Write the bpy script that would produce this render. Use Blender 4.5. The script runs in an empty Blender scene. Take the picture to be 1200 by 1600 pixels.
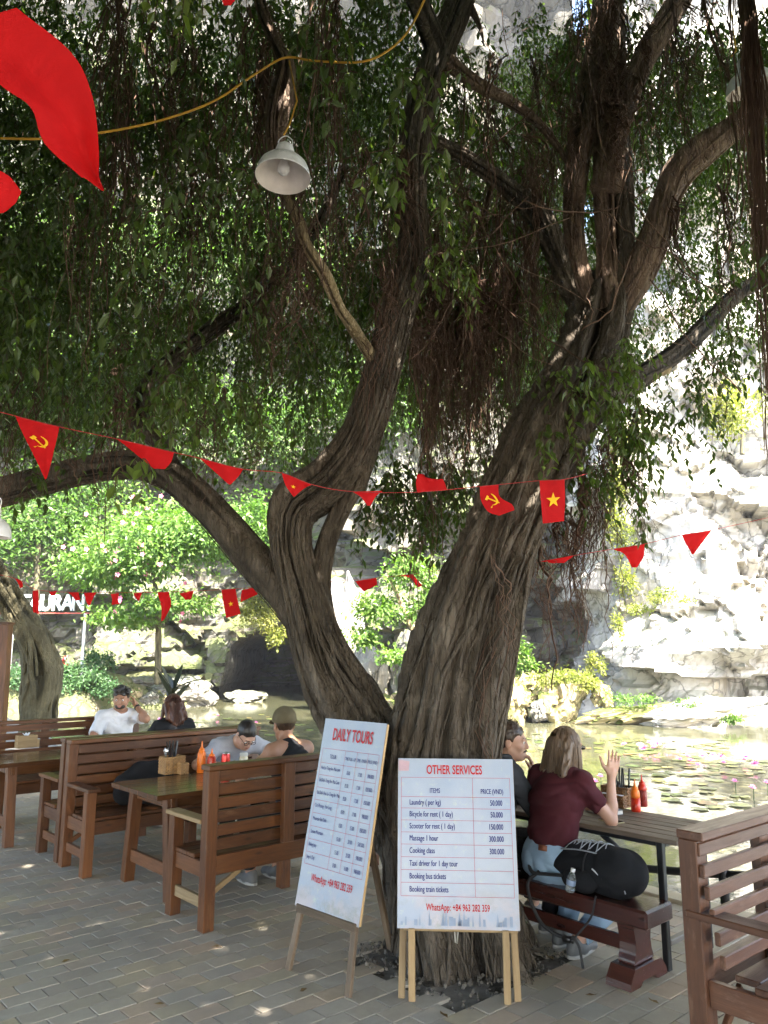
import bpy, bmesh, math, random
import numpy as np
from mathutils import Vector, Matrix, Quaternion

random.seed(7)
SC = bpy.context.scene
COL = SC.collection
R = math.radians

# ------------------------------------------------------------------ camera, sky, sun, exposure
CAM_H, FPX, PITCH = 1.75, 1202.0, R(10.4)
cam = bpy.data.cameras.new('camera')
cam.sensor_fit = 'VERTICAL'; cam.sensor_height = 36.0; cam.lens = 36.0 * FPX / 1600.0
cam.clip_start = 0.05; cam.clip_end = 2000
camo = bpy.data.objects.new('camera', cam); COL.objects.link(camo)
camo.location = (0, 0, CAM_H); camo.rotation_euler = (math.pi / 2 + PITCH, 0, 0)
SC.camera = camo
SC.render.resolution_x, SC.render.resolution_y = 768, 1024

SUN_DIR = Vector((0.31, -0.62, 0.73)).normalized()
SUN_EL = math.asin(SUN_DIR.z); SUN_AZ = math.atan2(SUN_DIR.x, SUN_DIR.y)
world = bpy.data.worlds.new('World'); SC.world = world; world.use_nodes = True
wn = world.node_tree.nodes; wl = world.node_tree.links
sky = wn.new('ShaderNodeTexSky'); sky.sky_type = 'NISHITA'; sky.sun_disc = False
sky.sun_elevation = SUN_EL; sky.sun_rotation = SUN_AZ; sky.air_density = 1.0; sky.dust_density = 2.0
wn['Background'].inputs['Strength'].default_value = 0.15
wl.new(sky.outputs['Color'], wn['Background'].inputs['Color'])
sun = bpy.data.lights.new('sun', 'SUN'); sun.energy = 5.0; sun.angle = R(0.5); sun.color = (1.0, 0.94, 0.84)
suno = bpy.data.objects.new('sun', sun); COL.objects.link(suno)
suno.rotation_euler = (-SUN_DIR).to_track_quat('-Z', 'Y').to_euler(); suno.location = (8, -8, 20)
SC.view_settings.view_transform = 'Standard'; SC.view_settings.look = 'None'
SC.view_settings.gamma = 1.0; SC.view_settings.use_curve_mapping = False
SC.view_settings.exposure = 3.32
try:
    SC.cycles.use_denoising = True
    SC.cycles.max_bounces = 10; SC.cycles.diffuse_bounces = 6; SC.cycles.transparent_max_bounces = 8
    SC.cycles.sample_clamp_indirect = 8.0
except Exception:
    pass

# ------------------------------------------------------------------ design helpers
_c, _s = math.cos(PITCH), math.sin(PITCH)
def at(px, py, Y):
    """a pixel of the 1200x1600 photograph, taken out to the plane at distance Y -> world point"""
    x = (px - 600) / FPX; y = (800 - py) / FPX
    t = Y / (_c - y * _s)
    return Vector((x * t, Y, CAM_H + (_s + y * _c) * t))
def gnd(px, py, z=0.0):
    x = (px - 600) / FPX; y = (800 - py) / FPX
    t = (z - CAM_H) / (_s + y * _c)
    return Vector((x * t, (_c - y * _s) * t, z))

def tag(o, label=None, cat=None, group=None, kind=None):
    if label: o['label'] = label
    if cat: o['category'] = cat
    if group: o['group'] = group
    if kind: o['kind'] = kind
    return o
def thing(name, label, cat, loc=(0, 0, 0), rotz=0.0, group=None):
    o = bpy.data.objects.new(name, None); COL.objects.link(o)
    o.empty_display_size = 0.1
    o.location = loc; o.rotation_euler = (0, 0, rotz)
    return tag(o, label, cat, group)
def ob(name, me, parent=None, loc=(0, 0, 0), rot=None, scale=None):
    o = bpy.data.objects.new(name, me); COL.objects.link(o)
    if parent is not None: o.parent = parent
    o.location = loc
    if rot is not None:
        o.rotation_euler = rot.to_euler() if hasattr(rot, 'to_euler') else rot
    if scale is not None: o.scale = scale
    return o
def copy_tree(o, parent=None):
    c = o.copy(); COL.objects.link(c)
    if parent is not None: c.parent = parent
    for ch in list(o.children): copy_tree(ch, c)
    return c

def mesh_np(name, V, faces, mat=None, smooth=True, midx=None, tint=None, mats=None):
    """V (n,3); faces: list of (m,k) int arrays"""
    me = bpy.data.meshes.new(name)
    V = np.asarray(V, np.float32).reshape(-1, 3)
    faces = [np.asarray(f, np.int32) for f in faces if len(f)]
    nl = sum(f.size for f in faces); npoly = sum(len(f) for f in faces)
    me.vertices.add(len(V)); me.vertices.foreach_set('co', V.ravel())
    me.loops.add(nl); me.polygons.add(npoly)
    me.loops.foreach_set('vertex_index', np.concatenate([f.ravel() for f in faces]))
    tot = np.concatenate([np.full(len(f), f.shape[1], np.int32) for f in faces])
    st = np.concatenate([[0], np.cumsum(tot)[:-1]]).astype(np.int32)
    me.polygons.foreach_set('loop_start', st); me.polygons.foreach_set('loop_total', tot)
    me.polygons.foreach_set('use_smooth', np.full(npoly, bool(smooth)))
    for m in (mats or ([mat] if mat else [])): me.materials.append(m)
    if midx is not None: me.polygons.foreach_set('material_index', np.asarray(midx, np.int32))
    if tint is not None:
        a = me.attributes.new('tint', 'FLOAT', 'POINT'); a.data.foreach_set('value', np.asarray(tint, np.float32))
    me.update(calc_edges=True)
    return me

class MB:
    """collects shapes that become one mesh"""
    def __init__(s): s.V = []; s.F = {}; s.n = 0; s.M = {}; s.T = []
    def add(s, V, faces, m=0, tint=None):
        V = np.asarray(V, float).reshape(-1, 3)
        for f in faces:
            f = np.asarray(f, int)
            if len(f) == 0: continue
            s.F.setdefault(f.shape[1], []).append(f + s.n)
            s.M.setdefault(f.shape[1], []).append(np.full(len(f), m))
        s.V.append(V); s.n += len(V)
        s.T.append(np.full(len(V), 0.5) if tint is None else np.broadcast_to(np.asarray(tint, float), (len(V),)))
    def mesh(s, name, mat=None, smooth=True, mats=None, tint=False):
        ks = sorted(s.F)
        return mesh_np(name, np.concatenate(s.V), [np.concatenate(s.F[k]) for k in ks], mat, smooth,
                       np.concatenate([np.concatenate(s.M[k]) for k in ks]) if mats else None,
                       np.concatenate(s.T) if tint else None, mats)
    # shapes
    def box(s, c, size, rot=None, m=0, tint=None):
        v = np.array([[x, y, z] for x in (-.5, .5) for y in (-.5, .5) for z in (-.5, .5)]) * np.asarray(size, float)
        if rot is not None: v = v @ np.array(rot.to_matrix() if hasattr(rot, 'to_matrix') else rot).T
        s.add(v + np.asarray(c, float), [[[0, 1, 3, 2], [4, 6, 7, 5], [0, 4, 5, 1], [2, 3, 7, 6], [0, 2, 6, 4], [1, 5, 7, 3]]], m, tint)
    def tube(s, pts, rad, n=8, cap=True, m=0, tint=None):
        V, Q, C = tube_geo(pts, rad, n, cap)
        s.add(V, [Q] + C, m, tint)
    def lathe(s, prof, n=24, c=(0, 0, 0), m=0, tint=None, axis=None):
        prof = np.asarray(prof, float); k = len(prof); a = np.linspace(0, 2 * np.pi, n, endpoint=False)
        V = np.stack([np.outer(prof[:, 0], np.cos(a)), np.outer(prof[:, 0], np.sin(a)), np.repeat(prof[:, 1][:, None], n, 1)], -1).reshape(-1, 3)
        i = np.arange(k - 1)[:, None] * n; j = np.arange(n)[None, :]; j2 = (j + 1) % n
        Q = np.stack([i + j, i + j2, i + n + j2, i + n + j], -1).reshape(-1, 4)
        if axis is not None: V = V @ np.array(axis.to_matrix() if hasattr(axis, 'to_matrix') else axis).T
        s.add(V + np.asarray(c, float), [Q], m, tint)

def frames(P):
    P = np.asarray(P, float); T = np.gradient(P, axis=0); T /= np.linalg.norm(T, axis=1)[:, None] + 1e-9
    N = np.zeros_like(P); a = np.array([0, 0, 1.0]) if abs(T[0, 2]) < .9 else np.array([1.0, 0, 0])
    n = a - T[0] * a.dot(T[0]); N[0] = n / np.linalg.norm(n)
    for i in range(1, len(P)):
        n = N[i - 1] - T[i] * N[i - 1].dot(T[i]); N[i] = n / (np.linalg.norm(n) + 1e-9)
    return T, N, np.cross(T, N)
def tube_geo(pts, rad, n=8, cap=True):
    P = np.asarray([tuple(p) for p in pts], float); k = len(P)
    rad = np.broadcast_to(np.asarray(rad, float), (k,))
    T, N, B = frames(P); a = np.linspace(0, 2 * np.pi, n, endpoint=False)
    V = (P[:, None, :] + rad[:, None, None] * (np.cos(a)[None, :, None] * N[:, None, :] + np.sin(a)[None, :, None] * B[:, None, :])).reshape(-1, 3)
    i = np.arange(k - 1)[:, None] * n; j = np.arange(n)[None, :]; j2 = (j + 1) % n
    Q = np.stack([i + j, i + j2, i + n + j2, i + n + j], -1).reshape(-1, 4)
    C = [np.arange(n)[::-1][None, :], ((k - 1) * n + np.arange(n))[None, :]] if cap else []
    return V, Q, C
def spline(P, m):
    """Catmull-Rom through rows of P (any width) -> m rows, evenly by chord length"""
    P = np.asarray([tuple(p) for p in P], float)
    Q = np.vstack([2 * P[0] - P[1], P, 2 * P[-1] - P[-2]])
    d = np.linalg.norm(np.diff(P[:, :3], axis=0), axis=1); L = np.concatenate([[0], np.cumsum(d)])
    u = np.linspace(0, L[-1], m); i = np.clip(np.searchsorted(L, u, 'right') - 1, 0, len(P) - 2)
    t = ((u - L[i]) / (d[i] + 1e-9))[:, None]
    a, b, c, e = Q[i], Q[i + 1], Q[i + 2], Q[i + 3]
    return .5 * (2 * b + (c - a) * t + (2 * a - 5 * b + 4 * c - e) * t ** 2 + (3 * b - a - 3 * c + e) * t ** 3)
def tubes_batch(P, rad, n=3):
    """P (m,k,3) many strands of k points, rad (m,k) -> V, Q"""
    m, k, _ = P.shape
    T = np.gradient(P, axis=1); T /= np.linalg.norm(T, axis=2)[..., None] + 1e-9
    a = np.where(np.abs(T[..., 2:3]) < .8, np.array([0, 0, 1.0]), np.array([1.0, 0, 0]))
    N = np.cross(T, a); N /= np.linalg.norm(N, axis=2)[..., None] + 1e-9; B = np.cross(T, N)
    an = np.linspace(0, 2 * np.pi, n, endpoint=False)
    V = P[:, :, None, :] + rad[:, :, None, None] * (np.cos(an)[:, None] * N[:, :, None, :] + np.sin(an)[:, None] * B[:, :, None, :])
    base = (np.arange(m) * k * n)[:, None, None]; i = (np.arange(k - 1) * n)[None, :, None]; j = np.arange(n)[None, None, :]; j2 = (j + 1) % n
    Q = np.stack([base + i + j, base + i + j2, base + i + n + j2, base + i + n + j], -1).reshape(-1, 4)
    return V.reshape(-1, 3), Q

# numpy noise
def _hash(ix, iy, iz, s=0):
    h = (ix.astype(np.int64) * 374761393 + iy.astype(np.int64) * 668265263 + iz.astype(np.int64) * 2147483647 + s * 974711) & 0xFFFFFFFF
    h = ((h ^ (h >> 13)) * 1274126177) & 0xFFFFFFFF
    h = ((h ^ (h >> 16)) * 2246822519) & 0xFFFFFFFF
    h ^= h >> 15
    return (h & 0xFFFFFF) / float(0x1000000)
def noise3(p, seed=0):
    p = np.asarray(p, float); i = np.floor(p).astype(np.int64); f = p - i; f = f * f * f * (f * (f * 6 - 15) + 10)
    o = np.zeros(p.shape[:-1])
    for dx in (0, 1):
        for dy in (0, 1):
            for dz in (0, 1):
                w = (f[..., 0] if dx else 1 - f[..., 0]) * (f[..., 1] if dy else 1 - f[..., 1]) * (f[..., 2] if dz else 1 - f[..., 2])
                o += w * _hash(i[..., 0] + dx, i[..., 1] + dy, i[..., 2] + dz, seed)
    return o * 2 - 1
def fbm(p, octv=4, seed=0, gain=.5):
    o = 0; a = 1.0; q = np.asarray(p, float)
    for k in range(octv):
        o = o + a * noise3(q, seed + k); a *= gain; q = q * 2.03 + 5.3
    return o
def facets(p, seed=0, tilt=.6):
    """every Voronoi cell is a tilted plane: blocky rock. -> height, distance to cell border"""
    p = np.asarray(p, float); i = np.floor(p).astype(np.int64)
    best = np.full(p.shape[0], 1e9); sec = np.full(p.shape[0], 1e9); h = np.zeros(p.shape[0])
    for dx in (-1, 0, 1):
        for dy in (-1, 0, 1):
            for dz in (-1, 0, 1):
                c = i + np.array([dx, dy, dz])
                r = [_hash(c[:, 0], c[:, 1], c[:, 2], seed + k) for k in range(7)]
                q = c + np.stack(r[:3], -1); d = np.linalg.norm(p - q, axis=1)
                hh = (r[3] - .5) + tilt * ((p - q) * (np.stack(r[4:7], -1) - .5)).sum(1) * 2
                cl = d < best
                sec = np.where(cl, best, np.minimum(sec, d)); h = np.where(cl, hh, h); best = np.where(cl, d, best)
    return h, sec - best
def sstep(a, b, x):
    t = np.clip((x - a) / (b - a), 0, 1); return t * t * (3 - 2 * t)

# ------------------------------------------------------------------ materials
class NT:
    def __init__(s, name):
        s.m = bpy.data.materials.new(name); s.m.use_nodes = True; s.t = s.m.node_tree
        s.b = s.t.nodes['Principled BSDF']; s.out = s.t.nodes['Material Output']
    def n(s, typ, **kw):
        nd = s.t.nodes.new(typ)
        for k, v in kw.items():
            if k in nd.inputs: s.set(nd.inputs[k], v)
            else: setattr(nd, k, v)
        return nd
    def set(s, sock, v):
        if hasattr(v, 'is_output') or isinstance(v, bpy.types.NodeSocket): s.t.links.new(v, sock)
        else: sock.default_value = v
    def coord(s, kind='Object', scale=(1, 1, 1), off=None):
        tc = s.n('ShaderNodeTexCoord'); mp = s.n('ShaderNodeMapping'); mp.inputs['Scale'].default_value = scale
        s.t.links.new(tc.outputs[kind], mp.inputs['Vector'])
        if off is not None: s.t.links.new(off, mp.inputs['Location'])
        return mp.outputs['Vector']
    def noise(s, vec, scale=5, detail=4, rough=.55, dist=0):
        nd = s.n('ShaderNodeTexNoise'); nd.inputs['Scale'].default_value = scale; nd.inputs['Detail'].default_value = detail
        nd.inputs['Roughness'].default_value = rough; nd.inputs['Distortion'].default_value = dist
        s.t.links.new(vec, nd.inputs['Vector']); return nd.outputs['Fac']
    def ramp(s, fac, stops, interp='LINEAR'):
        nd = s.n('ShaderNodeValToRGB'); cr = nd.color_ramp; cr.interpolation = interp
        while len(cr.elements) < len(stops): cr.elements.new(.5)
        for e, (p, c) in zip(cr.elements, stops):
            e.position = p; e.color = (c, c, c, 1) if not hasattr(c, '__len__') else (*c[:3], 1)
        s.t.links.new(fac, nd.inputs['Fac']); return nd.outputs['Color']
    def mix(s, fac, a, b, typ='MIX'):
        nd = s.n('ShaderNodeMix', data_type='RGBA', blend_type=typ)
        s.set(nd.inputs[0], fac)
        s.set(nd.inputs[6], (*a, 1) if isinstance(a, tuple) else a); s.set(nd.inputs[7], (*b, 1) if isinstance(b, tuple) else b)
        return nd.outputs[2]
    def math(s, op, a, b=0.0):
        nd = s.n('ShaderNodeMath', operation=op); s.set(nd.inputs[0], a); s.set(nd.inputs[1], b); return nd.outputs[0]
    def bump(s, h, strength=.3, dist=.01):
        nd = s.n('ShaderNodeBump'); nd.inputs['Strength'].default_value = strength; nd.inputs['Distance'].default_value = dist
        s.t.links.new(h, nd.inputs['Height']); s.t.links.new(nd.outputs['Normal'], s.b.inputs['Normal'])
    def fin(s, col=None, rough=None, spec=None, metal=None):
        if col is not None: s.set(s.b.inputs['Base Color'], (*col, 1) if isinstance(col, tuple) else col)
        if rough is not None: s.set(s.b.inputs['Roughness'], rough)
        if spec is not None: s.b.inputs['Specular IOR Level'].default_value = spec
        if metal is not None: s.b.inputs['Metallic'].default_value = metal
        return s.m
    def rnd(s): return s.n('ShaderNodeObjectInfo').outputs['Random']
    def rvec(s, k=40.0):
        r = s.rnd(); c = s.n('ShaderNodeCombineXYZ')
        for i, f in enumerate((k, k * 1.7, k * .6)): s.t.links.new(s.math('MULTIPLY', r, f), c.inputs[i])
        return c.outputs[0]
    def attr(s, name): return s.n('ShaderNodeAttribute', attribute_name=name).outputs['Fac']

def plain(name, col, rough=.5, spec=.5, metal=0.0, var=.12, scale=14, bump=0.0):
    t = NT(name); v = t.coord('Object'); f = t.noise(v, scale, 4)
    c = t.ramp(f, [(.3, tuple(x * (1 - var) for x in col)), (.7, tuple(min(1, x * (1 + var)) for x in col))])
    if bump: t.bump(f, bump, .004)
    return t.fin(c, t.ramp(f, [(.3, max(0, rough - .06)), (.7, min(1, rough + .06))]), spec, metal)
def wood(name, dark, light, rough=.45, grain=1.0, spec=.4, wear=None):
    """grain runs along the local X of every plank; each plank its own tone and knots"""
    t = NT(name); off = t.rvec()
    v = t.coord('Object', (1.1, 12, 12), off); v2 = t.coord('Object', (.9, 2.2, 2.2), off)
    g = t.noise(v, 3.2, 6, .65, .6); big = t.noise(v2, 2.0, 3, .5, .4); fine = t.noise(t.coord('Object', (3, 90, 90), off), 3, 3)
    f = t.math('ADD', t.math('MULTIPLY', g, .62), t.math('MULTIPLY', big, .38))
    c = t.ramp(f, [(.30, dark), (.5, tuple((a + b) / 2 for a, b in zip(dark, light))), (.68, light)])
    vo = t.n('ShaderNodeTexVoronoi'); vo.inputs['Scale'].default_value = 1.9; t.t.links.new(t.coord('Object', (1.6, 4.5, 4.5), off), vo.inputs['Vector'])
    kn = t.ramp(vo.outputs['Distance'], [(.03, 0.0), (.13, 1.0)])
    c = t.mix(kn, tuple(x * .35 for x in dark), c)
    r = t.rnd(); c = t.mix(1.0, c, t.ramp(r, [(0, .72), (1, 1.25)]), 'MULTIPLY')
    if wear: c = t.mix(t.ramp(t.noise(t.coord('Object', (1, 3, 3), off), 6, 5, .7), [(.56, 0.0), (.72, .6)]), c, wear)
    t.bump(t.math('ADD', g, t.math('MULTIPLY', fine, .6)), .35, .003)
    return t.fin(c, t.ramp(g, [(.3, rough + .12), (.7, rough - .05)]), spec)

M_BENCH = wood('bench_wood', (.048, .0155, .0045), (.140, .052, .0155), .40, wear=(.15, .075, .035))
M_BENCH_R = wood('bench_wood_red', (.052, .020, .010), (.130, .057, .030), .36, wear=(.19, .115, .075))
M_PALE = wood('pale_wood', (.20, .125, .058), (.36, .25, .125), .6)
M_TABLE = wood('table_wood', (.046, .017, .006), (.12, .050, .019), .14, spec=.6)
M_GREYWOOD = wood('weathered_planks', (.075, .052, .036), (.18, .130, .092), .55, wear=(.21, .165, .125))
M_EASEL = wood('easel_wood', (.075, .05, .03), (.16, .11, .068), .6)
M_LACQ = wood('lacquered_wood', (.034, .010, .008), (.072, .022, .016), .17, spec=.7)
M_IRON = plain('black_iron', (.018, .018, .02), .45, .4, .3)
# ================================================================== SETTING
UA = R(42.0)                                   # paving and furniture run along this direction
U = Vector((math.cos(UA), math.sin(UA), 0)); W = Vector((-math.sin(UA), math.cos(UA), 0))
WATER_Z = -0.6

# ---- terrace ground with its paving
def m_ground():
    t = NT('mortar_bed'); f = t.noise(t.coord('Object'), 30, 4)
    t.bump(f, .4, .004)
    return t.fin(t.ramp(f, [(.3, (.14, .125, .105)), (.7, (.22, .20, .17))]), .9, .2)
def m_paver():
    t = NT('paving_stone'); off = t.rvec(9)
    tn = t.attr('tint'); r = t.math('FRACT', t.math('ADD', t.rnd(), tn))
    base = t.ramp(r, [(0, (.32, .275, .215)), (.28, (.40, .345, .265)), (.5, (.35, .315, .26)), (.68, (.44, .325, .23)), (.82, (.40, .335, .225)), (1, (.30, .265, .22))])
    f = t.noise(t.coord('Object', off=off), 11, 5, .65); g = t.noise(t.coord('Object', off=off), 70, 3)
    w = t.n('ShaderNodeNewGeometry').outputs['Position']
    dirt = t.noise(w, 1.3, 5, .6)
    c = t.mix(t.ramp(f, [(.35, .0), (.75, .3)]), base, (.27, .24, .195))
    c = t.mix(t.ramp(dirt, [(.42, 0.0), (.66, .5)]), c, (.23, .20, .165))
    t.bump(t.math('ADD', f, t.math('MULTIPLY', g, .3)), .35, .004)
    return t.fin(c, t.ramp(t.math('ADD', f, dirt), [(.7, .42), (1.2, .68)]), .45)
M_GROUND, M_PAVER = m_ground(), m_paver()

EDGE = [(-16, 30), (-9.0, 20.0), (-6.2, 15.5), (-2.6, 12.6), (-0.9, 10.2), (1.0, 7.45), (2.35, 5.75), (5.2, 1.9), (8.5, -3.0), (10.5, -8.0)]
def edge_x(y):
    E = EDGE[::-1]
    return np.interp(y, [p[1] for p in E], [p[0] for p in E])
ground = bpy.data.objects.new('ground', None); COL.objects.link(ground); ground['kind'] = 'structure'
def build_ground():
    ring = [(-30, -10), (10.5, -10)] + [tuple(p) for p in EDGE[::-1]] + [(-30, 30)]
    bm = bmesh.new()
    top = [bm.verts.new((x, y, -0.016)) for x, y in ring]
    f = bm.faces.new(top)
    bmesh.ops.triangulate(bm, faces=[f])
    me = bpy.data.meshes.new('mortar_bed'); bm.to_mesh(me); bm.free(); me.materials.append(M_GROUND)
    o = ob('mortar_bed', me, ground)
    # retaining wall of the terrace
    mb = MB(); E = np.array(EDGE)
    n = len(E); V = [(x, y, z) for z in (-.018, -2.0) for x, y in E]
    mb.add(V, [[[i, i + 1, n + i + 1, n + i] for i in range(n - 1)]])
    ob('retaining_wall', mb.mesh('retaining_wall', plain('wet_stone', (.16, .15, .13), .7, bump=.4), False), ground)
    # a kerb of flat stones along the edge
    for k in range(len(E) - 1):
        a, b = Vector((*E[k], 0)), Vector((*E[k + 1], 0)); d = b - a
        if b.y < 1 or a.y > 19: continue
        nst = max(1, int(d.length / .62))
        for j in range(nst):
            c = a + d * ((j + .5) / nst); sid = Vector((-d.y, d.x, 0)).normalized()
            o = ob('kerb_stone', rbox(d.length / nst - .012, .17, .055, .008, M_PAVER), ground,
                   (c.x - sid.x * .06, c.y - sid.y * .06, .0), (0, 0, math.atan2(d.y, d.x)))
_rb = {}
def rbox(lx, ly, lz, b=.004, mat=None):
    key = (round(lx, 3), round(ly, 3), round(lz, 3), b, mat.name if mat else '')
    if key in _rb: return _rb[key]
    bm = bmesh.new(); bmesh.ops.create_cube(bm, size=1)
    bmesh.ops.scale(bm, vec=(lx, ly, lz), verts=bm.verts)
    if b: bmesh.ops.bevel(bm, geom=bm.edges[:], offset=b, segments=1, affect='EDGES')
    me = bpy.data.meshes.new('block'); bm.to_mesh(me); bm.free()
    if mat: me.materials.append(mat)
    _rb[key] = me
    return me
build_ground()

PIT = (0.44, 4.93)                              # the soil pit round the tree
def pit_uv(x, y):
    d = np.array([x - PIT[0], y - PIT[1]]); return d[0] * U.x + d[1] * U.y, d[0] * W.x + d[1] * W.y
def build_pavers():
    L, Wd, g = .205, .128, .006
    cells = []
    for r in range(-120, 120):
        for c in range(-90, 90):
            u = (c + .5 * (r & 1)) * L; w = r * Wd
            x, y = U.x * u + W.x * w, U.y * u + W.y * w
            if y < 1.5 or y > 19 or abs(x) > .62 * y + .6: continue
            if x > edge_x(y) - .12: continue
            pu, pw = pit_uv(x, y)
            if abs(pu) < .47 and abs(pw) < .47: continue
            cells.append((x, y))
    def vis(p):                                  # the ones that show, nearest first
        x, y = p; d = y * _c - CAM_H * _s; py = 800 + FPX * (y * _s + CAM_H * _c) / d; px = 600 + FPX * x / d
        return -5 < px < 1205 and py < 1615
    near = sorted([p for p in cells if vis(p)], key=lambda p: p[0] ** 2 + p[1] ** 2)
    pick = set(near[:298])
    me = rbox(L - g, Wd - g, .05, .0022, M_PAVER)
    rest = MB(); rs = np.random.RandomState(3)
    base = np.array([v.co for v in me.vertices]); fc = {}
    for p in me.polygons: fc.setdefault(len(p.vertices), []).append(list(p.vertices))
    for (x, y) in cells:
        dz = rs.normal(0, .0008); rx, ry = rs.normal(0, .003, 2)
        if (x, y) in pick:
            ob('paving_stone', me, ground, (x, y, -.025 + dz), (rx, ry, UA))
        else:
            ca, sa = math.cos(UA), math.sin(UA)
            v = base.copy(); z = v[:, 2] + dz + v[:, 0] * -ry + v[:, 1] * rx
            vv = np.stack([v[:, 0] * ca - v[:, 1] * sa + x, v[:, 0] * sa + v[:, 1] * ca + y, z - .025], -1)
            rest.add(vv, list(fc.values()), tint=rs.rand())
    o = ob('paving', rest.mesh('paving', M_PAVER, False, tint=True), ground); o['kind'] = 'stuff'
build_pavers()

def build_soil():
    n = 46; g = np.linspace(-.56, .56, n); X, Y = np.meshgrid(g, g, indexing='ij')
    P = np.stack([X, Y, 0 * X], -1).reshape(-1, 3)
    z = -.028 + .02 * fbm(P * 7, 3, 4) + .05 * np.exp(-((X.ravel()) ** 2 + Y.ravel() ** 2) / .12)
    V = np.stack([U.x * P[:, 0] + W.x * P[:, 1], U.y * P[:, 0] + W.y * P[:, 1], z], -1)
    i = np.arange(n - 1)[:, None] * n; j = np.arange(n - 1)[None, :]
    Q = np.stack([i + j, i + n + j, i + n + j + 1, i + j + 1], -1).reshape(-1, 4)
    t = NT('soil'); f = t.noise(t.coord('Object'), 45, 5, .7); t.bump(f, .8, .01)
    m = t.fin(t.ramp(f, [(.3, (.030, .024, .018)), (.7, (.095, .08, .062))]), .95, .15)
    o = ob('soil', mesh_np('soil', V, [Q], m), None, (PIT[0], PIT[1], 0)); o['kind'] = 'structure'
    rs = np.random.RandomState(5); mb = MB()
    bm = bmesh.new(); bmesh.ops.create_icosphere(bm, subdivisions=1, radius=1); bv = np.array([v.co for v in bm.verts]); bf = np.array([[v.index for v in f.verts] for f in bm.faces]); bm.free()
    for k in range(700):
        a, b = rs.uniform(-.52, .52, 2)
        if a * a + b * b < .1: continue
        r = rs.uniform(.004, .013)
        c = np.array([U.x * a + W.x * b, U.y * a + W.y * b, -.012 + rs.uniform(0, .02)])
        mb.add(bv * r * rs.uniform(.6, 1.3, 3) * (1 + .25 * rs.rand(len(bv), 1)) + c, [bf], tint=rs.rand())
    t = NT('gravel'); c = t.ramp(t.attr('tint'), [(0, (.05, .045, .04)), (.6, (.10, .088, .072)), (1, (.17, .15, .125))])
    o = ob('gravel', mb.mesh('gravel', t.fin(c, .9, .2), False, tint=True), None, (PIT[0], PIT[1], 0)); o['kind'] = 'stuff'
build_soil()

# ---- pond
def build_pond():
    t = NT('pond_water'); w = t.n('ShaderNodeNewGeometry').outputs['Position']
    mp = t.n('ShaderNodeMapping'); mp.inputs['Scale'].default_value = (1, 1, 1); t.t.links.new(w, mp.inputs['Vector']); v = mp.outputs[0]
    big = t.noise(v, .22, 3); f = t.noise(v, 2.2, 3, .5, .3); g = t.noise(v, 9, 2)
    t.bump(t.math('ADD', f, t.math('MULTIPLY', g, .25)), .11, .05)
    m = t.fin(t.ramp(big, [(.35, (.060, .064, .036)), (.65, (.105, .100, .056))]), .06, .5)
    xs = np.linspace(-45, 45, 60); ys = np.linspace(-12, 75, 60); X, Y = np.meshgrid(xs, ys, indexing='ij')
    V = np.stack([X, Y, np.full_like(X, WATER_Z)], -1).reshape(-1, 3); n = 60
    i = np.arange(n - 1)[:, None] * n; j = np.arange(n - 1)[None, :]
    Q = np.stack([i + j, i + n + j, i + n + j + 1, i + j + 1], -1).reshape(-1, 4)
    o = ob('water', mesh_np('water', V, [Q], m)); o['kind'] = 'structure'
    # the land under it all, out to the horizon
    mb = MB(); mb.add([(-110, -110, -2.2), (110, -110, -2.2), (110, 110, -2.2), (-110, 110, -2.2)], [[[0, 1, 2, 3]]])
    o = ob('terrain', mb.mesh('terrain', plain('earth', (.12, .11, .07), .9))); o['kind'] = 'structure'
build_pond()

# ---- limestone cliffs round the pond
def m_rock(name, a, b, stain, moss=.0, bs=1.0, streak=.6):
    t = NT(name); v = t.coord('Object')
    f = t.noise(v, .9, 7, .62, .4); g = t.noise(v, 6, 6, .7); cr = t.noise(t.coord('Object', (2.2, 2.2, .22)), 1.1, 5, .6, .8)
    ao = t.attr('tint'); wp = t.n('ShaderNodeVectorMath', operation='ADD'); ds = t.n('ShaderNodeTexNoise'); ds.inputs['Scale'].default_value = 1.3; ds.inputs['Detail'].default_value = 5; t.t.links.new(v, ds.inputs['Vector']); t.t.links.new(v, wp.inputs[0]); t.t.links.new(ds.outputs['Color'], wp.inputs[1])
    ck = t.n('ShaderNodeTexVoronoi', feature='DISTANCE_TO_EDGE'); ck.inputs['Scale'].default_value = .75; t.t.links.new(wp.outputs[0], ck.inputs['Vector']); crack = t.ramp(ck.outputs[0], [(.0, 1.0), (.035, 0.0)])
    c = t.ramp(f, [(.3, a), (.65, b)])
    c = t.mix(t.ramp(t.noise(v, .33, 4, .6), [(.5, 0.0), (.7, .85)]), c, stain)
    c = t.mix(t.ramp(cr, [(.5, 0.0), (.68, streak)]), c, (.10, .10, .105))
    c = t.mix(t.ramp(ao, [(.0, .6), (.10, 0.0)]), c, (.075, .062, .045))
    c = t.mix(t.math('MULTIPLY', crack, .75), c, tuple(x * .25 for x in a))
    if moss:
        nz = t.n('ShaderNodeSeparateXYZ'); t.t.links.new(t.n('ShaderNodeNewGeometry').outputs['Normal'], nz.inputs[0])
        k = t.math('ADD', t.math('MULTIPLY', nz.outputs[2], .5), t.noise(v, 1.4, 5, .65))
        c = t.mix(t.ramp(k, [(.62, 0.0), (.80, moss)]), c, (.085, .115, .018))
    t.bump(t.math('SUBTRACT', t.math('ADD', g, t.math('MULTIPLY', f, 1.5)), t.math('MULTIPLY', crack, .8)), .6 * bs, .11)
    return t.fin(c, .88, .2)
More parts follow.
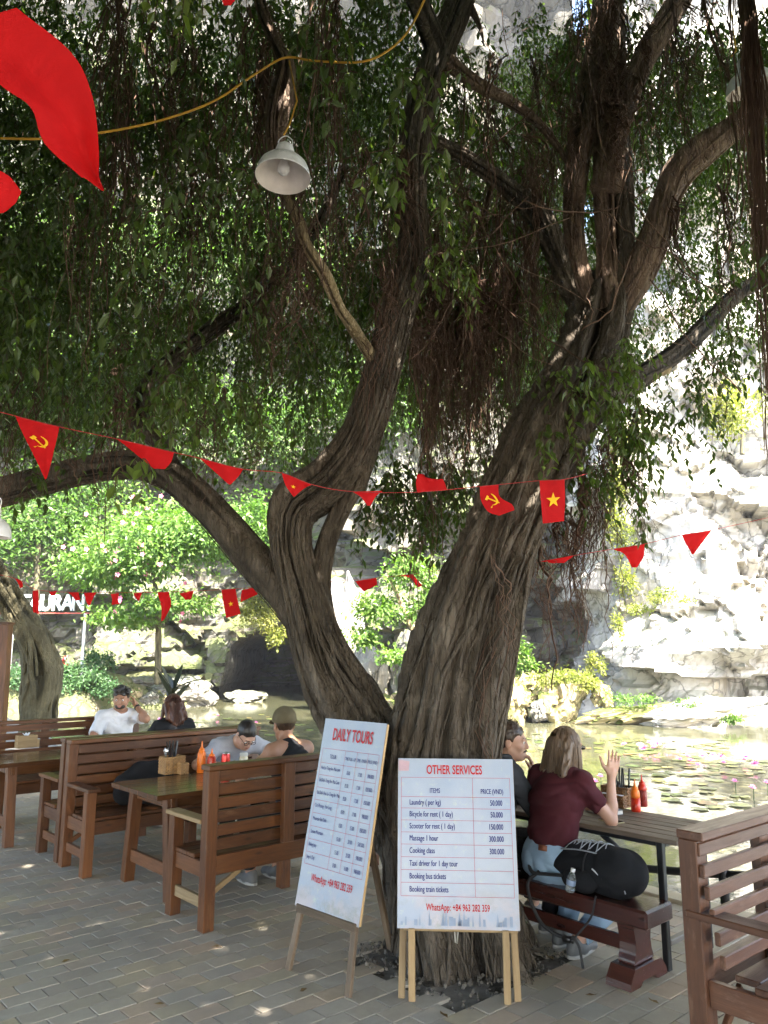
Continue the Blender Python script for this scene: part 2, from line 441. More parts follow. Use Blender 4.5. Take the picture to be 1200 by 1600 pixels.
M_CLIFF_L = m_rock('shade_grey_limestone', (.085, .082, .072), (.170, .160, .140), (.14, .115, .075), .6)  # grey limestone, darkened further in its colour to stand for tree shade
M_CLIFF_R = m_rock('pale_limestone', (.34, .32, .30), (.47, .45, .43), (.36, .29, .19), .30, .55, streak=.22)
M_ROCK_Y = m_rock('ochre_rock', (.26, .20, .11), (.42, .34, .20), (.20, .19, .07), .9)
M_ROCK_G = m_rock('shade_grey_rock', (.13, .125, .115), (.25, .24, .225), (.18, .155, .115), .3)  # grey stone, its tone lowered to put the far bank's shade into the colour

def cliff_mesh(path, mat, z0, zmid, ztop, ds, top_amp, seed, lean=.10, cave=None, amp=1.0, carve=None, rough=1.0):
    P = np.array(path, float); L = np.linalg.norm(np.diff(P, axis=0), axis=1).sum()
    S = spline(np.c_[P, 0 * P[:, :1]], int(L / ds))[:, :2]
    k = np.ones(9) / 9
    z = np.concatenate([np.arange(z0, zmid, ds), zmid + (ztop - zmid) * np.linspace(0, 1, 70) ** 1.25])
    T = np.gradient(S, axis=0); T /= np.linalg.norm(T, axis=1)[:, None]; N = np.stack([T[:, 1], -T[:, 0]], -1)   # towards the pond
    for c in range(2): N[:, c] = np.convolve(np.pad(N[:, c], 12, 'edge'), np.ones(25) / 25, 'valid')
    N /= np.linalg.norm(N, axis=1)[:, None]
    ns, nz = len(S), len(z)
    B = np.zeros((ns, nz, 3)); B[..., :2] = S[:, None, :]; B[..., 2] = z[None, :]
    p = B.reshape(-1, 3); q = p + .5 * np.stack([fbm(p * .5, 3, seed + 50), fbm(p * .5, 3, seed + 60), fbm(p * .5, 3, seed + 70)], -1)
    h1, e1 = facets(q * np.array([.22, .22, .30]), seed, 1.1)
    h2, e2 = facets(q * np.array([.62, .62, .8]), seed + 11, 1.1)
    h3, e3 = facets(q * np.array([1.7, 1.7, 2.3]), seed + 23, 1.0)
    d = amp * (1.9 * h1 + .60 * rough * h2 + .17 * rough * h3 + .9 * fbm(p * .16, 3, seed + 5) + .12 * rough * fbm(p * 2.2, 3, seed + 7))
    e = np.minimum(e1 * 2.2, np.minimum(e2 * 1.3, e3 * .9 + .05))
    d = d.reshape(ns, nz) - lean * np.maximum(z, 0)[None, :]
    if carve is not None: d = d + carve(B, e.reshape(ns, nz))
    out = B.copy(); out[..., 0] += N[:, None, 0] * d; out[..., 1] += N[:, None, 1] * d
    zt = ztop + top_amp * noise3(np.c_[S * .09, 0 * S[:, 0]], seed + 3)
    out[..., 2] = z0 + (out[..., 2] - z0) * ((zt - z0) / (ztop - z0))[:, None]
    i = np.arange(ns - 1)[:, None] * nz; j = np.arange(nz - 1)[None, :]
    Q = np.stack([i + j, i + nz + j, i + nz + j + 1, i + j + 1], -1).reshape(-1, 4)
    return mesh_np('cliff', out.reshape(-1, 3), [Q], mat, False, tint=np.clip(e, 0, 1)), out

def carve_left(B, e):
    X, Y, Z = B[..., 0], B[..., 1], B[..., 2]
    # cave mouth at the waterline
    lx, rx = -8.1, -4.1; cx = (lx + rx) / 2
    top = 2.75 - .9 * np.clip((cx - X) / 2.4, 0, 1.4) ** 2
    inside = sstep(.30, -.15, Z - top) * sstep(lx - .4, lx + .25, X + .35 * np.clip(1.0 - Z, 0, 2)) * sstep(rx + 1.4, rx + .6, X)
    o = -14.0 * inside * (Z < 4)
    # the brow over the mouth and the rib of rock beside it
    o = o + 1.0 * np.exp(-((Z - 3.4) / .75) ** 2) * sstep(-10.5, -8.0, X) * sstep(-1, -4, X)
    o = o + 1.1 * np.exp(-((X + 9.1) / .8) ** 2) * sstep(3.0, 1.5, Z) * (.6 + .4 * sstep(1.5, .0, Z))
    o = o - .7 * np.exp(-((X + 10.3) / .6) ** 2) * sstep(4.5, 3.0, Z)
    return o
def carve_right(B, e):
    X, Y, Z = B[..., 0], B[..., 1], B[..., 2]
    o = -2.2 * sstep(10.3, 12.2, X) * sstep(1.9 + .10 * (X - 11), 1.2 + .10 * (X - 11), Z) * sstep(-.8, .0, Z)        # undercut at the right
    o = o + 1.0 * sstep(9.8, 10.8, X) * sstep(13.5, 11.0, X) * sstep(.6 - .25 * (X - 10.5), -.2 - .25 * (X - 10.5), Z)  # ledge running down to the water
    return o
left_path = [(-46, 22), (-36, 33), (-27, 39), (-19, 41), (-14, 42.0), (-9.8, 43.0), (-6, 43.2), (-3.4, 41.5), (-1.7, 36.5), (-.3, 33.4), (2.0, 32.6), (4.4, 34.0), (6.2, 37.5), (8.6, 38.5), (11, 38)]
right_path = [(10.6, 40), (9.3, 36), (8.9, 32.5), (9.3, 30.2), (10.6, 28.4), (13.2, 27.0), (17, 26.2), (24, 26), (34, 27.5), (50, 26)]
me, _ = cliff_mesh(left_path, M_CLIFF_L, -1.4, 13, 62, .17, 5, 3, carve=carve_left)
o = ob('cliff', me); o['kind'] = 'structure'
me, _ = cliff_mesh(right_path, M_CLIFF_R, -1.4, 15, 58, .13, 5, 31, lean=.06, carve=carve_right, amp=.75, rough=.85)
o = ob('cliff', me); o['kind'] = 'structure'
def haze():
    m = bpy.data.materials.new('haze'); m.use_nodes = True; nt = m.node_tree; nt.nodes.clear()
    o = nt.nodes.new('ShaderNodeOutputMaterial'); v = nt.nodes.new('ShaderNodeVolumePrincipled'); v.inputs['Density'].default_value = .0008; v.inputs['Color'].default_value = (.92, .95, 1, 1); v.inputs['Anisotropy'].default_value = .3
    nt.links.new(v.outputs[0], o.inputs['Volume']); mb = MB(); mb.box((0, 0, 38.4), (240, 240, 83.2)); me = mb.mesh('haze', m, False); ob('haze', me)['kind'] = 'stuff'
haze()
# ================================================================== TREES
def m_bark(name, dark, mid, light, zs=.25):
    t = NT(name); v = t.coord('Object', (1, 1, zs)); f = t.noise(v, 14, 6, .68, .3); g = t.noise(t.coord('Object', (1, 1, .6)), 45, 4, .6)
    big = t.noise(t.coord('Object'), 2.2, 4, .6)
    c = t.ramp(t.math('ADD', t.math('MULTIPLY', f, .6), t.math('MULTIPLY', big, .4)), [(.32, dark), (.5, mid), (.68, light)])
    c = t.mix(t.ramp(t.noise(t.coord('Object'), 5, 5, .7), [(.56, 0.0), (.72, .6)]), c, tuple(x * 1.25 for x in light))
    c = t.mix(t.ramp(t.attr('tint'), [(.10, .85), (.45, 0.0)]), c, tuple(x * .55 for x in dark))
    cr = t.n('ShaderNodeTexVoronoi', feature='DISTANCE_TO_EDGE'); cr.inputs['Scale'].default_value = 26; t.t.links.new(t.coord('Object', (1, 1, .3)), cr.inputs['Vector'])
    t.bump(t.math('ADD', t.math('ADD', f, t.math('MULTIPLY', g, .6)), t.math('MULTIPLY', t.ramp(cr.outputs[0], [(0, 0.0), (.12, 1.0)]), .35)), 1.0, .022)
    return t.fin(c, .82, .25)
M_BARK = m_bark('fig_bark', (.026, .020, .014), (.078, .062, .046), (.165, .138, .108))
M_BARK_R = m_bark('reddish_bark', (.065, .040, .028), (.155, .105, .075), (.26, .19, .14))
M_BARK_PALE = m_bark('bare_wood', (.14, .10, .055), (.30, .225, .125), (.42, .33, .20))
M_BARK_G = m_bark('mossy_bark', (.045, .042, .026), (.115, .100, .060), (.19, .165, .10))
def m_root():
    t = NT('root_fibre'); c = t.ramp(t.attr('tint'), [(0, (.035, .021, .015)), (.5, (.10, .058, .040)), (1, (.21, .135, .095))])
    return t.fin(c, .85, .2)
M_ROOT = m_root()
def m_leaf(name, dark, mid, light, trans=.45, gloss=.35):
    t = NT(name); c = t.ramp(t.attr('tint'), [(0, dark), (.6, mid), (1, light)])
    t.fin(c, gloss, .45)
    tr = t.n('ShaderNodeBsdfTranslucent')
    t.t.links.new(t.mix(1.0, c, (1.5, 1.9, .55), 'MULTIPLY'), tr.inputs['Color'])
    mx = t.n('ShaderNodeMixShader'); mx.inputs[0].default_value = trans
    t.t.links.new(t.b.outputs[0], mx.inputs[1]); t.t.links.new(tr.outputs[0], mx.inputs[2]); t.t.links.new(mx.outputs[0], t.out.inputs['Surface'])
    return t.m
M_LEAF = m_leaf('fig_leaf', (.036, .056, .016), (.068, .102, .026), (.12, .158, .036), .40, .30)
M_LEAF_LT = m_leaf('light_leaf', (.045, .095, .018), (.085, .155, .030), (.14, .20, .045), .45, .45)
M_LEAF_DK = m_leaf('shrub_leaf', (.025, .060, .020), (.045, .100, .034), (.075, .135, .045), .35, .5)
M_LEAF_YL = m_leaf('yellow_leaf', (.085, .105, .018), (.15, .165, .03), (.22, .21, .05), .45, .5)

def leaves(P, D, Nn, L, Wd, fold=.18, droop=.12):
    """one folded pointed leaf per row: 6 verts, 4 triangles"""
    D = D / (np.linalg.norm(D, axis=1)[:, None] + 1e-9)
    S = np.cross(D, Nn); S /= np.linalg.norm(S, axis=1)[:, None] + 1e-9; Nn = np.cross(S, D)
    L = L[:, None]; Wd = Wd[:, None]
    b = P; m = P + D * L * .45 - Nn * L * fold * .25; l = P + D * L * .42 + S * Wd * .5 + Nn * L * fold * .25; r = P + D * L * .42 - S * Wd * .5 + Nn * L * fold * .25
    l2 = P + D * L * .72 + S * Wd * .30 - Nn * L * .02; r2 = P + D * L * .72 - S * Wd * .30 - Nn * L * .02
    tp = P + D * L - Nn * L * droop
    V = np.stack([b, l, m, r, l2, r2, tp], 1).reshape(-1, 3)
    o = (np.arange(len(P)) * 7)[:, None, None]
    F = (o + np.array([[0, 2, 1], [0, 3, 2], [1, 2, 4], [2, 3, 5], [4, 2, 6], [2, 5, 6]])[None]).reshape(-1, 3)
    return V, F
class Leafage:
    def __init__(s): s.V = []; s.F = []; s.T = []; s.n = 0
    def add(s, P, D, N, L, Wd, tint, **k):
        V, F = leaves(P, D, N, L, Wd, **k); s.V.append(V); s.F.append(F + s.n); s.n += len(V); s.T.append(np.repeat(tint, 7))
    def mesh(s, name, mat): return mesh_np(name, np.concatenate(s.V), [np.concatenate(s.F)], mat, False, tint=np.concatenate(s.T))

def trunk_geo(path, n=64, m=120, seed=0, flut=.16, freq=2.0, zf=.9, fine=.035, butt=None):
    """fluted trunk along (x,y,z,r) rows"""
    S = spline(path, m); P, rad = S[:, :3], np.maximum(S[:, 3], .004)
    T, N, B = frames(P); a = np.linspace(0, 2 * np.pi, n, endpoint=False)
    d = np.concatenate([[0], np.cumsum(np.linalg.norm(np.diff(P, axis=0), axis=1))])
    A, Dd = np.meshgrid(a, d); tw = A + .35 * Dd
    q = np.stack([np.cos(tw) * freq, np.sin(tw) * freq, Dd * zf], -1)
    f1 = 1 - 2.6 * np.abs(noise3(q * 1.0, seed)) ** .8; f2 = noise3(q * 2.3, seed + 3); f3 = noise3(q * np.array([5, 5, 3.5]), seed + 5) + 1.2 * (.5 - np.abs(noise3(q * np.array([4.2, 4.2, 1.2]), seed + 8)) * 1.6)
    k = 1 + flut * f1 + flut * .55 * f2 + fine * f3
    if butt is not None: k = k * (1 + butt[0] * np.clip(1 - Dd / butt[1], 0, 1) ** 2 * (.45 + .9 * np.clip(f1, 0, 1)))
    rr = rad[:, None] * k
    V = P[:, None, :] + rr[..., None] * (np.cos(A)[..., None] * N[:, None, :] + np.sin(A)[..., None] * B[:, None, :])
    i = np.arange(m - 1)[:, None] * n; j = np.arange(n)[None, :]; j2 = (j + 1) % n
    Q = np.stack([i + j, i + j2, i + n + j2, i + n + j], -1).reshape(-1, 4)
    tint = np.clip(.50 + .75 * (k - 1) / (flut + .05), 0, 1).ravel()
    global LAST_RR
    LAST_RR = rr
    return V.reshape(-1, 3), [Q, np.arange(n)[::-1][None, :], ((m - 1) * n + np.arange(n))[None, :]], tint, (P, rad, T, N, B)
def surf_r(rr, idx, aa):
    n = rr.shape[1]; f = (aa / (2 * np.pi) * n) % n; j = f.astype(int) % n; return np.maximum(rr[idx, j], rr[idx, (j + 1) % n])
def px_path(rows): return [(*at(x, y, Y), r) for x, y, Y, r in rows]

RS = np.random.RandomState(11)
TREE_BASE = Vector((PIT[0], PIT[1], 0))
banyan = thing('banyan_tree', 'great fig tree with two leaning fluted trunks and hanging roots, behind the price boards', 'tree', TREE_BASE)
def part(name, me, parent, label=None):
    o = ob(name, me, parent, -Vector(parent.location))
    if label: o['label'] = label
    return o

P_MAIN = px_path([(728, 1575, 4.93, .40), (724, 1545, 4.93, .385), (712, 1480, 4.95, .35), (700, 1400, 4.98, .325), (688, 1300, 5.0, .305), (684, 1200, 5.0, .295), (700, 1100, 5.0, .29), (722, 1020, 5.0, .275), (752, 930, 5.0, .245),
                  (782, 850, 5.05, .225), (815, 770, 5.1, .215), (850, 690, 5.2, .225), (893, 610, 5.3, .215), (922, 540, 5.4, .205), (940, 480, 5.45, .2), (948, 430, 5.45, .13)])
P_STEM = px_path([(690, 1440, 5.15, .2), (655, 1340, 5.25, .21), (606, 1225, 5.3, .215), (548, 1110, 5.3, .205), (505, 1030, 5.3, .165), (472, 930, 5.3, .128), (453, 850, 5.3, .12), (462, 790, 5.28, .15), (515, 748, 5.2, .14), (562, 680, 5.15, .118),
                  (592, 590, 5.1, .112), (618, 490, 5.0, .105), (645, 410, 4.95, .100), (641, 310, 4.9, .098), (650, 200, 4.85, .098), (683, 85, 4.8, .093), (722, -10, 4.75, .09), (750, -140, 4.7, .08), (770, -320, 4.6, .06)])
LIMBS = [  # (rows, material, fluting)
    ([(512, 1035, 5.3, .15), (470, 960, 5.32, .128), (405, 885, 5.4, .122), (335, 805, 5.5, .118), (275, 748, 5.6, .112), (225, 726, 5.65, .10), (150, 730, 5.8, .098), (60, 752, 6.0, .105), (-40, 775, 6.1, .11), (-160, 760, 6.3, .1), (-330, 640, 6.5, .08)], M_BARK, .10),
    ([(272, 742, 5.6, .07), (255, 700, 5.65, .06), (215, 650, 5.9, .07), (250, 580, 6.1, .075), (330, 515, 6.2, .07), (400, 465, 6.3, .06), (480, 380, 6.4, .05), (540, 260, 6.5, .04)], M_BARK, .12),
    ([(575, 1130, 5.38, .12), (520, 1020, 5.38, .095), (497, 930, 5.33, .075), (506, 860, 5.3, .068), (532, 795, 5.27, .066), (566, 735, 5.2, .066), (590, 660, 5.15, .055)], M_BARK, .12),
    ([(436, 240, 4.15, .012), (450, 310, 4.2, .024), (466, 345, 4.22, .030), (480, 385, 4.27, .027), (508, 430, 4.35, .034), (530, 480, 4.5, .030), (552, 512, 4.72, .034), (574, 548, 4.96, .038), (596, 585, 5.12, .036), (600, 610, 5.16, .03)], M_BARK_PALE, .26),
    ([(398, -30, 4.0, .028), (414, 30, 4.0, .032), (434, 75, 4.0, .03), (446, 105, 4.0, .05), (436, 160, 4.05, .066), (430, 215, 4.1, .05), (442, 300, 4.2, .03)], M_BARK_R, .22),
    ([(935, 500, 5.45, .12), (893, 450, 5.4, .085), (868, 395, 5.35, .075), (846, 345, 5.35, .085), (800, 300, 5.35, .06), (740, 255, 5.3, .055), (680, 222, 5.1, .05), (642, 205, 4.9, .05)], M_BARK, .14),
    ([(930, 490, 5.4, .11), (905, 430, 5.35, .075), (897, 340, 5.3, .07), (905, 240, 5.25, .085), (925, 120, 5.2, .09), (945, 10, 5.15, .09), (970, -150, 5.1, .08)], M_BARK_R, .24),
    ([(948, 485, 5.35, .10), (948, 400, 5.28, .065), (943, 300, 5.25, .065), (945, 200, 5.2, .06), (955, 60, 5.15, .06), (962, -60, 5.1, .06)], M_BARK_R, .2),
    ([(958, 485, 5.4, .12), (972, 410, 5.35, .085), (971, 310, 5.3, .08), (966, 220, 5.28, .075), (962, 100, 5.3, .07), (960, -80, 5.3, .06)], M_BARK, .14),
    ([(952, 490, 5.45, .16), (988, 440, 5.35, .12), (1020, 380, 5.25, .10), (1040, 315, 5.2, .088), (1062, 268, 5.15, .105), (1098, 235, 5.05, .10), (1150, 195, 5.0, .078), (1215, 145, 4.9, .075), (1330, 40, 4.8, .07)], M_BARK_R, .2),
    ([(905, 660, 5.32, .12), (950, 625, 5.4, .10), (1000, 590, 5.5, .08), (1052, 556, 5.65, .072), (1105, 505, 5.8, .066), (1158, 455, 5.9, .062), (1225, 420, 6.0, .055), (1350, 330, 6.2, .045)], M_BARK, .12),
    ([(985, 602, 5.5, .065), (1020, 583, 5.55, .05), (1042, 574, 5.6, .045)], M_BARK_PALE, .1),
    ([(945, 300, 5.2, .1), (965, 200, 5.1, .085), (1000, 105, 5.05, .08), (1050, 20, 5.0, .078), (1110, -90, 4.9, .07)], M_BARK_R, .2),
    ([(690, 88, 4.8, .06), (720, 112, 4.9, .05), (752, 135, 5.0, .045), (800, 160, 5.1, .034), (850, 200, 5.2, .022), (890, 260, 5.3, .010), (905, 330, 5.35, .004)], M_BARK_R, .15),
    ([(725, 0, 4.78, .05), (742, 25, 4.8, .024), (752, 50, 4.8, .012), (756, 72, 4.82, .004)], M_BARK_R, .1),
    ([(895, 640, 5.3, .08), (880, 560, 5.25, .03), (860, 640, 5.15, .045), (825, 720, 5.05, .055), (800, 780, 4.98, .05)], M_BARK_G, .1),
    ([(690, 90, 4.8, .08), (600, -120, 4.2, .07), (450, -420, 3.2, .06), (250, -900, 2.2, .05)], M_BARK, .1),
    ([(960, 0, 5.1, .08), (1100, -350, 4.2, .07), (1350, -800, 3.0, .06)], M_BARK, .1),
]
def build_trunks():
    for rows, m, s in ((P_MAIN, M_BARK, 5), (P_STEM, M_BARK, 17)):
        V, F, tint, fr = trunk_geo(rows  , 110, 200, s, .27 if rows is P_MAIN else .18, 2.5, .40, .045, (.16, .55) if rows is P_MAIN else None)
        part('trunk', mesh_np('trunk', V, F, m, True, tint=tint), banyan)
        # strands of fused roots winding over the trunk
        P, rad, T, N, B = fr; rr = LAST_RR; mb = MB(); main = rows is P_MAIN
        for k in range(95 if main else 60):
            hi = RS.randint(40, 198); lo = max(0, hi - RS.randint(40, 170)) if RS.rand() < .7 else 0
            if hi - lo < 16: continue
            a0 = RS.uniform(0, 2 * np.pi); tw = RS.normal(0, .007); idx = np.arange(lo, hi, 3)
            aa = a0 + tw * (idx - lo) + .30 * noise3(np.c_[idx * .03, idx * 0 + k, idx * 0], 9) + .06 * noise3(np.c_[idx * .15, idx * 0 + k, idx * 0], 19)
            r0 = RS.choice([.004, .008, .013, .021, .032], p=[.30, .26, .22, .14, .08]) * (1 if main else .72)
            off = np.maximum(surf_r(rr, idx, aa), rad[idx] * .97); off = np.convolve(np.pad(off, 3, 'edge'), np.ones(7) / 7, 'valid') + r0 * .28
            pts = P[idx] + off[:, None] * (np.cos(aa)[:, None] * N[idx] + np.sin(aa)[:, None] * B[idx])
            rv = r0 * (.8 + .45 * noise3(np.c_[idx * .10, idx * 0 + k, idx * 0 + 2], 6)) * np.clip((hi - idx) / 14, .25, 1) * (1 + .6 * np.clip(1 - idx / 30, 0, 1))
            mb.tube(pts, rv, 7, tint=RS.uniform(.35, 1))
        part('climbing_root', mb.mesh('climbing_root', M_BARK, True, tint=True), banyan)
    for k, (rows, m, fl) in enumerate(LIMBS):
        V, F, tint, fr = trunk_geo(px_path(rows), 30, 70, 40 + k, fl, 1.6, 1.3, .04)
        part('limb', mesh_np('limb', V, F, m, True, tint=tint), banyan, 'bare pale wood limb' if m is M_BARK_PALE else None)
        P, rad, T, N, B = fr; mb = MB()
        if m is M_BARK_PALE or len(rows) < 5: continue
        for q in range(16):
            lo, hi = sorted(RS.randint(0, 70, 2))
            if hi - lo < 16: continue
            idx = np.arange(lo, hi, 3); aa = RS.uniform(0, 6.28) + RS.normal(0, .025) * (idx - lo)
            off = rad[idx] * 1.06
            mb.tube(P[idx] + off[:, None] * (np.cos(aa)[:, None] * N[idx] + np.sin(aa)[:, None] * B[idx]), RS.choice([.004, .008, .014]), 5, tint=RS.uniform(.4, 1))
        if mb.n: part('climbing_root', mb.mesh('climbing_root', m, True, tint=True), banyan)
build_trunks()

# ---- hanging aerial roots, as curtains of fibres
def hang(n, p0, spread, length, r=.002, wob=.05, k=16, tint=(.2, .8), lean=(0, 0), per=9, si_=.016):
    P = np.zeros((n, k, 3)); t = np.linspace(0, 1, k); nb = max(2, n // per); g = RS.randint(0, nb, n)
    sb = np.stack([RS.normal(0, spread[0], nb), RS.normal(0, spread[1], nb), RS.normal(0, spread[2] if len(spread) > 2 else .12, nb)], -1)
    Lb = length * RS.uniform(.35, 1.15, nb); si = RS.normal(0, si_, (n, 3)); Ls = Lb[g] * RS.uniform(.55, 1.05, n)
    for c in range(2):
        wb = np.cumsum(RS.normal(0, wob * 1.5, (nb, k)), axis=1); wb -= wb[:, :1]; wi = np.cumsum(RS.normal(0, wob * .42, (n, k)), axis=1)
        P[..., c] = p0[c] + sb[g, c:c + 1] * (1 - .3 * t[None, :]) + si[:, c:c + 1] * (1 + 1.2 * np.sin(t * RS.uniform(2, 9, (n, 1)) + RS.uniform(0, 6, (n, 1)))) + wb[g] * .6 + wi + lean[c] * t[None, :] * Ls[:, None]
    P[..., 2] = p0[2] + sb[g, 2:3] - t[None, :] * Ls[:, None]
    rad = r * RS.lognormal(0, .55, (n, 1)) * (1 - .6 * t[None, :])
    return P, rad, np.repeat(np.clip(RS.uniform(*tint, n) * .6 + .4 * RS.uniform(*tint, nb)[g], 0, 1), k * 3)
def add_hang(mb, *a, **k):
    P, rad, tint = hang(*a, **k); V, Q = tubes_batch(P, rad, 3); mb.add(V, [Q], tint=tint)
ROOT_CURTAINS = [  # px, py, Y, fibres, spread, length, radius
    (395, 60, 4.3, 60, (.13, .1), 1.9, .0028), (440, 60, 4.2, 45, (.06, .06), 1.5, .0028), (455, 300, 4.25, 60, (.06, .05), 1.0, .0028), (330, 100, 4.6, 50, (.1, .1), 1.8, .003), (200, 120, 4.4, 60, (.04, .05), 2.0, .003),
    (250, 350, 4.8, 30, (.04, .05), 1.2, .003), (520, 0, 3.9, 40, (.05, .06), 2.0, .003), (560, 250, 4.1, 30, (.05, .06), 1.3, .003), (175, -40, 4.0, 40, (.06, .1), 2.2, .003), (480, 450, 4.6, 30, (.1, .1), 1.0, .003),
    (700, 470, 5.4, 90, (.20, .15), 1.4, .0026), (745, 470, 5.5, 110, (.12, .15), 1.5, .0026), (770, 480, 5.6, 70, (.08, .1), 1.3, .0028), (720, 250, 5.4, 60, (.2, .15), 1.6, .0026), (800, 300, 5.5, 70, (.14, .15), 1.7, .0026),
    (840, 420, 5.6, 60, (.12, .12), 1.6, .0026), (660, 480, 5.6, 40, (.06, .1), 1.5, .0026),
    (1163, -80, 3.4, 150, (.009, .009, .22), 2.75, .0030), (1100, -40, 4.4, 24, (.05, .08), 1.8, .0035), (1060, 0, 4.6, 18, (.04, .06), 1.5, .0035), (1130, 300, 4.9, 30, (.06, .1), 1.5, .003), (1060, 300, 5.1, 24, (.05, .08), 1.2, .003),
    (895, 720, 5.2, 70, (.14, .12), .95, .0026), (870, 770, 5.3, 50, (.13, .12), 1.15, .0024), (930, 700, 5.3, 45, (.08, .1), 1.1, .0024), (965, 690, 5.2, 20, (.03, .03), .9, .003), (910, 800, 5.4, 30, (.07, .1), .9, .0022), (850, 850, 5.0, 26, (.10, .1), 1.1, .0022),
    (770, 900, 4.75, 16, (.04, .05), 1.4, .003), (640, 260, 4.8, 70, (.06, .08), 1.0, .0026), (600, 420, 4.8, 50, (.08, .08), 1.0, .0026), (655, 520, 5.0, 40, (.1, .1), .8, .0026),
    (940, 20, 5.0, 120, (.14, .08, .3), 1.1, .0034), (960, 150, 5.0, 90, (.12, .08, .25), .9, .0034), (880, 160, 5.1, 60, (.2, .1, .2), .9, .0026), (1010, 10, 4.9, 60, (.14, .08, .2), .9, .003),
    (280, 30, 4.4, 30, (.14, .12), 1.6, .003), (140, 330, 5.2, 24, (.2, .15), 1.3, .003), (300, 330, 5.2, 36, (.2, .15), 1.2, .003), (420, 420, 5.2, 50, (.14, .12), 1.1, .003), (540, 330, 4.8, 36, (.1, .1), 1.3, .0028),
    (730, 440, 5.7, 260, (.24, .25), 2.0, .003), (690, 420, 5.8, 160, (.14, .25), 2.1, .003), (780, 420, 5.8, 180, (.14, .25), 2.0, .003), (1050, 80, 5.6, 60, (.2, .2), 1.6, .003), (850, 120, 5.7, 80, (.2, .2), 1.6, .003), (660, 380, 5.6, 60, (.08, .1), 1.7, .003), (815, 250, 5.8, 110, (.2, .15), 1.8, .003),
    (656, 540, 5.6, 12, (.012, .012, .02), 2.3, .0045), (684, 560, 5.6, 12, (.012, .012, .02), 2.3, .0045), (882, 800, 5.1, 14, (.02, .02, .02), 1.1, .003), (1000, 640, 5.5, 16, (.12, .12), .8, .0022), (1100, 560, 5.6, 20, (.12, .12), .9, .0022), (790, 120, 5.2, 60, (.3, .2), 1.3, .0026), (30, 560, 5.8, 30, (.15, .15), 1.2, .003), (120, 620, 5.6, 30, (.2, .15), .9, .003), (185, 560, 5.4, 30, (.03, .04), 1.2, .004), (350, 640, 5.4, 40, (.15, .15), .9, .0026)]
def build_roots():
    for px, py, Y, n, sp, ln, r in ROOT_CURTAINS:
        col = Y == 3.4; mb = MB(); add_hang(mb, n, at(px, py, Y), sp, ln, r, wob=.006 if col else .022, lean=(-.045, 0) if col else (0, 0), si_=.009 if col else .016, tint=(.4, 1) if col else (.2, .9))
        part('aerial_root', mb.mesh('aerial_root', M_ROOT, True, tint=True), banyan)
    # thin tangles thrown across between the limbs
    mb = MB()
    for k in range(70):
        x0, y0 = RS.uniform(650, 1050), RS.uniform(-20, 430); x1, y1 = x0 + RS.normal(0, 150), y0 + RS.uniform(30, 220)
        a, b = np.array(at(x0, y0, RS.uniform(4.8, 5.6))), np.array(at(x1, y1, RS.uniform(4.8, 5.6))); t = np.linspace(0, 1, 12)[:, None]
        q = a + (b - a) * t + np.array([0, 0, -1]) * (.35 * RS.rand() * t * (1 - t) * 2) + np.cumsum(RS.normal(0, .012, (12, 3)), 0)
        mb.tube(q, RS.choice([.002, .003, .005]), 4, tint=RS.uniform(.3, 1))
    o = part('aerial_root', mb.mesh('aerial_root', M_ROOT, True, tint=True), banyan)
build_roots()

# ---- weeping foliage
def proj(x, y, z):
    d = y * _c + (z - CAM_H) * _s; u = -y * _s + (z - CAM_H) * _c
    return 600 + FPX * x / d, 800 - FPX * u / d, d
class Weep:
    """strands that hang and carry leaves"""
    def __init__(s): s.lf = Leafage(); s.tw = MB()
    def strand(s, p0, length, dirn, n_leaf, lsize, tint, twig=True):
        k = 8; t = np.linspace(0, 1, k)
        q = np.zeros((k, 3)); w = np.cumsum(RS.normal(0, .018, (k, 2)), 0)
        q[:, 0] = p0[0] + dirn[0] * (1 - (1 - t) ** 2) * length * .6 + w[:, 0] * length; q[:, 1] = p0[1] + dirn[1] * (1 - (1 - t) ** 2) * length * .6 + w[:, 1] * length
        q[:, 2] = p0[2] + dirn[2] * t * (1 - t) * length - length * t ** 1.35
        u = (np.arange(n_leaf) + RS.rand(n_leaf) * .8) / n_leaf; P = np.stack([np.interp(u, t, q[:, c]) for c in range(3)], -1)
        th = np.arange(n_leaf) * 2.4 + RS.rand() * 6; out = np.stack([np.cos(th), np.sin(th), 0 * th], -1)
        D = out * RS.uniform(.35, 1.0, (n_leaf, 1)) + np.array([0, 0, -1]) * RS.uniform(.35, 1.1, (n_leaf, 1))
        Nn = out * .55 + np.array([0, 0, .8]) + RS.normal(0, .3, (n_leaf, 3))
        L = lsize * RS.uniform(.65, 1.2, n_leaf)
        s.lf.add(P, D, Nn, L, L * RS.uniform(.38, .5, n_leaf), np.clip(tint + RS.normal(0, .16, n_leaf), 0, 1))
        if twig: s.tw.tube(q, np.linspace(.0035, .0012, k), 3, False, tint=.3)

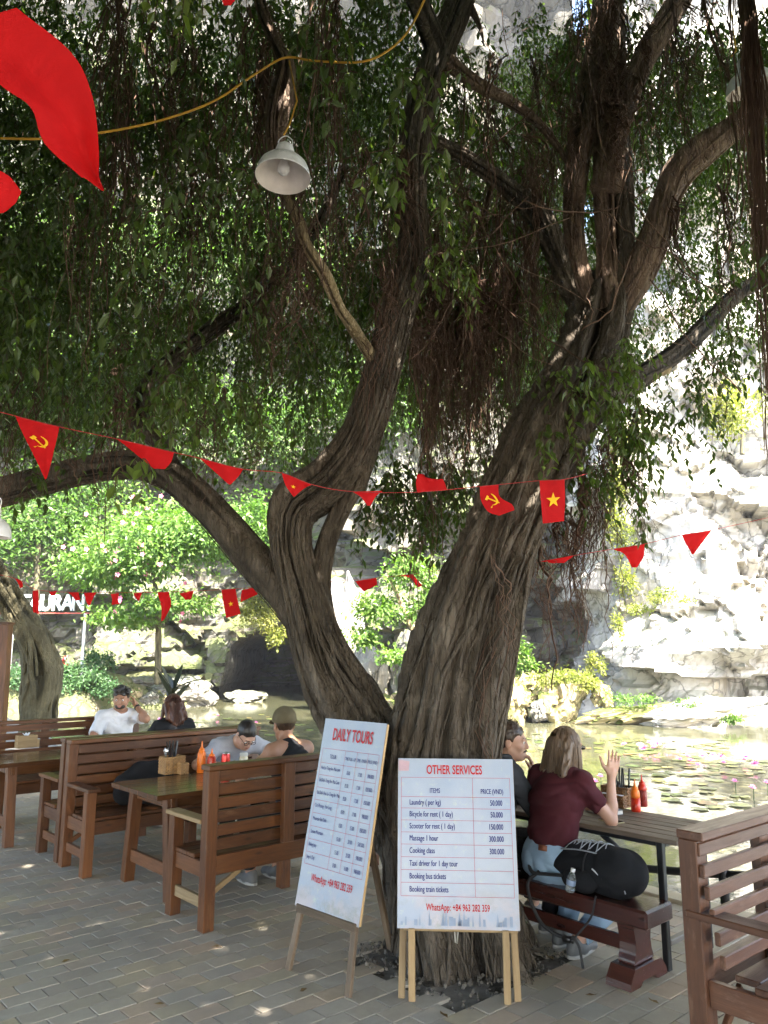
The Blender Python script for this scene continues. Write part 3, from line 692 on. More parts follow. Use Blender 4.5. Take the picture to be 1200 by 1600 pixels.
def in_gap(px, py):
    """openings the tree leaves in its curtain"""
    if py > 760: return True
    if px > 985 and py > 600 - .12 * (px - 985): return True
    if 690 < px < 800 and 15 < py < 215 and abs(px - 745) / 55 + abs(py - 110) / 110 < 1.0: return True
    if px < 260 and py > 735: return True
    if 570 < px < 760 and py > 735: return True
    if 760 < px < 985 and py > 690: return True
    return False
N_CLUMP = 480
def build_crown():
    wv = Weep(); far = Weep()
    # seen part: clumps of strands under the crown, in front of the pond
    n_ok = 0; tries = 0; quota = {'left': 400, 'top': 330, 'rest': 60, 'lefttop': 120}
    while sum(quota.values()) > 0 and tries < 120000:
        tries += 1
        y = RS.uniform(3.0, 11.5); x = RS.uniform(-.56 * y - .5, .56 * y + .5); z = RS.uniform(2.9, 3.2 + .75 * y)
        px, py, d = proj(x, y, z); L = RS.uniform(.35, .95)
        pb = proj(x, y, z - L * .95)[1]
        if py < -120 or in_gap(px, pb) or in_gap(px, py): continue
        # keep the sight line to the trunks, limbs, lamps and cable free
        rr = RS.rand(); m = 90 / y * 4
        if 560 - m < px < 690 + m and y < 5.4 and (pb > 520 or rr < .93): continue
        if 735 - m * .6 < px < 1235 and y < 5.7 and (px < 1120 or rr < .75): continue
        
        if px > 985 and py > 250 and rr < .35: continue
        if 345 < px < 545 and y < 4.7 and py < 420: continue
        if y < 4.3 and px < 720 and pb > 60 and py < 235: continue
        if px < 230 and y < 3.2: continue
        if px < 450 and y < 4.4 and pb > 610: continue
        if y < 6.4 and 180 < px < 430 and 400 < pb < 660 and rr < .8: continue
        if y < 4.6 and rr < .45: continue
        if y < 5.9 and px < 560 and py > 560: continue
        if y < 4.7 and px > 1060 and py < 300: continue
        zone = 'lefttop' if px < 640 and pb < 230 else 'left' if px < 640 else 'top' if py < 470 else 'rest'
        if quota[zone] <= 0: continue
        quota[zone] -= 1; n_ok += 1
        tint = np.clip(RS.normal(.38, .16), 0, 1); ls = RS.uniform(.060, .082); ns = RS.randint(11, 22)
        for q in range(ns):
            a = RS.uniform(0, 6.28); r = RS.uniform(0, .34)
            p0 = (x + r * math.cos(a), y + r * math.sin(a), z + RS.normal(0, .14)); LL = L * RS.uniform(.5, 1.1)
            wv.strand(p0, LL, (math.cos(a) * .5, math.sin(a) * .5, .5), max(7, int(LL / .036)), ls, tint, q % 2 == 0)
    # a weeping spray between the trunks and the shoots on the leaning trunk
    for (px, py, Y, n, L, sp, tint) in [(620, 770, 5.6, 34, .42, .2, .25), (600, 740, 5.7, 30, .4, .22, .3), (655, 790, 5.7, 22, .38, .14, .3), (690, 740, 6.2, 26, .6, .16, .25), (705, 760, 6.2, 16, .5, .1, .3),
                                        (905, 600, 4.95, 26, .35, .2, .75), (950, 640, 5.05, 30, .4, .18, .7), (880, 690, 4.95, 18, .3, .16, .6), (960, 560, 5.1, 22, .35, .16, .8), (985, 680, 5.3, 22, .38, .1, .35), (1010, 640, 5.5, 18, .34, .12, .35), (935, 740, 5.2, 22, .5, .1, .4),
                                        (700, 400, 4.7, 14, .3, .12, .95), (720, 440, 4.8, 12, .25, .1, .95), (690, 330, 4.6, 10, .25, .1, .9), (1080, 640, 5.7, 20, .35, .2, .35), (1130, 560, 5.7, 24, .4, .2, .4),
                                        (60, 740, 5.6, 10, .3, .12, .4), (205, 720, 3.3, 3, .25, .04, .85), (300, 615, 4.3, 14, .3, .16, .6), (360, 630, 4.4, 12, .3, .14, .65), (250, 620, 4.3, 10, .3, .12, .6), (520, 60, 3.4, 8, .3, .08, .6), (620, 130, 3.2, 9, .4, .08, .75), (615, 250, 3.3, 6, .35, .05, .8),
                                        (300, -20, 2.4, 4, .2, .06, .95), (270, -30, 2.3, 2, .22, .03, .95), (320, 190, 3.9, 9, .35, .08, .6), (270, 230, 3.9, 8, .3, .06, .55)]:
        c = at(px, py, Y)
        for q in range(n):
            a = RS.uniform(0, 6.28); r = abs(RS.normal(0, sp)); LL = L * RS.uniform(.5, 1.2)
            wv.strand((c.x + r * math.cos(a), c.y + r * math.sin(a), c.z + RS.normal(0, sp * .5)), LL, (math.cos(a) * .6, math.sin(a) * .6, .6), max(6, int(LL / .034)), .078, tint, True)
    part('foliage', wv.lf.mesh('foliage', M_LEAF), banyan)['kind'] = 'stuff'
    part('twig', wv.tw.mesh('twig', M_ROOT, True, tint=True), banyan)['kind'] = 'stuff'
    # unseen crown over and behind the viewer, added to shade terrace and hanging leaves
    n = 290000
    x = RS.uniform(-9.5, 6.5, n); y = RS.uniform(-9, 13, n); u = RS.rand(n)
    z = np.where(y < 1.0, 3.7 + 3.6 * u, np.maximum(3.7, 2.15 + .985 * y) + 3.2 * u) + .4 * noise3(np.stack([x * .5, y * .5, 0 * x], -1), 77)
    keep = (noise3(np.stack([x, y, z], -1) * .8, 70) > -.62)
    px, py, d = proj(x, np.maximum(y, .2), z)
    keep &= ~((y > .6) & (py > -170) & (px > -90) & (px < 1290))
    side = (RS.rand(n) < .0)
    x, y, z = x[keep], y[keep], z[keep]; m = len(x)
    # low unseen crown beside the frame, thinned at the right to let light in
    k = 26000; y2 = RS.uniform(1, 12, k); sg = np.where(RS.rand(k) < .78, -1, 1); x2 = sg * (.60 * y2 + .6 + RS.uniform(0, 4, k)); z2 = RS.uniform(3.3, 7, k)
    x, y, z = np.r_[x, x2], np.r_[y, y2], np.r_[z, z2]; m = len(x); P = np.stack([x, y, z], -1)
    th = RS.uniform(0, 6.28, m); D = np.stack([np.cos(th), np.sin(th), 0 * th - .5], -1); D /= np.linalg.norm(D, axis=1)[:, None]
    N = D * np.array([.4, .4, 0]) + np.array([0, 0, 1]) + RS.normal(0, .25, (m, 3)); S = np.cross(D, N); S /= np.linalg.norm(S, axis=1)[:, None]
    L = RS.uniform(.17, .27, m)[:, None]; V = np.stack([P, P + D * L * .45 + S * L * .25, P + D * L, P + D * L * .45 - S * L * .25], 1).reshape(-1, 3)
    F = (np.arange(m) * 4)[:, None] + np.arange(4)[None]
    part('foliage', mesh_np('foliage', V, [F], M_LEAF, False, tint=np.repeat(np.clip(RS.normal(.4, .2, m), 0, 1), 4)), banyan)['kind'] = 'stuff'
build_crown()
# ================================================================== FURNITURE
def plank(name, parent, a, b, w, h, mat, roll=0.0, up=(0, 0, 1), bev=.004, label=None):
    """a board from a to b (its grain along X), w wide, h thick along 'up'"""
    a, b = Vector(a), Vector(b); d = b - a; L = d.length; x = d.normalized()
    upv = Vector(up)
    if abs(x.dot(upv)) > .95: upv = Vector((0, 1, 0))
    y = upv.cross(x).normalized(); z = x.cross(y)
    m = Matrix((x, y, z)).transposed()
    o = ob(name, rbox(L, w, h, bev, mat), parent, (a + b) / 2, m)
    if label: o['label'] = label
    return o

def bench(label, loc, rotz, L=1.9, mat=M_BENCH, mids=(), lean=0.0, gap=.014, arm_pale=(False, False), H=1.02, seat_z=.44, arm_z=.66, nsl=6, group='slatted wooden benches on the terrace', depth=.45, midleg=True, slatdir=1):
    t = thing('wooden_bench', label, 'bench', loc, rotz, group)
    ps = .08
    for x in (ps / 2, L - ps / 2):
        plank('leg', t, (x, 0, 0), (x, 0, H - .035), ps, ps, mat, up=(0, 1, 0))
        plank('leg', t, (x, depth, 0), (x, depth, arm_z - .016), ps, ps * .95, mat, up=(0, 1, 0))
    if midleg:
        plank('leg', t, (L / 2, depth, 0), (L / 2, depth, seat_z - .14), ps, ps, mat, up=(0, 1, 0))
    for x in mids:
        plank('back_post', t, (x, 0, seat_z - .1), (x, 0, H - .035), .09, .05, mat, up=(0, 1, 0))
    plank('top_rail', t, (0, .012, H - .017), (L, .012, H - .017), .115, .034, mat)
    z0, z1 = seat_z + .03, H - .045; n = nsl; sh = (z1 - z0 - gap * (n - 1)) / n
    for k in range(n):
        z = z0 + sh / 2 + k * (sh + gap); f = 1 - (z - z0) / (z1 - z0)
        y = slatdir * (ps / 2 + .012) * .6 + lean * f
        plank('back_slat', t, (.012 if lean else ps, y, z), (L - (.012 if lean else ps), y, z), sh, .024, mat, up=(0, 1, .0))
    plank('back_rail', t, (ps, -.012, seat_z - .05), (L - ps, -.012, seat_z - .05), .12, .034, mat, up=(0, 1, 0))
    for k in range(4):
        y = .055 + lean * .9 + k * (depth - .02 - lean * .9) / 4 + .04
        plank('seat_plank', t, (.02 if 0 < k else ps + .002, y, seat_z - .0125), (L - (.02 if 0 < k else ps + .002), y, seat_z - .0125), (depth - lean * .9) / 4 - .008, .026, mat)
    plank('front_rail', t, (ps, depth + .005, seat_z - .08), (L - ps, depth + .005, seat_z - .08), .10, .03, mat, up=(0, 1, 0))
    for i, x in enumerate((ps / 2, L - ps / 2)):
        plank('seat_side', t, (x, ps / 2, seat_z - .08), (x, depth - ps / 2, seat_z - .08), .10, .035, mat, up=(1, 0, 0))
        m = M_PALE if arm_pale[i] else mat
        plank('armrest', t, (x, -.02 - (.0 if lean else -.06), arm_z), (x, depth + .075, arm_z), .10, .028, m, label='paler new board armrest' if arm_pale[i] else None)
        plank('side_stretcher', t, (x, ps / 2, .16), (x, depth - ps / 2, .16), .07, .03, M_PALE if arm_pale[i] else mat, up=(1, 0, 0))
        s = 1 if i == 0 else -1
        plank('brace', t, (x + s * .03, .03, .20), (x + s * .26, .03, seat_z - .12), .035, .022, M_PALE if arm_pale[i] else mat, up=(0, 1, 0), label='pale raw wood brace' if arm_pale[i] else None)
    return t
B_C = Vector((-1.174, 5.304, 0)); B_B = Vector((-2.706, 6.843, 0)); B_A2 = Vector((-2.80, 6.965, 0)); B_A = B_A2 + 2.17 * W - .02 * U
def org(p, L): return p + U * L            # a bench that faces -W is turned round
bench('brown bench nearest the tour board, seen from behind, with a pale new armrest', B_C, UA, 1.9, M_BENCH, (.66, 1.26), arm_pale=(True, False), slatdir=1)
bench('brown bench in the middle row where the man in glasses bends over his plate', org(B_B, 1.9), UA + math.pi, 1.9, M_BENCH, (.64, 1.26))
bench('brown bench back to back with the middle one, red haired woman sits on it', B_A2, UA, 1.95, M_BENCH, (.64, 1.26))
bench('brown bench farthest back at the left, man in white T-shirt sits on it', org(B_A, 1.7), UA + math.pi, 1.7, M_BENCH, (.6, 1.1), gap=.02)
B_R = Vector((1.245, 3.36, 0))
bench('reddish brown bench cut off by the right edge of the picture, empty seat', B_R + 1.9 * Vector((math.cos(R(40)), math.sin(R(40)), 0)), R(40) + math.pi, 1.9, M_BENCH_R, (.64, 1.26), lean=.085, gap=.03, seat_z=.50, arm_z=.71, H=1.03, depth=.52)

def table(label, loc, rotz, L=1.45, Wd=.80, H=.745):
    """local x along the length from the near end, y across"""
    t = thing('dining_table', label, 'table', loc, rotz, 'brown dining tables on the terrace')
    n = 5; w = Wd / n
    for k in range(n):
        plank('table_plank', t, (-.16, -Wd / 2 + w * (k + .5), H - .018), (L, -Wd / 2 + w * (k + .5), H - .018), w - .003, .036, M_TABLE, bev=.003)
    for x in (0, L - .16):
        plank('end_rail', t, (x, -Wd / 2 + .06, H - .078), (x, Wd / 2 - .06, H - .078), .08, .035, M_TABLE, up=(1, 0, 0))
        for s in (-1, 1):
            plank('leg', t, (x, s * (Wd / 2 - .035), 0), (x, s * (Wd / 2 - .12), H - .04), .075, .085, M_BENCH, up=(1, 0, 0))
        plank('stretcher', t, (x, -Wd / 2 + .10, .20), (x, Wd / 2 - .10, .20), .09, .032, M_BENCH, up=(1, 0, 0))
    for s in (-1, 1):
        plank('side_rail', t, (.03, s * (Wd / 2 - .12), H - .078), (L - .19, s * (Wd / 2 - .12), H - .078), .08, .03, M_TABLE, up=(0, 1, 0))
    return t
T_B = (gnd(195, 1376) + gnd(270, 1409)) / 2; T_B.z = 0
T_A = gnd(12, 1324) + .365 * W; T_A.z = 0
table('brown table with sauce bottles and a bamboo basket, between the two middle benches', T_B, UA)
table('brown table at the left edge with a small wooden tissue box on it', T_A, UA)

# right side: lacquered stool bench and plank table on a black iron frame
S_FOOT = Vector((1.385, 4.60, 0))
def stool_bench():
    t = thing('stool_bench', 'dark red lacquered bench on carved pedestals, woman and rucksack on it', 'bench', S_FOOT, UA + math.pi / 2)   # local x runs away along W
    L = 1.55
    ob('seat', rbox(L, .285, .095, .012, M_LACQ), t, (L / 2 - .16, 0, .40 - .0475))
    for x in (0, L - .34):
        # pedestal: waisted board on a chamfered foot with an arch
        prof = [(.095, .30), (.082, .24), (.075, .20), (.082, .15), (.098, .115), (.098, .095)]
        bm = bmesh.new()
        pts = [(-w, z) for w, z in prof] + [(w, z) for w, z in prof[::-1]]
        f = bm.faces.new([bm.verts.new((-.05, y, z)) for y, z in pts]); r = bmesh.ops.extrude_face_region(bm, geom=[f])
        bmesh.ops.translate(bm, vec=(.10, 0, 0), verts=[v for v in r['geom'] if isinstance(v, bmesh.types.BMVert)])
        bmesh.ops.recalc_face_normals(bm, faces=bm.faces[:]); bmesh.ops.bevel(bm, geom=[e for e in bm.edges if e.calc_length() > .08], offset=.006, segments=1, affect='EDGES')
        me = bpy.data.meshes.new('pedestal'); bm.to_mesh(me); bm.free(); me.materials.append(M_LACQ); ob('pedestal', me, t, (x, 0, 0))
        bm = bmesh.new()
        pts = [(-.19, 0), (-.185, .035), (-.135, .095), (.135, .095), (.185, .035), (.19, 0), (.09, 0), (.06, .025), (-.06, .025), (-.09, 0)]
        f = bm.faces.new([bm.verts.new((-.075, y, z)) for y, z in pts]); r = bmesh.ops.extrude_face_region(bm, geom=[f])
        bmesh.ops.translate(bm, vec=(.15, 0, 0), verts=[v for v in r['geom'] if isinstance(v, bmesh.types.BMVert)])
        bmesh.ops.recalc_face_normals(bm, faces=bm.faces[:])
        me = bpy.data.meshes.new('foot'); bm.to_mesh(me); bm.free(); me.materials.append(M_LACQ); ob('foot', me, t, (x, 0, 0))
    plank('stretcher', t, (.05, 0, .165), (L - .39, 0, .165), .075, .03, M_LACQ, up=(0, 1, 0))
stool_bench()
def plank_table():
    t = thing('plank_table', 'weathered plank table on a black iron frame beside the pond', 'table', S_FOOT + .225 * U - .06 * W, UA + math.pi / 2)
    L, Wd, H = 1.45, .62, .715                    # x along W, y along -U
    for k in range(6):
        y = .06 - Wd / 6 * (k + .5); plank('table_plank', t, (-.13, y, H - .014), (L, y, H - .014), Wd / 6 - .007, .028, M_GREYWOOD, bev=.003)
    for x in (0, L - .2):
        for y in (0, -.50):
            plank('leg', t, (x, y, 0), (x, y, H - .028), .038, .038, M_IRON, up=(1, 0, 0))
        plank('cross_bar', t, (x, -.02, H - .05), (x, -.48, H - .05), .04, .03, M_IRON)
        plank('foot_rail', t, (x, -.02, .14), (x, -.48, .14), .04, .03, plain('grey_iron', (.16, .15, .14), .5, .5, .4))
    for y in (0, -.50): plank('side_bar', t, (.02, y, H - .045), (L - .22, y, H - .045), .03, .032, M_IRON)
    return t
plank_table()
def rail():
    t = thing('edge_rail', 'low black pipe rail along the pond edge behind the plank table', 'railing', gnd(1000, 1400))
    mb = MB(); a, b = at(925, 1349, 6.45) - t.location, at(1230, 1372, 5.3) - t.location
    mb.tube(spline([a, a.lerp(b, .5) + Vector((0, 0, -.01)), b], 12), .028, 10); ob('pipe', mb.mesh('pipe', M_IRON), t)
    for x, y, Y in ((982, 1352, 6.2), (1130, 1365, 5.62)):
        mb = MB(); c = at(x, y, Y) - t.location
        mb.tube([c + Vector((0, 0, -.35)), c + Vector((0, 0, .07)), c + Vector((0, 0, .09))], [.03, .034, .012], 10); ob('post', mb.mesh('post', M_IRON), t)
    mb = MB(); mb.tube([at(938, 1300, 6.3) - t.location, at(985, 1345, 6.2) - t.location], .025, 8); ob('brace', mb.mesh('brace', M_IRON), t)
rail()
mbp = MB(); p = gnd(0, 1290) ; p = Vector((-4.6, 8.9, 0))
t_ = thing('timber_post', 'dark brown timber post at the left edge of the picture', 'post', at(2, 1120, 10.2).xy.to_3d())
plank('shaft', t_, (0, 0, -.02), (-.05, 0, 2.12), .14, .14, M_BENCH, up=(0, 1, 0)); plank('cap', t_, (-.05, 0, 2.12), (-.05, 0, 2.15), .17, .17, M_BENCH, up=(0, 1, 0))

# ================================================================== PRICE BOARDS
M_RED = plain('red_print', (.42, .010, .016), .5, .3, var=.05); M_BLUE = plain('navy_print', (.030, .034, .16), .5, .3, var=.05)
def m_board(seed):
    t = NT('printed_board'); off = t.coord('Object'); mp = t.n('ShaderNodeMapping'); mp.inputs['Location'].default_value = (seed, seed * 2, 0); t.t.links.new(off, mp.inputs['Vector']); v = mp.outputs[0]
    sp = t.n('ShaderNodeSeparateXYZ'); t.t.links.new(off, sp.inputs[0])
    f = t.noise(v, 2.6, 4, .6); g = t.noise(v, 22, 5, .7)
    c = t.mix(t.ramp(f, [(.35, 0.0), (.7, 1.0)]), (.25, .295, .375), (.33, .35, .395))
    low = t.ramp(sp.outputs[1], [(.0, 1.0), (.10, .8), (.2, .0)])
    pink = t.ramp(t.noise(v, 5, 4, .6), [(.42, (.24, .285, .37)), (.6, (.38, .31, .315))])
    c = t.mix(t.math('MULTIPLY', low, .75), c, pink)
    c = t.mix(t.ramp(g, [(.58, 0.0), (.72, .65)]), c, (.36, .40, .33))
    mil = t.math('MULTIPLY', t.ramp(t.noise(v, 7, 6, .75), [(.5, 0.0), (.62, 1.0)]), t.ramp(sp.outputs[1], [(.02, 1.0), (.22, .0)])); c = t.mix(t.math('MULTIPLY', mil, .7), c, (.22, .23, .20))
    return t.fin(c, .32, .45)
def text(s, size, sx=.62, bold=.012, mat=M_BLUE, align='LEFT'):
    cu = bpy.data.curves.new('lettering', 'FONT'); cu.body = s; cu.size = size; cu.offset = bold * size if bold >= .012 else 0; cu.align_x = align; cu.align_y = 'CENTER'; cu.resolution_u = 3; cu.space_character = 1.02
    o = bpy.data.objects.new('lettering', cu); COL.objects.link(o); dg = bpy.context.evaluated_depsgraph_get(); dg.update()
    me = bpy.data.meshes.new_from_object(o.evaluated_get(dg)); bpy.data.objects.remove(o); bpy.data.curves.remove(cu)
    for v in me.vertices: v.co.x *= sx
    if bold < .012:                                  # small print: a second, slightly shifted impression thickens the strokes
        n = len(me.vertices); co = np.zeros(n * 3, np.float32); me.vertices.foreach_get('co', co); co = co.reshape(-1, 3); fs = {}
        for q in me.polygons: fs.setdefault(len(q.vertices), []).append(list(q.vertices))
        mb = MB(); [mb.add(co + np.array([dx * size, 0, dz]), list(fs.values())) for dx, dz in ((-.012, 0), (.012, .00025))]
        me = mb.mesh('lettering', None, False)
    me.materials.clear(); me.materials.append(mat); return me
def flat(pts_list, mat, name='print'):
    mb = MB()
    for pts in pts_list: mb.add([(x, y, 0) for x, y in pts], [[list(range(len(pts)))]])
    return mb.mesh(name, mat, False)
M_BOARDSIDE = plain('plywood_edge', (.42, .27, .12), .6)
def board(parent, loc, rot, w, h, seed):
    """panel in its own plane: x right, y up, z towards the reader"""
    b = ob('panel', rbox(w, h, .016, .002, M_BOARDSIDE), parent, loc, rot)
    n = 24; xs = np.linspace(-w / 2 + .001, w / 2 - .001, n); ys = np.linspace(-h / 2 - .004, h / 2 + .004, n); X, Y = np.meshgrid(xs, ys, indexing='ij')
    Z = .0110 + .0014 * noise3(np.stack([X * 7 + seed, Y * 5, 0 * X], -1), 2) + .004 * np.clip(np.abs(Y) / (h / 2) - .95, 0, 1) * 6 * noise3(np.stack([X * 9, Y * 0 + seed, 0 * X], -1), 8)
    Z = np.maximum(Z, .0095)
    i = np.arange(n - 1)[:, None] * n; j = np.arange(n - 1)[None, :]
    Q = np.stack([i + j, i + n + j, i + n + j + 1, i + j + 1], -1).reshape(-1, 4)
    ob('poster', mesh_np('poster', np.stack([X, Y + h / 2, Z], -1).reshape(-1, 3), [Q], m_board(seed)), b, (0, -h / 2, 0))
    return b
def put(b, w, h, s, u, v, size, name, **k):
    return ob(name, text(s, size, **k), b, (-w / 2 + u * w, h / 2 - v * h, .0150))
def lines(b, w, h, hs, vs, x0, x1, th=.0022, slope=0):
    m = M_RULE
    for v in hs: ob('table_rule', flat([[(0, -th / 2), ((x1 - x0) * w, -th / 2), ((x1 - x0) * w, th / 2), (0, th / 2)]], m, 'rule'), b, (-w / 2 + x0 * w, h / 2 - v * h, .0141))
    for u in vs: ob('table_rule', flat([[(-th / 2, 0), (th / 2, 0), (th / 2, (hs[-1] - hs[0]) * h), (-th / 2, (hs[-1] - hs[0]) * h)]], m, 'rule'), b, (-w / 2 + u * w, h / 2 - hs[-1] * h, .0144))
M_RULE = plain('rule_print', (.34, .085, .12), .5)
def services_board():
    p0 = Vector((.385, 4.305, 0)); w, h = .635, .835; yaw = R(-4)
    t = thing('price_board', 'upright white OTHER SERVICES price board on pale wooden legs leaning by the trunk', 'sign', p0, yaw)
    ln = math.atan2(.15, .815); rot = Matrix.Rotation(math.pi / 2 - ln, 3, 'X')
    up = rot @ Vector((0, 1, 0)); bot = Vector((0, .012, .345))
    b = board(t, bot + up * h / 2, rot, w, h, 1.3)
    put(b, w, h, 'OTHER SERVICES', .49, .068, .066, 'title_lettering', sx=.60, bold=.022, mat=M_RED, align='CENTER')
    hs = [.115, .235, .305, .378, .450, .522, .597, .672, .745, .822]
    lines(b, w, h, hs, [.03, .645, .965], .03, .965)
    put(b, w, h, 'ITEMS', .32, .198, .036, 'table_lettering', sx=.60, bold=.007, align='CENTER'); put(b, w, h, 'PRICE (VND)', .81, .200, .036, 'table_lettering', sx=.60, bold=.007, align='CENTER')
    rows = [('Laundry ( per kg)', '50.000'), ('Bicycle for rent ( 1 day)', '50.000'), ('Scooter for rent ( 1 day)', '150.000'), ('Massage 1 hour', '300.000'), ('Cooking class', '300.000'), ('Taxi driver for 1 day tour', ''), ('Booking bus tickets', ''), ('Booking train tickets', '')]
    for k, (a, c) in enumerate(rows):
        v = (hs[k + 1] + hs[k + 2]) / 2
        put(b, w, h, a, .10, v, .040, 'row_lettering', sx=.60, bold=.003)
        if c: put(b, w, h, c, .895, v, .040, 'price_lettering', sx=.60, bold=.007, align='RIGHT')
    put(b, w, h, 'WhatsApp: +84 963 282 359', .50, .885, .046, 'phone_lettering', sx=.60, bold=.013, mat=M_RED, align='CENTER')
    # faint skyline print along the foot
    rs = np.random.RandomState(4); q = []
    for k in range(26):
        x = -w / 2 + w * rs.uniform(.02, .95); ww = rs.uniform(.006, .022); hh = rs.uniform(.015, .05)
        if rs.rand() < .4: q.append([(x, .012), (x + ww, .012), (x + ww / 2, .02 + hh * 1.5)])
        else: q.append([(x, .012), (x + ww, .012), (x + ww, .012 + hh), (x, .012 + hh)])
    ob('skyline_print', flat(q, plain('faint_print', (.19, .235, .32), .5)), b, (0, -h / 2, .0140))
    ob('corner_print', flat([[(0, 0), (.055, 0), (.06, .05), (0, .06)]], plain('pink_print', (.42, .27, .30), .5)), b, (-w / 2 + .004, h / 2 - .062, .0140))
    for sx in (-1, 1):
        x = sx * (w / 2 - .075)
        plank('leg', t, (x, -.005, 0), (x + sx * .0, .012 - .013 * 1, .345), .036, .02, M_PALE, up=(0, -1, 0)); 
        plank('leg', t, (x + sx * .055, .03, 0), (x + sx * .03, .16, 1.05), .036, .02, M_PALE, up=(0, -1, 0))
    plank('bottom_bar', t, (-w / 2 + .03, .020, .338), (w / 2 - .01, .020, .338), .022, .018, M_PALE, up=(0, -1, 0))
    ob('chain', (lambda mb: ([mb.tube([(.0, .0, .0), (.004, 0, -.05), (.012, 0, -.055), (.018, 0, 0)], .004, 6)], mb.mesh('chain', plain('rope', (.3, .28, .24), .8)))[1])(MB()), t, (-.02, .005, .33))
services_board()

def tours_board():
    L, Rr = gnd(447, 1514), gnd(548, 1560); d = (Rr - L); yaw = math.atan2(d.y, d.x); p0 = (L + Rr) / 2; p0.z = 0
    w, h = .535, 1.045
    t = thing('price_board', 'tall white DAILY TOURS board on a dark wooden easel, turned to the left', 'sign', p0, yaw)
    ln = math.atan2(.215, 1.02); rot = Matrix.Rotation(math.pi / 2 - ln, 3, 'X'); up = rot @ Vector((0, 1, 0)); bot = Vector((0, .065, .325))
    b = board(t, bot + up * h / 2, rot, w, h, 4.1)
    put(b, w, h, 'DAILY TOURS', .5, .085, .098, 'title_lettering', sx=.56, bold=.022, mat=M_RED, align='CENTER')
    hs = [.165, .245, .312, .380, .448, .518, .588, .656, .722, .785]
    cols = [.05, .43, .62, .79, .955]; lines(b, w, h, hs, cols, .05, .955)
    for s, u in (('TOUR', .24), ('TIME PICK - UP', .525), ('TIME - FINISH', .705), ('PRICE (VND)', .872)):
        put(b, w, h, s, u, .208, .034 if s == 'TOUR' else .027, 'table_lettering', sx=.60 if s == 'TOUR' else .50, bold=.01, align='CENTER')
    rows = [('Hoa Lu- Trang An- Mua cave', '8.30', '17.00', '800.000'), ('Bai Dinh- Trang An- Mua Cave', '8.30', '17.00', '820.000'), ('Bai Dinh- Hoa Lu- Trang An- Mua', '8.30', '17.00', '850.000'), ('Cuc Phuong- Van Long', '8.30', '17.00', '900.000'),
            ('Mountain Bai Dinh', '8.30', '15.00', '850.000'), ('Sunset Mountain', '15.00', '20.00', '500.000'), ('Biking Jeep', '15.00', '20.00', '900.000'), ('Jeep 1 Day', '8.00', '16.00', '900.000')]
    for k, r in enumerate(rows):
        v = (hs[k + 1] + hs[k + 2]) / 2
        put(b, w, h, r[0], .07, v - .006, .030, 'row_lettering', sx=.47 if len(r[0]) > 22 else .52, bold=.010)
        for s, u in zip(r[1:], (.525, .705, .872)): put(b, w, h, s, u, v + .004, .031, 'price_lettering', sx=.50, bold=.010, align='CENTER')
    put(b, w, h, 'WhatsApp: +84 963 282 359', .52, .845, .055, 'phone_lettering', sx=.52, bold=.013, mat=M_RED, align='CENTER')
    for sx in (-1, 1):
        x = sx * (w / 2 - .05)
        plank('leg', t, (x + sx * .03, .0, 0), (x, .078 + .008, .40), .042, .024, M_EASEL, up=(0, -1, 0))
    plank('ledge', t, (-w / 2 + .02, .055, .315), (w / 2 - .02, .055, .315), .045, .02, M_EASEL, up=(0, -1, 0))
    iv = Matrix.Rotation(-yaw, 3, 'Z'); foot = iv @ (Vector((.04, 5.02, 0)) - p0)
    plank('rear_leg', t, foot, (foot.x * .3 + .12, .24, .88), .045, .024, M_EASEL, up=(0, -1, 0))
tours_board()

# ================================================================== BUNTING, CABLE, LAMPS
M_FLAG = plain('red_cloth', (.60, .008, .012), .75, .25, var=.06); M_YEL = plain('yellow_cloth', (.85, .46, .015), .75, .25, var=.05); M_CORD = plain('red_cord', (.38, .03, .03), .8)
_tr = NT('thin_red_cloth'); _f = _tr.noise(_tr.coord('Object'), 9, 4, .6, .8); _w = _tr.noise(_tr.coord('Object'), 380, 2); _tr.fin(_tr.ramp(_f, [(.3, (.50, .006, .010)), (.7, (.64, .012, .016))]), .75, .2); _tr.bump(_tr.math('ADD', _f, _tr.math('MULTIPLY', _w, .15)), .8, .012)
_n = _tr.n('ShaderNodeBsdfTranslucent'); _n.inputs['Color'].default_value = (.75, .012, .012, 1); _m = _tr.n('ShaderNodeMixShader'); _m.inputs[0].default_value = .35
_tr.t.links.new(_tr.b.outputs[0], _m.inputs[1]); _tr.t.links.new(_n.outputs[0], _m.inputs[2]); _tr.t.links.new(_m.outputs[0], _tr.out.inputs['Surface']); M_FLAG = _tr.m
STAR = [(math.sin(k * math.pi / 5) * (1 if k % 2 == 0 else .40), math.cos(k * math.pi / 5) * (1 if k % 2 == 0 else .40)) for k in range(10)]
def sickle():
    q = []
    n = 12
    for k in range(n):                              # crescent
        a0, a1 = R(75 - 190 * k / n), R(75 - 190 * (k + 1) / n); f0, f1 = k / n, (k + 1) / n
        w0, w1 = .02 + .20 * math.sin(math.pi * min(1, f0 * .8 + .12)) * (1 if k else .3), .02 + .20 * math.sin(math.pi * min(1, f1 * .8 + .12))
        q.append([(.8 * math.cos(a0), .8 * math.sin(a0)), (.8 * math.cos(a1), .8 * math.sin(a1)), ((.8 - w1) * math.cos(a1) * .96, (.8 - w1) * math.sin(a1)), ((.8 - w0) * math.cos(a0) * .96, (.8 - w0) * math.sin(a0))])
    q.append([(-.38, -.72), (-.26, -.62), (-.62, -.98), (-.74, -.88)])                                     # sickle handle
    q.append([(-.50, .28), (-.38, .42), (.62, -.66), (.46, -.80)])                                         # hammer shaft
    q.append([(-.78, .22), (-.36, .66), (-.14, .44), (-.56, .02)])                                         # hammer head
    return q
FLAGROOT = []
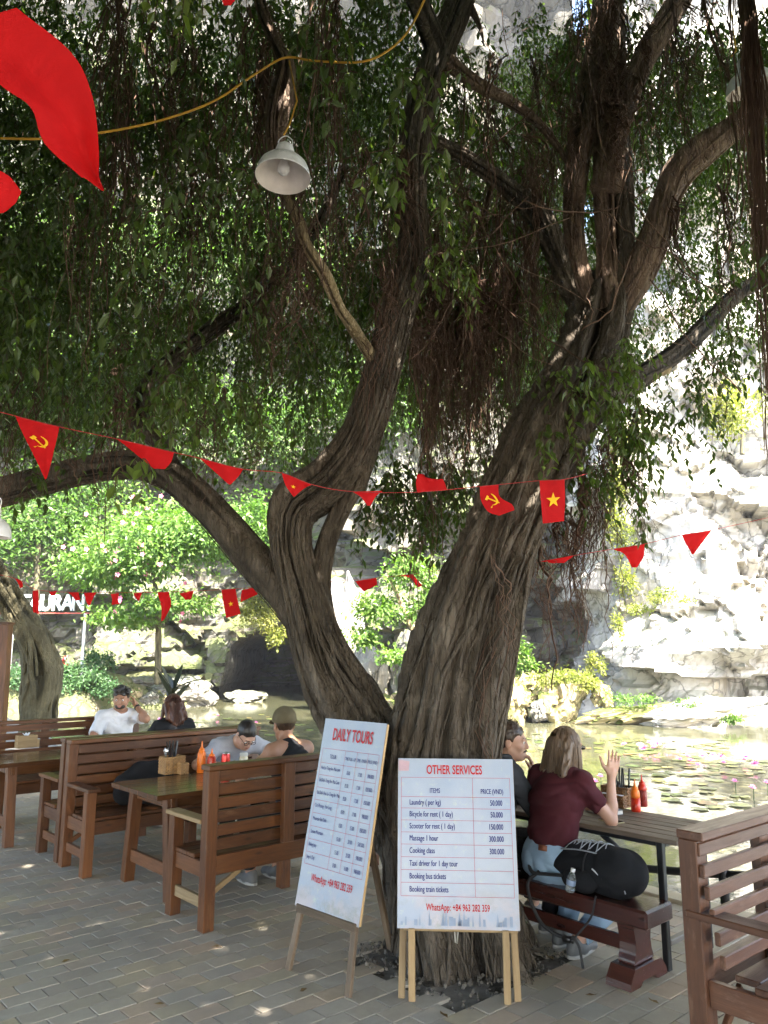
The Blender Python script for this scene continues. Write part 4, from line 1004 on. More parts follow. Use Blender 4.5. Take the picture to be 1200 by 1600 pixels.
def flag(label, A, B, emblem=None, e_uv=(.5, .45), e_r=.24, ripple=.008, m=11, group='red flags of the bunting strings', flip=False):
    """cloth lofted between two edges A and B: rows (px, py, Y)"""
    a = spline([at(*p) for p in A], m) if len(A) > 1 else np.repeat(np.array([tuple(at(*A[0]))]), m, 0); b = spline([at(*p) for p in B], m) if len(B) > 1 else np.repeat(np.array([tuple(at(*B[0]))]), m, 0)
    org_ = Vector(a[0]); n = 11; t = np.linspace(0, 1, n); seed = random.random() * 50
    def P(u, v):                                    # u across A->B, v down
        i = np.clip(v, 0, 1) * (m - 1); k = np.clip(i.astype(int), 0, m - 2); f = (i - k)[:, None]
        pa = a[k] * (1 - f) + a[k + 1] * f; pb = b[k] * (1 - f) + b[k + 1] * f
        p = pa * (1 - u[:, None]) + pb * u[:, None]
        w = noise3(np.stack([u * 2.2 + seed, v * 1.6, 0 * u], -1), 3) * np.clip(v * 3, 0, 1) * ripple
        p[:, 1] += w * 1.6; p[:, 2] += w * .4
        return p
    V_, U_ = np.meshgrid(np.linspace(0, 1, m), t, indexing='ij'); pts = P(U_.ravel(), V_.ravel()) - np.array(org_)
    i = np.arange(m - 1)[:, None] * n; j = np.arange(n - 1)[None, :]
    Q = np.stack([i + j, i + j + 1, i + n + j + 1, i + n + j], -1).reshape(-1, 4)
    o = ob('flag', mesh_np('flag', pts, [Q], M_FLAG), None, org_)
    tag(o, label, 'flag', group)
    if emblem:
        asp = np.linalg.norm(b[m // 2] - a[m // 2]) / max(.01, np.linalg.norm(a[-1] - a[0]))
        polys = [STAR] if emblem == 'star' else sickle(); mb = MB()
        for q in polys:
            q = np.array(q); c = q.mean(0); ring = np.vstack([c[None], q]); u = e_uv[0] + ring[:, 0] * e_r; v = e_uv[1] - ring[:, 1] * e_r * min(1.6, asp)
            pp = P(u, v) - np.array(org_); nn = np.cross(pp[1] - pp[0], pp[2] - pp[0]); nn /= np.linalg.norm(nn) + 1e-9; nn *= -np.sign(nn[1] + 1e-9)
            pp = pp + nn * .004 + np.array([0, -.004, 0]); k = len(q)
            mb.add(pp, [[[0, 1 + s, 1 + (s + 1) % k] for s in range(k)]])
        e = ob('star_emblem' if emblem == 'star' else 'hammer_and_sickle_emblem', mb.mesh('emblem', M_YEL, False), o)
    return o
def cord(name, label, cat, pts, r, mat, sub=6):
    w = [at(*p) for p in pts]; o0 = w[0]; mb = MB(); S = spline([p - o0 for p in w], len(w) * sub); mb.tube(S, r, 6)
    return tag(ob(name, mb.mesh(name, mat), None, o0), label, cat)
YA = lambda x: 3.55 + .95 * x / 900
cord('bunting_string', 'red string of the main flag bunting crossing in front of both trunks', 'string', [(-60, 628, 3.5), (24, 650, YA(24)), (93, 667, YA(93)), (183, 686, YA(183)), (272, 707, YA(272)), (312, 716, YA(312)), (380, 733, YA(380)), (440, 739, YA(440)), (487, 757, YA(487)), (550, 768, YA(550)), (650, 769, YA(650)), (750, 760, YA(750)), (843, 751, YA(843)), (882, 749, YA(882)), (925, 738, 4.95)], .0022, M_CORD)
y = YA
flag('pointed red flag with yellow hammer and sickle, at the left end of the main string', [(24, 650, y(24)), (45, 698, y(24)), (70, 749, y(40))], [(93, 667, y(93)), (84, 705, y(90)), (74, 747, y(60))], 'sickle', (.46, .36), .40)
flag('red pennant half hidden by leaves, next to the leftmost pointed flag', [(183, 686, y(183)), (215, 712, y(190)), (240, 732, y(200))], [(272, 707, y(272)), (268, 720, y(270)), (258, 733, y(250))])
flag('red pennant just left of the long leaning limb', [(312, 716, y(312)), (335, 737, y(320)), (357, 757, y(330))], [(380, 733, y(380)), (372, 745, y(375)), (360, 757, y(350))])
flag('small red pennant in front of the knotted bend of the left trunk', [(440, 738, y(440)), (446, 758, y(440)), (458, 776, y(445))], [(487, 757, y(487)), (474, 764, y(480)), (460, 776, y(460))], 'star', (.45, .5), .16)
flag('small red pennant just right of the left trunk, blown flat', [(550, 768, y(550)), (563, 776, y(550)), (574, 790, y(555))], [(598, 767, y(598)), (588, 775, y(590)), (579, 790, y(580))])
flag('red flag flipped up over the string between the two trunks', [(652, 770, y(652)), (650, 755, y(650)), (653, 741, y(645)), (662, 741, y(650))], [(698, 765, y(698)), (695, 755, y(695)), (690, 748, y(690)), (672, 755, y(670))])
flag('curled red flag with yellow hammer and sickle, in front of the right trunk', [(750, 760, y(750)), (751, 780, y(750)), (762, 799, y(752)), (780, 806, y(756))], [(779, 757, y(779)), (781, 776, y(770)), (800, 788, y(770)), (804, 797, y(770))], 'sickle', (.48, .42), .38)
flag('upright red flag with a yellow star, in front of the right trunk', [(843, 751, y(843)), (845, 785, y(843)), (848, 818, y(843))], [(882, 749, y(882)), (883, 785, y(882)), (881, 814, y(882))], 'star', (.5, .48), .30)
Y2 = 5.0
cord('bunting_string', 'thin flag string right of the leaning trunk, in front of the pale cliff', 'string', [(835, 880, 5.1), (897, 868, Y2), (957, 858, Y2), (1007, 850, Y2), (1065, 836, Y2), (1113, 828, Y2), (1240, 800, 5.0)], .0018, M_CORD)
flag('red pennant seen edge on, nearest the leaning trunk on the right string', [(845, 877, Y2), (862, 880, Y2)], [(897, 868, Y2), (882, 880, Y2)])
flag('red flag blown to the right, in front of the mossy pillar of the cliff', [(957, 858, Y2), (976, 866, Y2), (988, 887, Y2)], [(1007, 850, Y2), (1006, 868, Y2), (996, 886, Y2)])
flag('red pennant farthest right, in front of the white cliff', [(1065, 836, Y2), (1072, 850, Y2), (1082, 866, Y2)], [(1113, 828, Y2), (1100, 846, Y2), (1084, 866, Y2)])
Y3 = 6.3
cord('bunting_string', 'low far flag string running behind the left trunk', 'string', [(-40, 890, Y3), (28, 905, Y3), (60, 922, Y3), (150, 926, Y3), (264, 925, Y3), (368, 920, Y3), (402, 917, Y3), (518, 908, Y3), (588, 903, Y3), (645, 897, Y3), (720, 886, Y3), (800, 872, Y3)], .0018, M_CORD)
low = [('red pennant half behind the far left tree trunk', [(22, 903), (27, 910), (31, 919)], [(30, 905), (34, 911), (35, 918)]), ('narrow red flag hanging in front of the sign letters', [(51, 923), (51, 940), (52, 957)], [(60, 922), (61, 940), (61, 959)]),
       ('tiny red pennant above the sign letters', [(77, 925), (79, 931)], [(89, 923), (87, 931)]), ('red pennant at the middle of the sign letters, bent right', [(107, 926), (118, 939)], [(122, 925), (126, 937)]), ('pointed red pennant in front of the last sign letter', [(131, 927), (138, 946)], [(150, 926), (141, 946)]),
       ('small square red flag just right of the sign', [(173, 928), (175, 937), (174, 945)], [(186, 927), (184, 936), (186, 944)]), ('smallest pointed red pennant, third right of the sign', [(208, 927), (215, 939)], [(222, 926), (217, 939)]), ('long kinked red flag hanging before the sunlit bush', [(246, 926), (251, 946), (252, 970)], [(264, 925), (267, 946), (255, 970)]),
       ('small red pennant folded up before the grey rock', [(280, 927), (289, 937)], [(303, 923), (298, 937)]), ('tall red flag with a dark star, left of the long limb above the cave', [(346, 922), (349, 944), (353, 966)], [(368, 920), (372, 941), (376, 959)]), ('red flag touching the long limb from the left, blown sideways', [(378, 922), (376, 932), (376, 941)], [(402, 917), (403, 923), (402, 929)]),
       ('red flag half hidden behind the thin stem of the left trunk', [(500, 913), (500, 922), (500, 931)], [(518, 908), (518, 915), (517, 922)]), ('red flag right of the thin stem, pointing left', [(555, 908), (562, 917), (569, 924)], [(588, 903), (589, 909), (589, 914)]), ('thin red pennant twisted down, between the trunks', [(620, 900), (640, 903), (652, 918)], [(645, 897), (654, 908), (660, 915)])]
for lb, A, B in low:
    flag(lb, [(p[0], p[1], Y3) for p in A], [(p[0], p[1], Y3) for p in B], 'star' if 'dark star' in lb else None, (.5, .55), .2)
flag('large red flag blown close to the viewer in the top left corner', [(26, 12, 1.35), (96, 62, 1.35), (128, 128, 1.38), (140, 205, 1.4), (151, 275, 1.42)], [(-70, 40, 1.3), (0, 132, 1.32), (56, 176, 1.36), (78, 232, 1.4), (138, 287, 1.42)], ripple=.045, m=31)
flag('corner of a near red flag at the left edge below the large one', [(-10, 262, 1.35), (14, 275, 1.36), (34, 300, 1.36)], [(-40, 320, 1.32), (0, 333, 1.35), (20, 322, 1.36)], ripple=.003)
flag('tip of a red flag at the top edge of the picture', [(340, -30, 1.6), (344, -8, 1.6), (350, 9, 1.6)], [(385, -30, 1.6), (374, -6, 1.6), (360, 9, 1.6)], ripple=.003)
M_CABLE = plain('yellow_cable', (.62, .33, .035), .45, .4)
cord('lamp_cable', 'yellow cable slung across the leaves at the upper left, holding the white lamp', 'cable', [(-60, 214, 3.5), (60, 217, 3.5), (140, 210, 3.55), (240, 191, 3.6), (330, 160, 3.65), (400, 115, 3.75), (446, 90, 3.82), (490, 95, 3.8), (560, 97, 3.75), (602, 82, 3.75), (640, 45, 3.8), (672, -20, 3.85)], .0066, M_CABLE)
M_ENAMEL = plain('white_enamel', (.86, .86, .88), .28, .5, var=.03); M_INNER = plain('dusty_enamel', (.74, .67, .63), .5, .4, var=.1); M_BULB = plain('bulb_glass', (.75, .72, .72), .12, .6, var=.02)
def lamp(label, c, dia, tilt=(0, 0, 0), cordpts=None):
    t = thing('pendant_lamp', label, 'lamp', c, 0, 'white enamel pendant lamps in the fig tree'); t.rotation_euler = tilt
    r = dia / 2; mb = MB()
    out = [(r, 0), (r * 1.01, .004), (r * .99, .012), (r * .95, .040), (r * .86, .070), (r * .70, .094), (r * .50, .110), (r * .385, .118), (r * .36, .126), (r * .35, .158), (r * .30, .182), (r * .16, .198), (r * .12, .206), (.0, .207)]
    inn = [(r, 0), (r * .975, .010), (r * .93, .038), (r * .84, .067), (r * .68, .090), (r * .48, .106), (r * .35, .116), (r * .33, .15), (0, .155)]
    mb.lathe(out, 48); ob('shade', mb.mesh('shade', M_ENAMEL), t)
    mb = MB(); mb.lathe(inn, 48); ob('reflector', mb.mesh('reflector', M_INNER), t)
    mb = MB(); mb.lathe([(.0, .015), (.018, .019), (.030, .034), (.033, .055), (.026, .08), (.017, .10), (.015, .14)], 20); ob('bulb', mb.mesh('bulb', M_BULB), t)
    mb = MB(); mb.tube(spline([(-.035, 0, .176), (-.034, 0, .225), (0, 0, .250), (.034, 0, .225), (.035, 0, .176)], 16), .0035, 6); ob('loop', mb.mesh('loop', M_ENAMEL), t)
    if cordpts:
        mb = MB(); iv = t.rotation_euler.to_matrix().inverted(); mb.tube([iv @ (Vector(p) - Vector(c)) for p in cordpts], .005, 6); ob('cord', mb.mesh('cord', M_CABLE), t)
    return t
c1 = at(442, 277, 3.62)
lamp('white enamel lamp hanging from the yellow cable left of centre', c1, .285, (R(-3), R(2), 0), [c1 + Vector((.0, 0, .246)), at(452, 195, 3.66), at(464, 158, 3.72), at(452, 95, 3.82)])
c2 = at(1172, 140, 4.3)
lamp('white lamp at the top right edge, half hidden by a thick root column', c2, .285, (R(12), R(-14), 0), [c2 + Vector((-.1, 0, .24)), at(1150, 80, 4.3), at(1140, 0, 4.3)])
c3 = at(-16, 838, 4.6)
lamp('lamp shade cut off at the left edge under the low limb', c3, .24, (0, R(4), 0), [c3 + Vector((0, 0, .27)), at(-14, 780, 4.6)])
# ================================================================== FAR BANK, ROCKS, PLANTS
RB = np.random.RandomState(23)
def build_bank():
    xs = np.arange(-34, -8.7, .35); ys = np.arange(27, 45, .35); X, Y = np.meshgrid(xs, ys, indexing='ij')
    sh = 34.6 - 3.0 * sstep(-11.0, -12.6, X) + 4.0 * sstep(-9.2, -7.8, X)
    P = np.stack([X, Y, 0 * X], -1)
    h, e = facets((P * np.array([.8, .8, 1])).reshape(-1, 3), 61, 1.0)
    Z = -1.2 + 1.75 * sstep(-1.2, 2.2, Y - sh) + .25 * h.reshape(X.shape) + .15 * fbm(P * .7, 3, 5)
    n = len(ys); i = np.arange(len(xs) - 1)[:, None] * n; j = np.arange(n - 1)[None, :]
    Q = np.stack([i + j, i + n + j, i + n + j + 1, i + j + 1], -1).reshape(-1, 4)
    o = ob('bank', mesh_np('bank', np.stack([X, Y, Z], -1).reshape(-1, 3), [Q], m_rock('bank_soil', (.11, .09, .06), (.20, .165, .12), (.09, .10, .04), .5), False, tint=np.full(X.size, .5))); o['kind'] = 'structure'
build_bank()

def boulder_mesh(seed, mat, sub=4, rough=.30):
    bm = bmesh.new(); bmesh.ops.create_icosphere(bm, subdivisions=sub, radius=1)
    v = np.array([x.co for x in bm.verts]); f = np.array([[x.index for x in q.verts] for q in bm.faces]); bm.free()
    h, e = facets(v * 1.25 + seed * 7.3, seed, 1.0); h2, e2 = facets(v * 2.9 + seed, seed + 9, 1.0)
    v = v * (1 + rough * h + rough * .35 * h2 + .08 * fbm(v * 2.5 + seed, 3, seed))[:, None]
    return mesh_np('boulder', v, [f], mat, False, tint=np.clip(np.minimum(e * 1.3, e2 + .1), 0, 1))
_bms = {}
def boulder(label, px, py, Y, w, h, mat=M_ROCK_G, rz=0.0, group=None, d=None, seed=0):
    """boulder w metres wide whose foot shows at the pixel"""
    key = (seed, mat.name)
    if key not in _bms: _bms[key] = boulder_mesh(seed, mat)
    p = at(px, py, Y)
    o = ob('boulder', _bms[key], None, (p.x, p.y, p.z + h * .38), (RB.uniform(-.2, .2), RB.uniform(-.2, .2), rz), (w / 2, (d or w * .8) / 2, h / 2 * 1.25))
    return tag(o, label, 'boulder', group)
boulder('whitish sunlit boulder at the waterline left of the cave', 298, 1100, 36.0, 2.3, 1.15, M_ROCK_G, .4, seed=1)
boulder('low wet slab of rock in front of the cave mouth', 385, 1092, 39.2, 2.2, .35, M_ROCK_G, 1.1, seed=2)
boulder('flat grey ledge of rock under the hedge corner', 222, 1076, 36.5, 1.8, .55, M_ROCK_G, .2, seed=3)
boulder('flat grey slab leaning below the stone wall', 252, 1084, 36.2, 1.6, .5, M_ROCK_G, 2.2, seed=4)
for k, (px, py) in enumerate([(205, 1098), (228, 1101), (243, 1104), (262, 1100), (275, 1108), (190, 1103), (213, 1088), (237, 1092)]):
    boulder('small stones piled along the far shore left of the cave', px, py, 35.2, RB.uniform(.5, .9), RB.uniform(.3, .5), M_ROCK_Y if k % 3 == 0 else M_ROCK_G, RB.uniform(0, 6), 'small stones along the far shore', seed=k % 4 + 1)
boulder('broad ochre boulder just right of the leaning trunk', 802, 1122, 27.6, 1.55, 1.35, M_ROCK_Y, .3, seed=5)
boulder('upper ochre boulder behind the broad one, right of the leaning trunk', 815, 1090, 28.6, 1.3, 1.0, M_ROCK_Y, 2.0, seed=6)
boulder('mossy green boulder at the middle of the far shore', 872, 1118, 27.8, 1.9, 1.5, M_ROCK_Y, 1.2, seed=7)
boulder('round ochre stone right of the mossy boulder', 941, 1100, 27.5, .8, .7, M_ROCK_Y, .6, seed=8)
boulder('dark low rock between the ochre and the mossy boulders', 845, 1122, 27.2, .8, .6, M_ROCK_G, .9, seed=9)
boulder('long pale ledge of rock at the waterline under the white cliff', 985, 1124, 26.9, 3.4, .45, M_ROCK_Y, .1, d=1.2, seed=10)
boulder('sloping pale slab running down to the water at the right', 1105, 1122, 25.6, 3.6, .55, M_CLIFF_R, -.15, d=1.2, seed=11)
boulder('tall brown rock seen between the two trunks', 575, 1112, 30.0, 1.5, 2.6, M_ROCK_G, .5, seed=12)
boulder('dark grey slanting rock between the two trunks', 630, 1090, 30.2, 1.4, 2.6, M_CLIFF_L, 1.5, seed=13)
boulder('pale low rock at the waterline between the two trunks', 612, 1116, 29.6, 1.2, .7, M_ROCK_Y, 2.5, seed=14)
boulder('white rock face standing behind the thin stem', 540, 1060, 31.5, 1.5, 4.2, M_CLIFF_R, .2, seed=15)

def leaf_cloud(lf, c, rad, n, size, tint=.5, clumps=16, sd=.25, shell=True):
    c = np.array(c, float); rad = np.array(rad, float)
    d = RB.normal(0, 1, (clumps, 3)); d /= np.linalg.norm(d, axis=1)[:, None]; d[:, 2] = np.abs(d[:, 2]) * .9 - .25 * (RB.rand(clumps) < .45)
    cc = c + d * rad * RB.uniform(.45, .95, (clumps, 1)); ct = np.clip(tint + RB.normal(0, .18, clumps), 0, 1)
    k = RB.randint(0, clumps, n); P = cc[k] + RB.normal(0, 1, (n, 3)) * rad * sd
    out = P - c; out /= np.linalg.norm(out, axis=1)[:, None] + 1e-9
    D = out * .7 + RB.normal(0, .6, (n, 3)) + np.array([0, 0, -.3]); N = out * .5 + np.array([0, -.1, .8]) + RB.normal(0, .35, (n, 3))
    L = size * RB.uniform(.6, 1.25, n); lf.add(P, D, N, L, L * RB.uniform(.4, .58, n), np.clip(ct[k] + RB.normal(0, .12, n), 0, 1))
def leafy(name, label, cat, base, crowns, mat, size, n, group=None, trunk=None, flowers=0, bark=None):
    t = thing(name, label, cat, base, 0, group); b = np.array(base)
    lf = Leafage(); tot = sum(c[1][0] * c[1][2] for c in crowns)
    for c, r, ti in crowns: leaf_cloud(lf, np.array(c) - b, r, int(n * r[0] * r[2] / tot), size, ti, clumps=max(8, int(14 * r[0])))
    o = ob('foliage', lf.mesh('foliage', mat), t); o['kind'] = 'stuff'
    if trunk:
        for rows in trunk:
            V, F, tint, _ = trunk_geo([(x - b[0], y_ - b[1], z - b[2], r) for x, y_, z, r in rows], 14, 40, 3, .08, 1.5, 1.2, .03)
            ob('trunk', mesh_np('trunk', V, F, bark or M_BARK_G, True, tint=tint), t)
    if flowers:
        f = Leafage(); c, r, _ = crowns[0]
        P = np.array(c) - b + RB.normal(0, .5, (flowers, 3)) * np.array(r); P[:, 1] -= abs(r[1]) * .5
        P = np.repeat(P, 5, 0); th = np.tile(np.arange(5) * 1.257, flowers); D = np.stack([np.cos(th), -.4 + 0 * th, np.sin(th)], -1)
        f.add(P, D, np.tile([0, -1.0, .2], (len(P), 1)), np.full(len(P), .11), np.full(len(P), .09), RB.rand(len(P)))
        o = ob('blossom', f.mesh('blossom', plain('pink_petal', (.55, .14, .24), .6)), t); o['kind'] = 'stuff'
    return t
def pxc(px, py, Y): return tuple(at(px, py, Y))
TB = lambda px, py, Y, zb=.4: (at(px, py, Y).x, Y, zb)
leafy('leafy_tree', 'sunlit light green tree with pink blossoms on the far bank, right of the sign letters', 'tree', TB(250, 1000, 35.5), [(pxc(230, 865, 33.0), (2.4, 2.9, 2.1), .62), (pxc(160, 900, 33.2), (1.6, 2.4, 1.4), .6), (pxc(320, 850, 33.0), (1.9, 2.9, 1.8), .56), (pxc(190, 970, 33.2), (1.5, 2.2, .65), .65), (pxc(270, 950, 33.0), (1.5, 2.2, .8), .5), (pxc(400, 840, 36), (2.0, 2.0, 1.8), .45)], M_LEAF_LT, .25, 21000, 'trees on the far bank', [[(*TB(250, 1000, 35.5), .16), (*pxc(247, 950, 34.4), .12), (*pxc(235, 880, 33.2), .06)]], 46)
leafy('leafy_tree', 'darker green tree behind the leaning left limb, above the stone wall', 'tree', TB(60, 960, 38), [(pxc(60, 830, 38), (3.6, 2, 2.6), .35), (pxc(-40, 860, 37), (3, 2, 2.6), .3), (pxc(120, 770, 39), (3.0, 2, 2.2), .5)], M_LEAF_LT, .27, 9000, 'trees on the far bank', [[(*TB(60, 960, 38), .2), (*pxc(60, 850, 38), .1)]])
for k, (px, py, Y, r, n, ti, lb) in enumerate([(40, 620, 38, (4.6, 2, 3.6), 8000, .7, 'bright bush growing out of the upper cliff, at the left edge'), (210, 640, 39, (4.4, 2, 3.4), 8000, .62, 'bright bush on the upper cliff above the pointed flags'), (400, 690, 40, (4.6, 2, 3.0), 7500, .45, 'green bush on the cliff high above the cave'),
                                   (120, 420, 40, (6, 2, 4.4), 7000, .6, 'high bush on the cliff seen through the upper left leaves'), (380, 420, 41, (6, 2, 4.0), 7000, .55, 'high bush on the cliff seen behind the white lamp'), (590, 640, 34, (2.6, 1.5, 2.4), 4500, .6, 'hanging bush on the cliff between the trunks'), (700, 560, 35, (2.6, 1.5, 3.4), 4500, .6, 'tall hanging bush on the cliff behind the root curtain'), (850, 620, 38, (3, 1.5, 4), 4000, .55, 'bush in the cleft of the cliff behind the leaning trunk'), (1160, 650, 25.2, (.9, .7, 1.3), 1500, .8, 'yellowish bush growing on the white cliff at the right edge')]):
    base = at(px, py + 60, Y)
    leafy('cliff_bush', lb, 'bush', tuple(base), [(pxc(px, py, Y), r, ti)], M_LEAF_LT if k != 8 else M_LEAF_YL, .30 if k != 8 else .17, n, 'bushes growing on the cliffs', [[(*base, .08), (*pxc(px, py + 10, Y), .04)]])
leafy('cliff_bush', 'pale yellow creeper hanging over the right side of the cave mouth', 'bush', tuple(at(410, 940, 38.4)), [(pxc(408, 965, 38.2), (1.2, .5, 1.3), .7), (pxc(430, 1000, 38.0), (.5, .3, .8), .7)], M_LEAF_YL, .17, 2600, 'bushes growing on the cliffs')
leafy('cliff_bush', 'yellow green moss and fern hanging down the edge of the white cliff', 'bush', tuple(at(968, 760, 29.0)), [(pxc(966, 770, 28.9), (.45, .4, 1.1), .7), (pxc(970, 840, 28.8), (.5, .4, 1.2), .8), (pxc(975, 920, 28.6), (.45, .4, .9), .75), (pxc(985, 700, 29.2), (.6, .4, 1.2), .6), (pxc(962, 980, 28.4), (.3, .3, .6), .7)], M_LEAF_YL, .13, 4200, 'bushes growing on the cliffs')
leafy('cliff_bush', 'small ferns on a ledge in the middle of the white cliff', 'bush', tuple(at(1040, 945, 27)), [(pxc(1042, 938, 26.6), (.7, .3, .35), .6), (pxc(1000, 955, 27.0), (.5, .3, .3), .6)], M_LEAF_YL, .12, 900, 'bushes growing on the cliffs')
leafy('young_tree', 'slim light green tree leaning over the far shore between the two trunks', 'tree', tuple(at(722, 1095, 27.0)), [(pxc(640, 905, 27.4), (1.0, .8, .9), .7), (pxc(590, 955, 27.6), (.9, .7, .7), .75), (pxc(670, 960, 27.2), (1.0, .8, .8), .55), (pxc(560, 1000, 27.8), (.7, .5, .5), .7), (pxc(690, 1020, 27), (.7, .6, .9), .4), (pxc(610, 1030, 27.4), (.6, .5, .4), .6)], M_LEAF_LT, .20, 5200, None, [[(*at(722, 1095, 27.0), .2), (*at(690, 1060, 27), .17), (*at(655, 1000, 27.1), .13), (*at(625, 940, 27.3), .08), (*at(600, 880, 27.5), .03)]], 0, M_BARK_PALE)
leafy('shore_plant', 'bright green shrub growing behind the ochre boulders', 'plant', tuple(at(800, 1050, 28.2)), [(pxc(800, 1020, 28), (.5, .4, .6), .85), (pxc(775, 1060, 27.8), (.5, .4, .7), .6), (pxc(820, 1045, 28.2), (.5, .3, .4), .8)], M_LEAF_LT, .17, 1500, 'plants on the far shore')
leafy('shore_plant', 'weedy grass tufts on top of the mossy boulder', 'plant', tuple(at(880, 1060, 27.8)), [(pxc(870, 1062, 27.3), (.9, .5, .35), .5), (pxc(905, 1070, 27.2), (.6, .4, .5), .7), (pxc(930, 1040, 28), (.3, .3, .5), .8)], M_LEAF_YL, .13, 2400, 'plants on the far shore')
leafy('shore_plant', 'low green weeds at the foot of the white cliff', 'plant', tuple(at(990, 1100, 26.6)), [(pxc(990, 1094, 26.5), (.8, .4, .25), .6), (pxc(1075, 1103, 25.6), (.5, .3, .25), .5), (pxc(1150, 1124, 25.0), (.4, .2, .2), .5)], M_LEAF_LT, .12, 1200, 'plants on the far shore')
leafy('clipped_hedge', 'rounded green hedge on the far bank behind the white shirted man', 'hedge', (at(125, 1080, 32.8).x, 32.8, -.3), [(pxc(100, 1075, 32.8), (.9, .8, .75), .45), (pxc(140, 1072, 32.9), (1.0, .8, .7), .5), (pxc(172, 1083, 33), (.7, .6, .5), .45), (pxc(60, 1070, 32.6), (.9, .8, .8), .45), (pxc(115, 1050, 33), (.6, .5, .5), .55), (pxc(20, 1070, 32.6), (1.0, .8, .8), .45)], M_LEAF_DK, .14, 8500)
leafy('clipped_hedge', 'small conifer like bush behind the hedge, right of the motorbike', 'hedge', (at(140, 1040, 34.2).x, 34.2, .3), [(pxc(140, 1036, 34.2), (.55, .5, .5), .6), (pxc(165, 1036, 34.2), (.4, .4, .5), .55)], M_LEAF_DK, .14, 1300)
# far-left tree on the terrace edge
ft = px_path([(58, 1150, 11.8, .27), (60, 1110, 11.8, .25), (65, 1055, 11.8, .265), (55, 1005, 11.8, .22), (28, 958, 11.8, .19), (0, 915, 11.8, .19), (-30, 865, 11.9, .19), (-60, 780, 12, .18)])
tb = at(52, 1150, 11.8); t_ = thing('banyan_tree', 'smaller crooked fig tree behind the benches at the left edge, lit trunk bending left', 'tree', (tb.x, tb.y, 0))
for rows, s in ((ft, 71),):
    V, F, tint, fr = trunk_geo(rows, 40, 90, s, .16, 1.8, .9, .04); o = part('trunk', mesh_np('trunk', V, F, M_BARK_G, True, tint=tint), t_)
    P, rad, T, N, B = fr; mb = MB()
    for k in range(16):
        lo = RB.randint(0, 40); idx = np.arange(lo, min(90, lo + RB.randint(25, 60)), 4); aa = RB.uniform(0, 6.28) + RB.normal(0, .02) * (idx - lo); off = rad[idx] * 1.04
        mb.tube(P[idx] + off[:, None] * (np.cos(aa)[:, None] * N[idx] + np.sin(aa)[:, None] * B[idx]), RB.choice([.012, .02, .035]), 6, tint=RB.uniform(.5, 1))
    part('climbing_root', mb.mesh('climbing_root', M_BARK_G, True, tint=True), t_)
lf = Leafage(); c = at(-10, 700, 11.8)
for dx, dy, dz, r in ((-1, 0, .6, 2.2), (1.2, .4, 1.2, 2.0), (0, 1, 2.2, 2.2), (-2.6, 0, 1.4, 2.2)): leaf_cloud(lf, (c.x - tb.x + dx, dy, c.z + dz), (r, r * .8, r * .6), 2600, .15, .4, 22)
o = ob('foliage', lf.mesh('foliage', M_LEAF), t_); o['kind'] = 'stuff'

# rooftop-style letters and the parked motorbike on the far bank
M_LETTER = plain('sign_letter', (.66, .72, .76), .5); M_POLE = plain('galvanised', (.55, .57, .58), .45, .5, .3)
def letters():
    Y = 34.0; p0 = at(-24, 943, Y); t = thing('restaurant_sign', 'pale free standing letters on poles over the far hedge, half behind the left tree', 'sign', (p0.x, Y, 0))
    pitch = at(148, 943, Y).x - at(30, 943, Y).x; pitch /= 7; z = p0.z
    for k, ch in enumerate('RESTAURANT'):
        cu = bpy.data.curves.new('letter', 'FONT'); cu.body = ch; cu.size = .98; cu.extrude = .06; cu.offset = .022; cu.align_x = 'CENTER'; cu.align_y = 'CENTER'; cu.resolution_u = 3
        o = bpy.data.objects.new('letter', cu); COL.objects.link(o); dg = bpy.context.evaluated_depsgraph_get(); dg.update(); me = bpy.data.meshes.new_from_object(o.evaluated_get(dg)); bpy.data.objects.remove(o); bpy.data.curves.remove(cu)
        for v in me.vertices: v.co.x *= .80
        me.materials.clear(); me.materials.append(M_LETTER)
        ob('letter', me, t, (at(30, 943, Y).x - p0.x + pitch * (k - 3 + .5), 0, z), (math.pi / 2, 0, 0))
    x0 = at(30, 943, Y).x - p0.x - 3 * pitch; x1 = x0 + 10 * pitch
    plank('letter_rail', t, (x0, .05, z - .42), (x1, .05, z - .42), .07, .05, plain('red_steel', (.40, .06, .04), .5))
    for px in (131, 18): x = at(px, 990, Y).x - p0.x; plank('pole', t, (x, .05, 0), (x, .05, z - .44), .11, .11, M_POLE, up=(0, 1, 0))
    return t
letters()
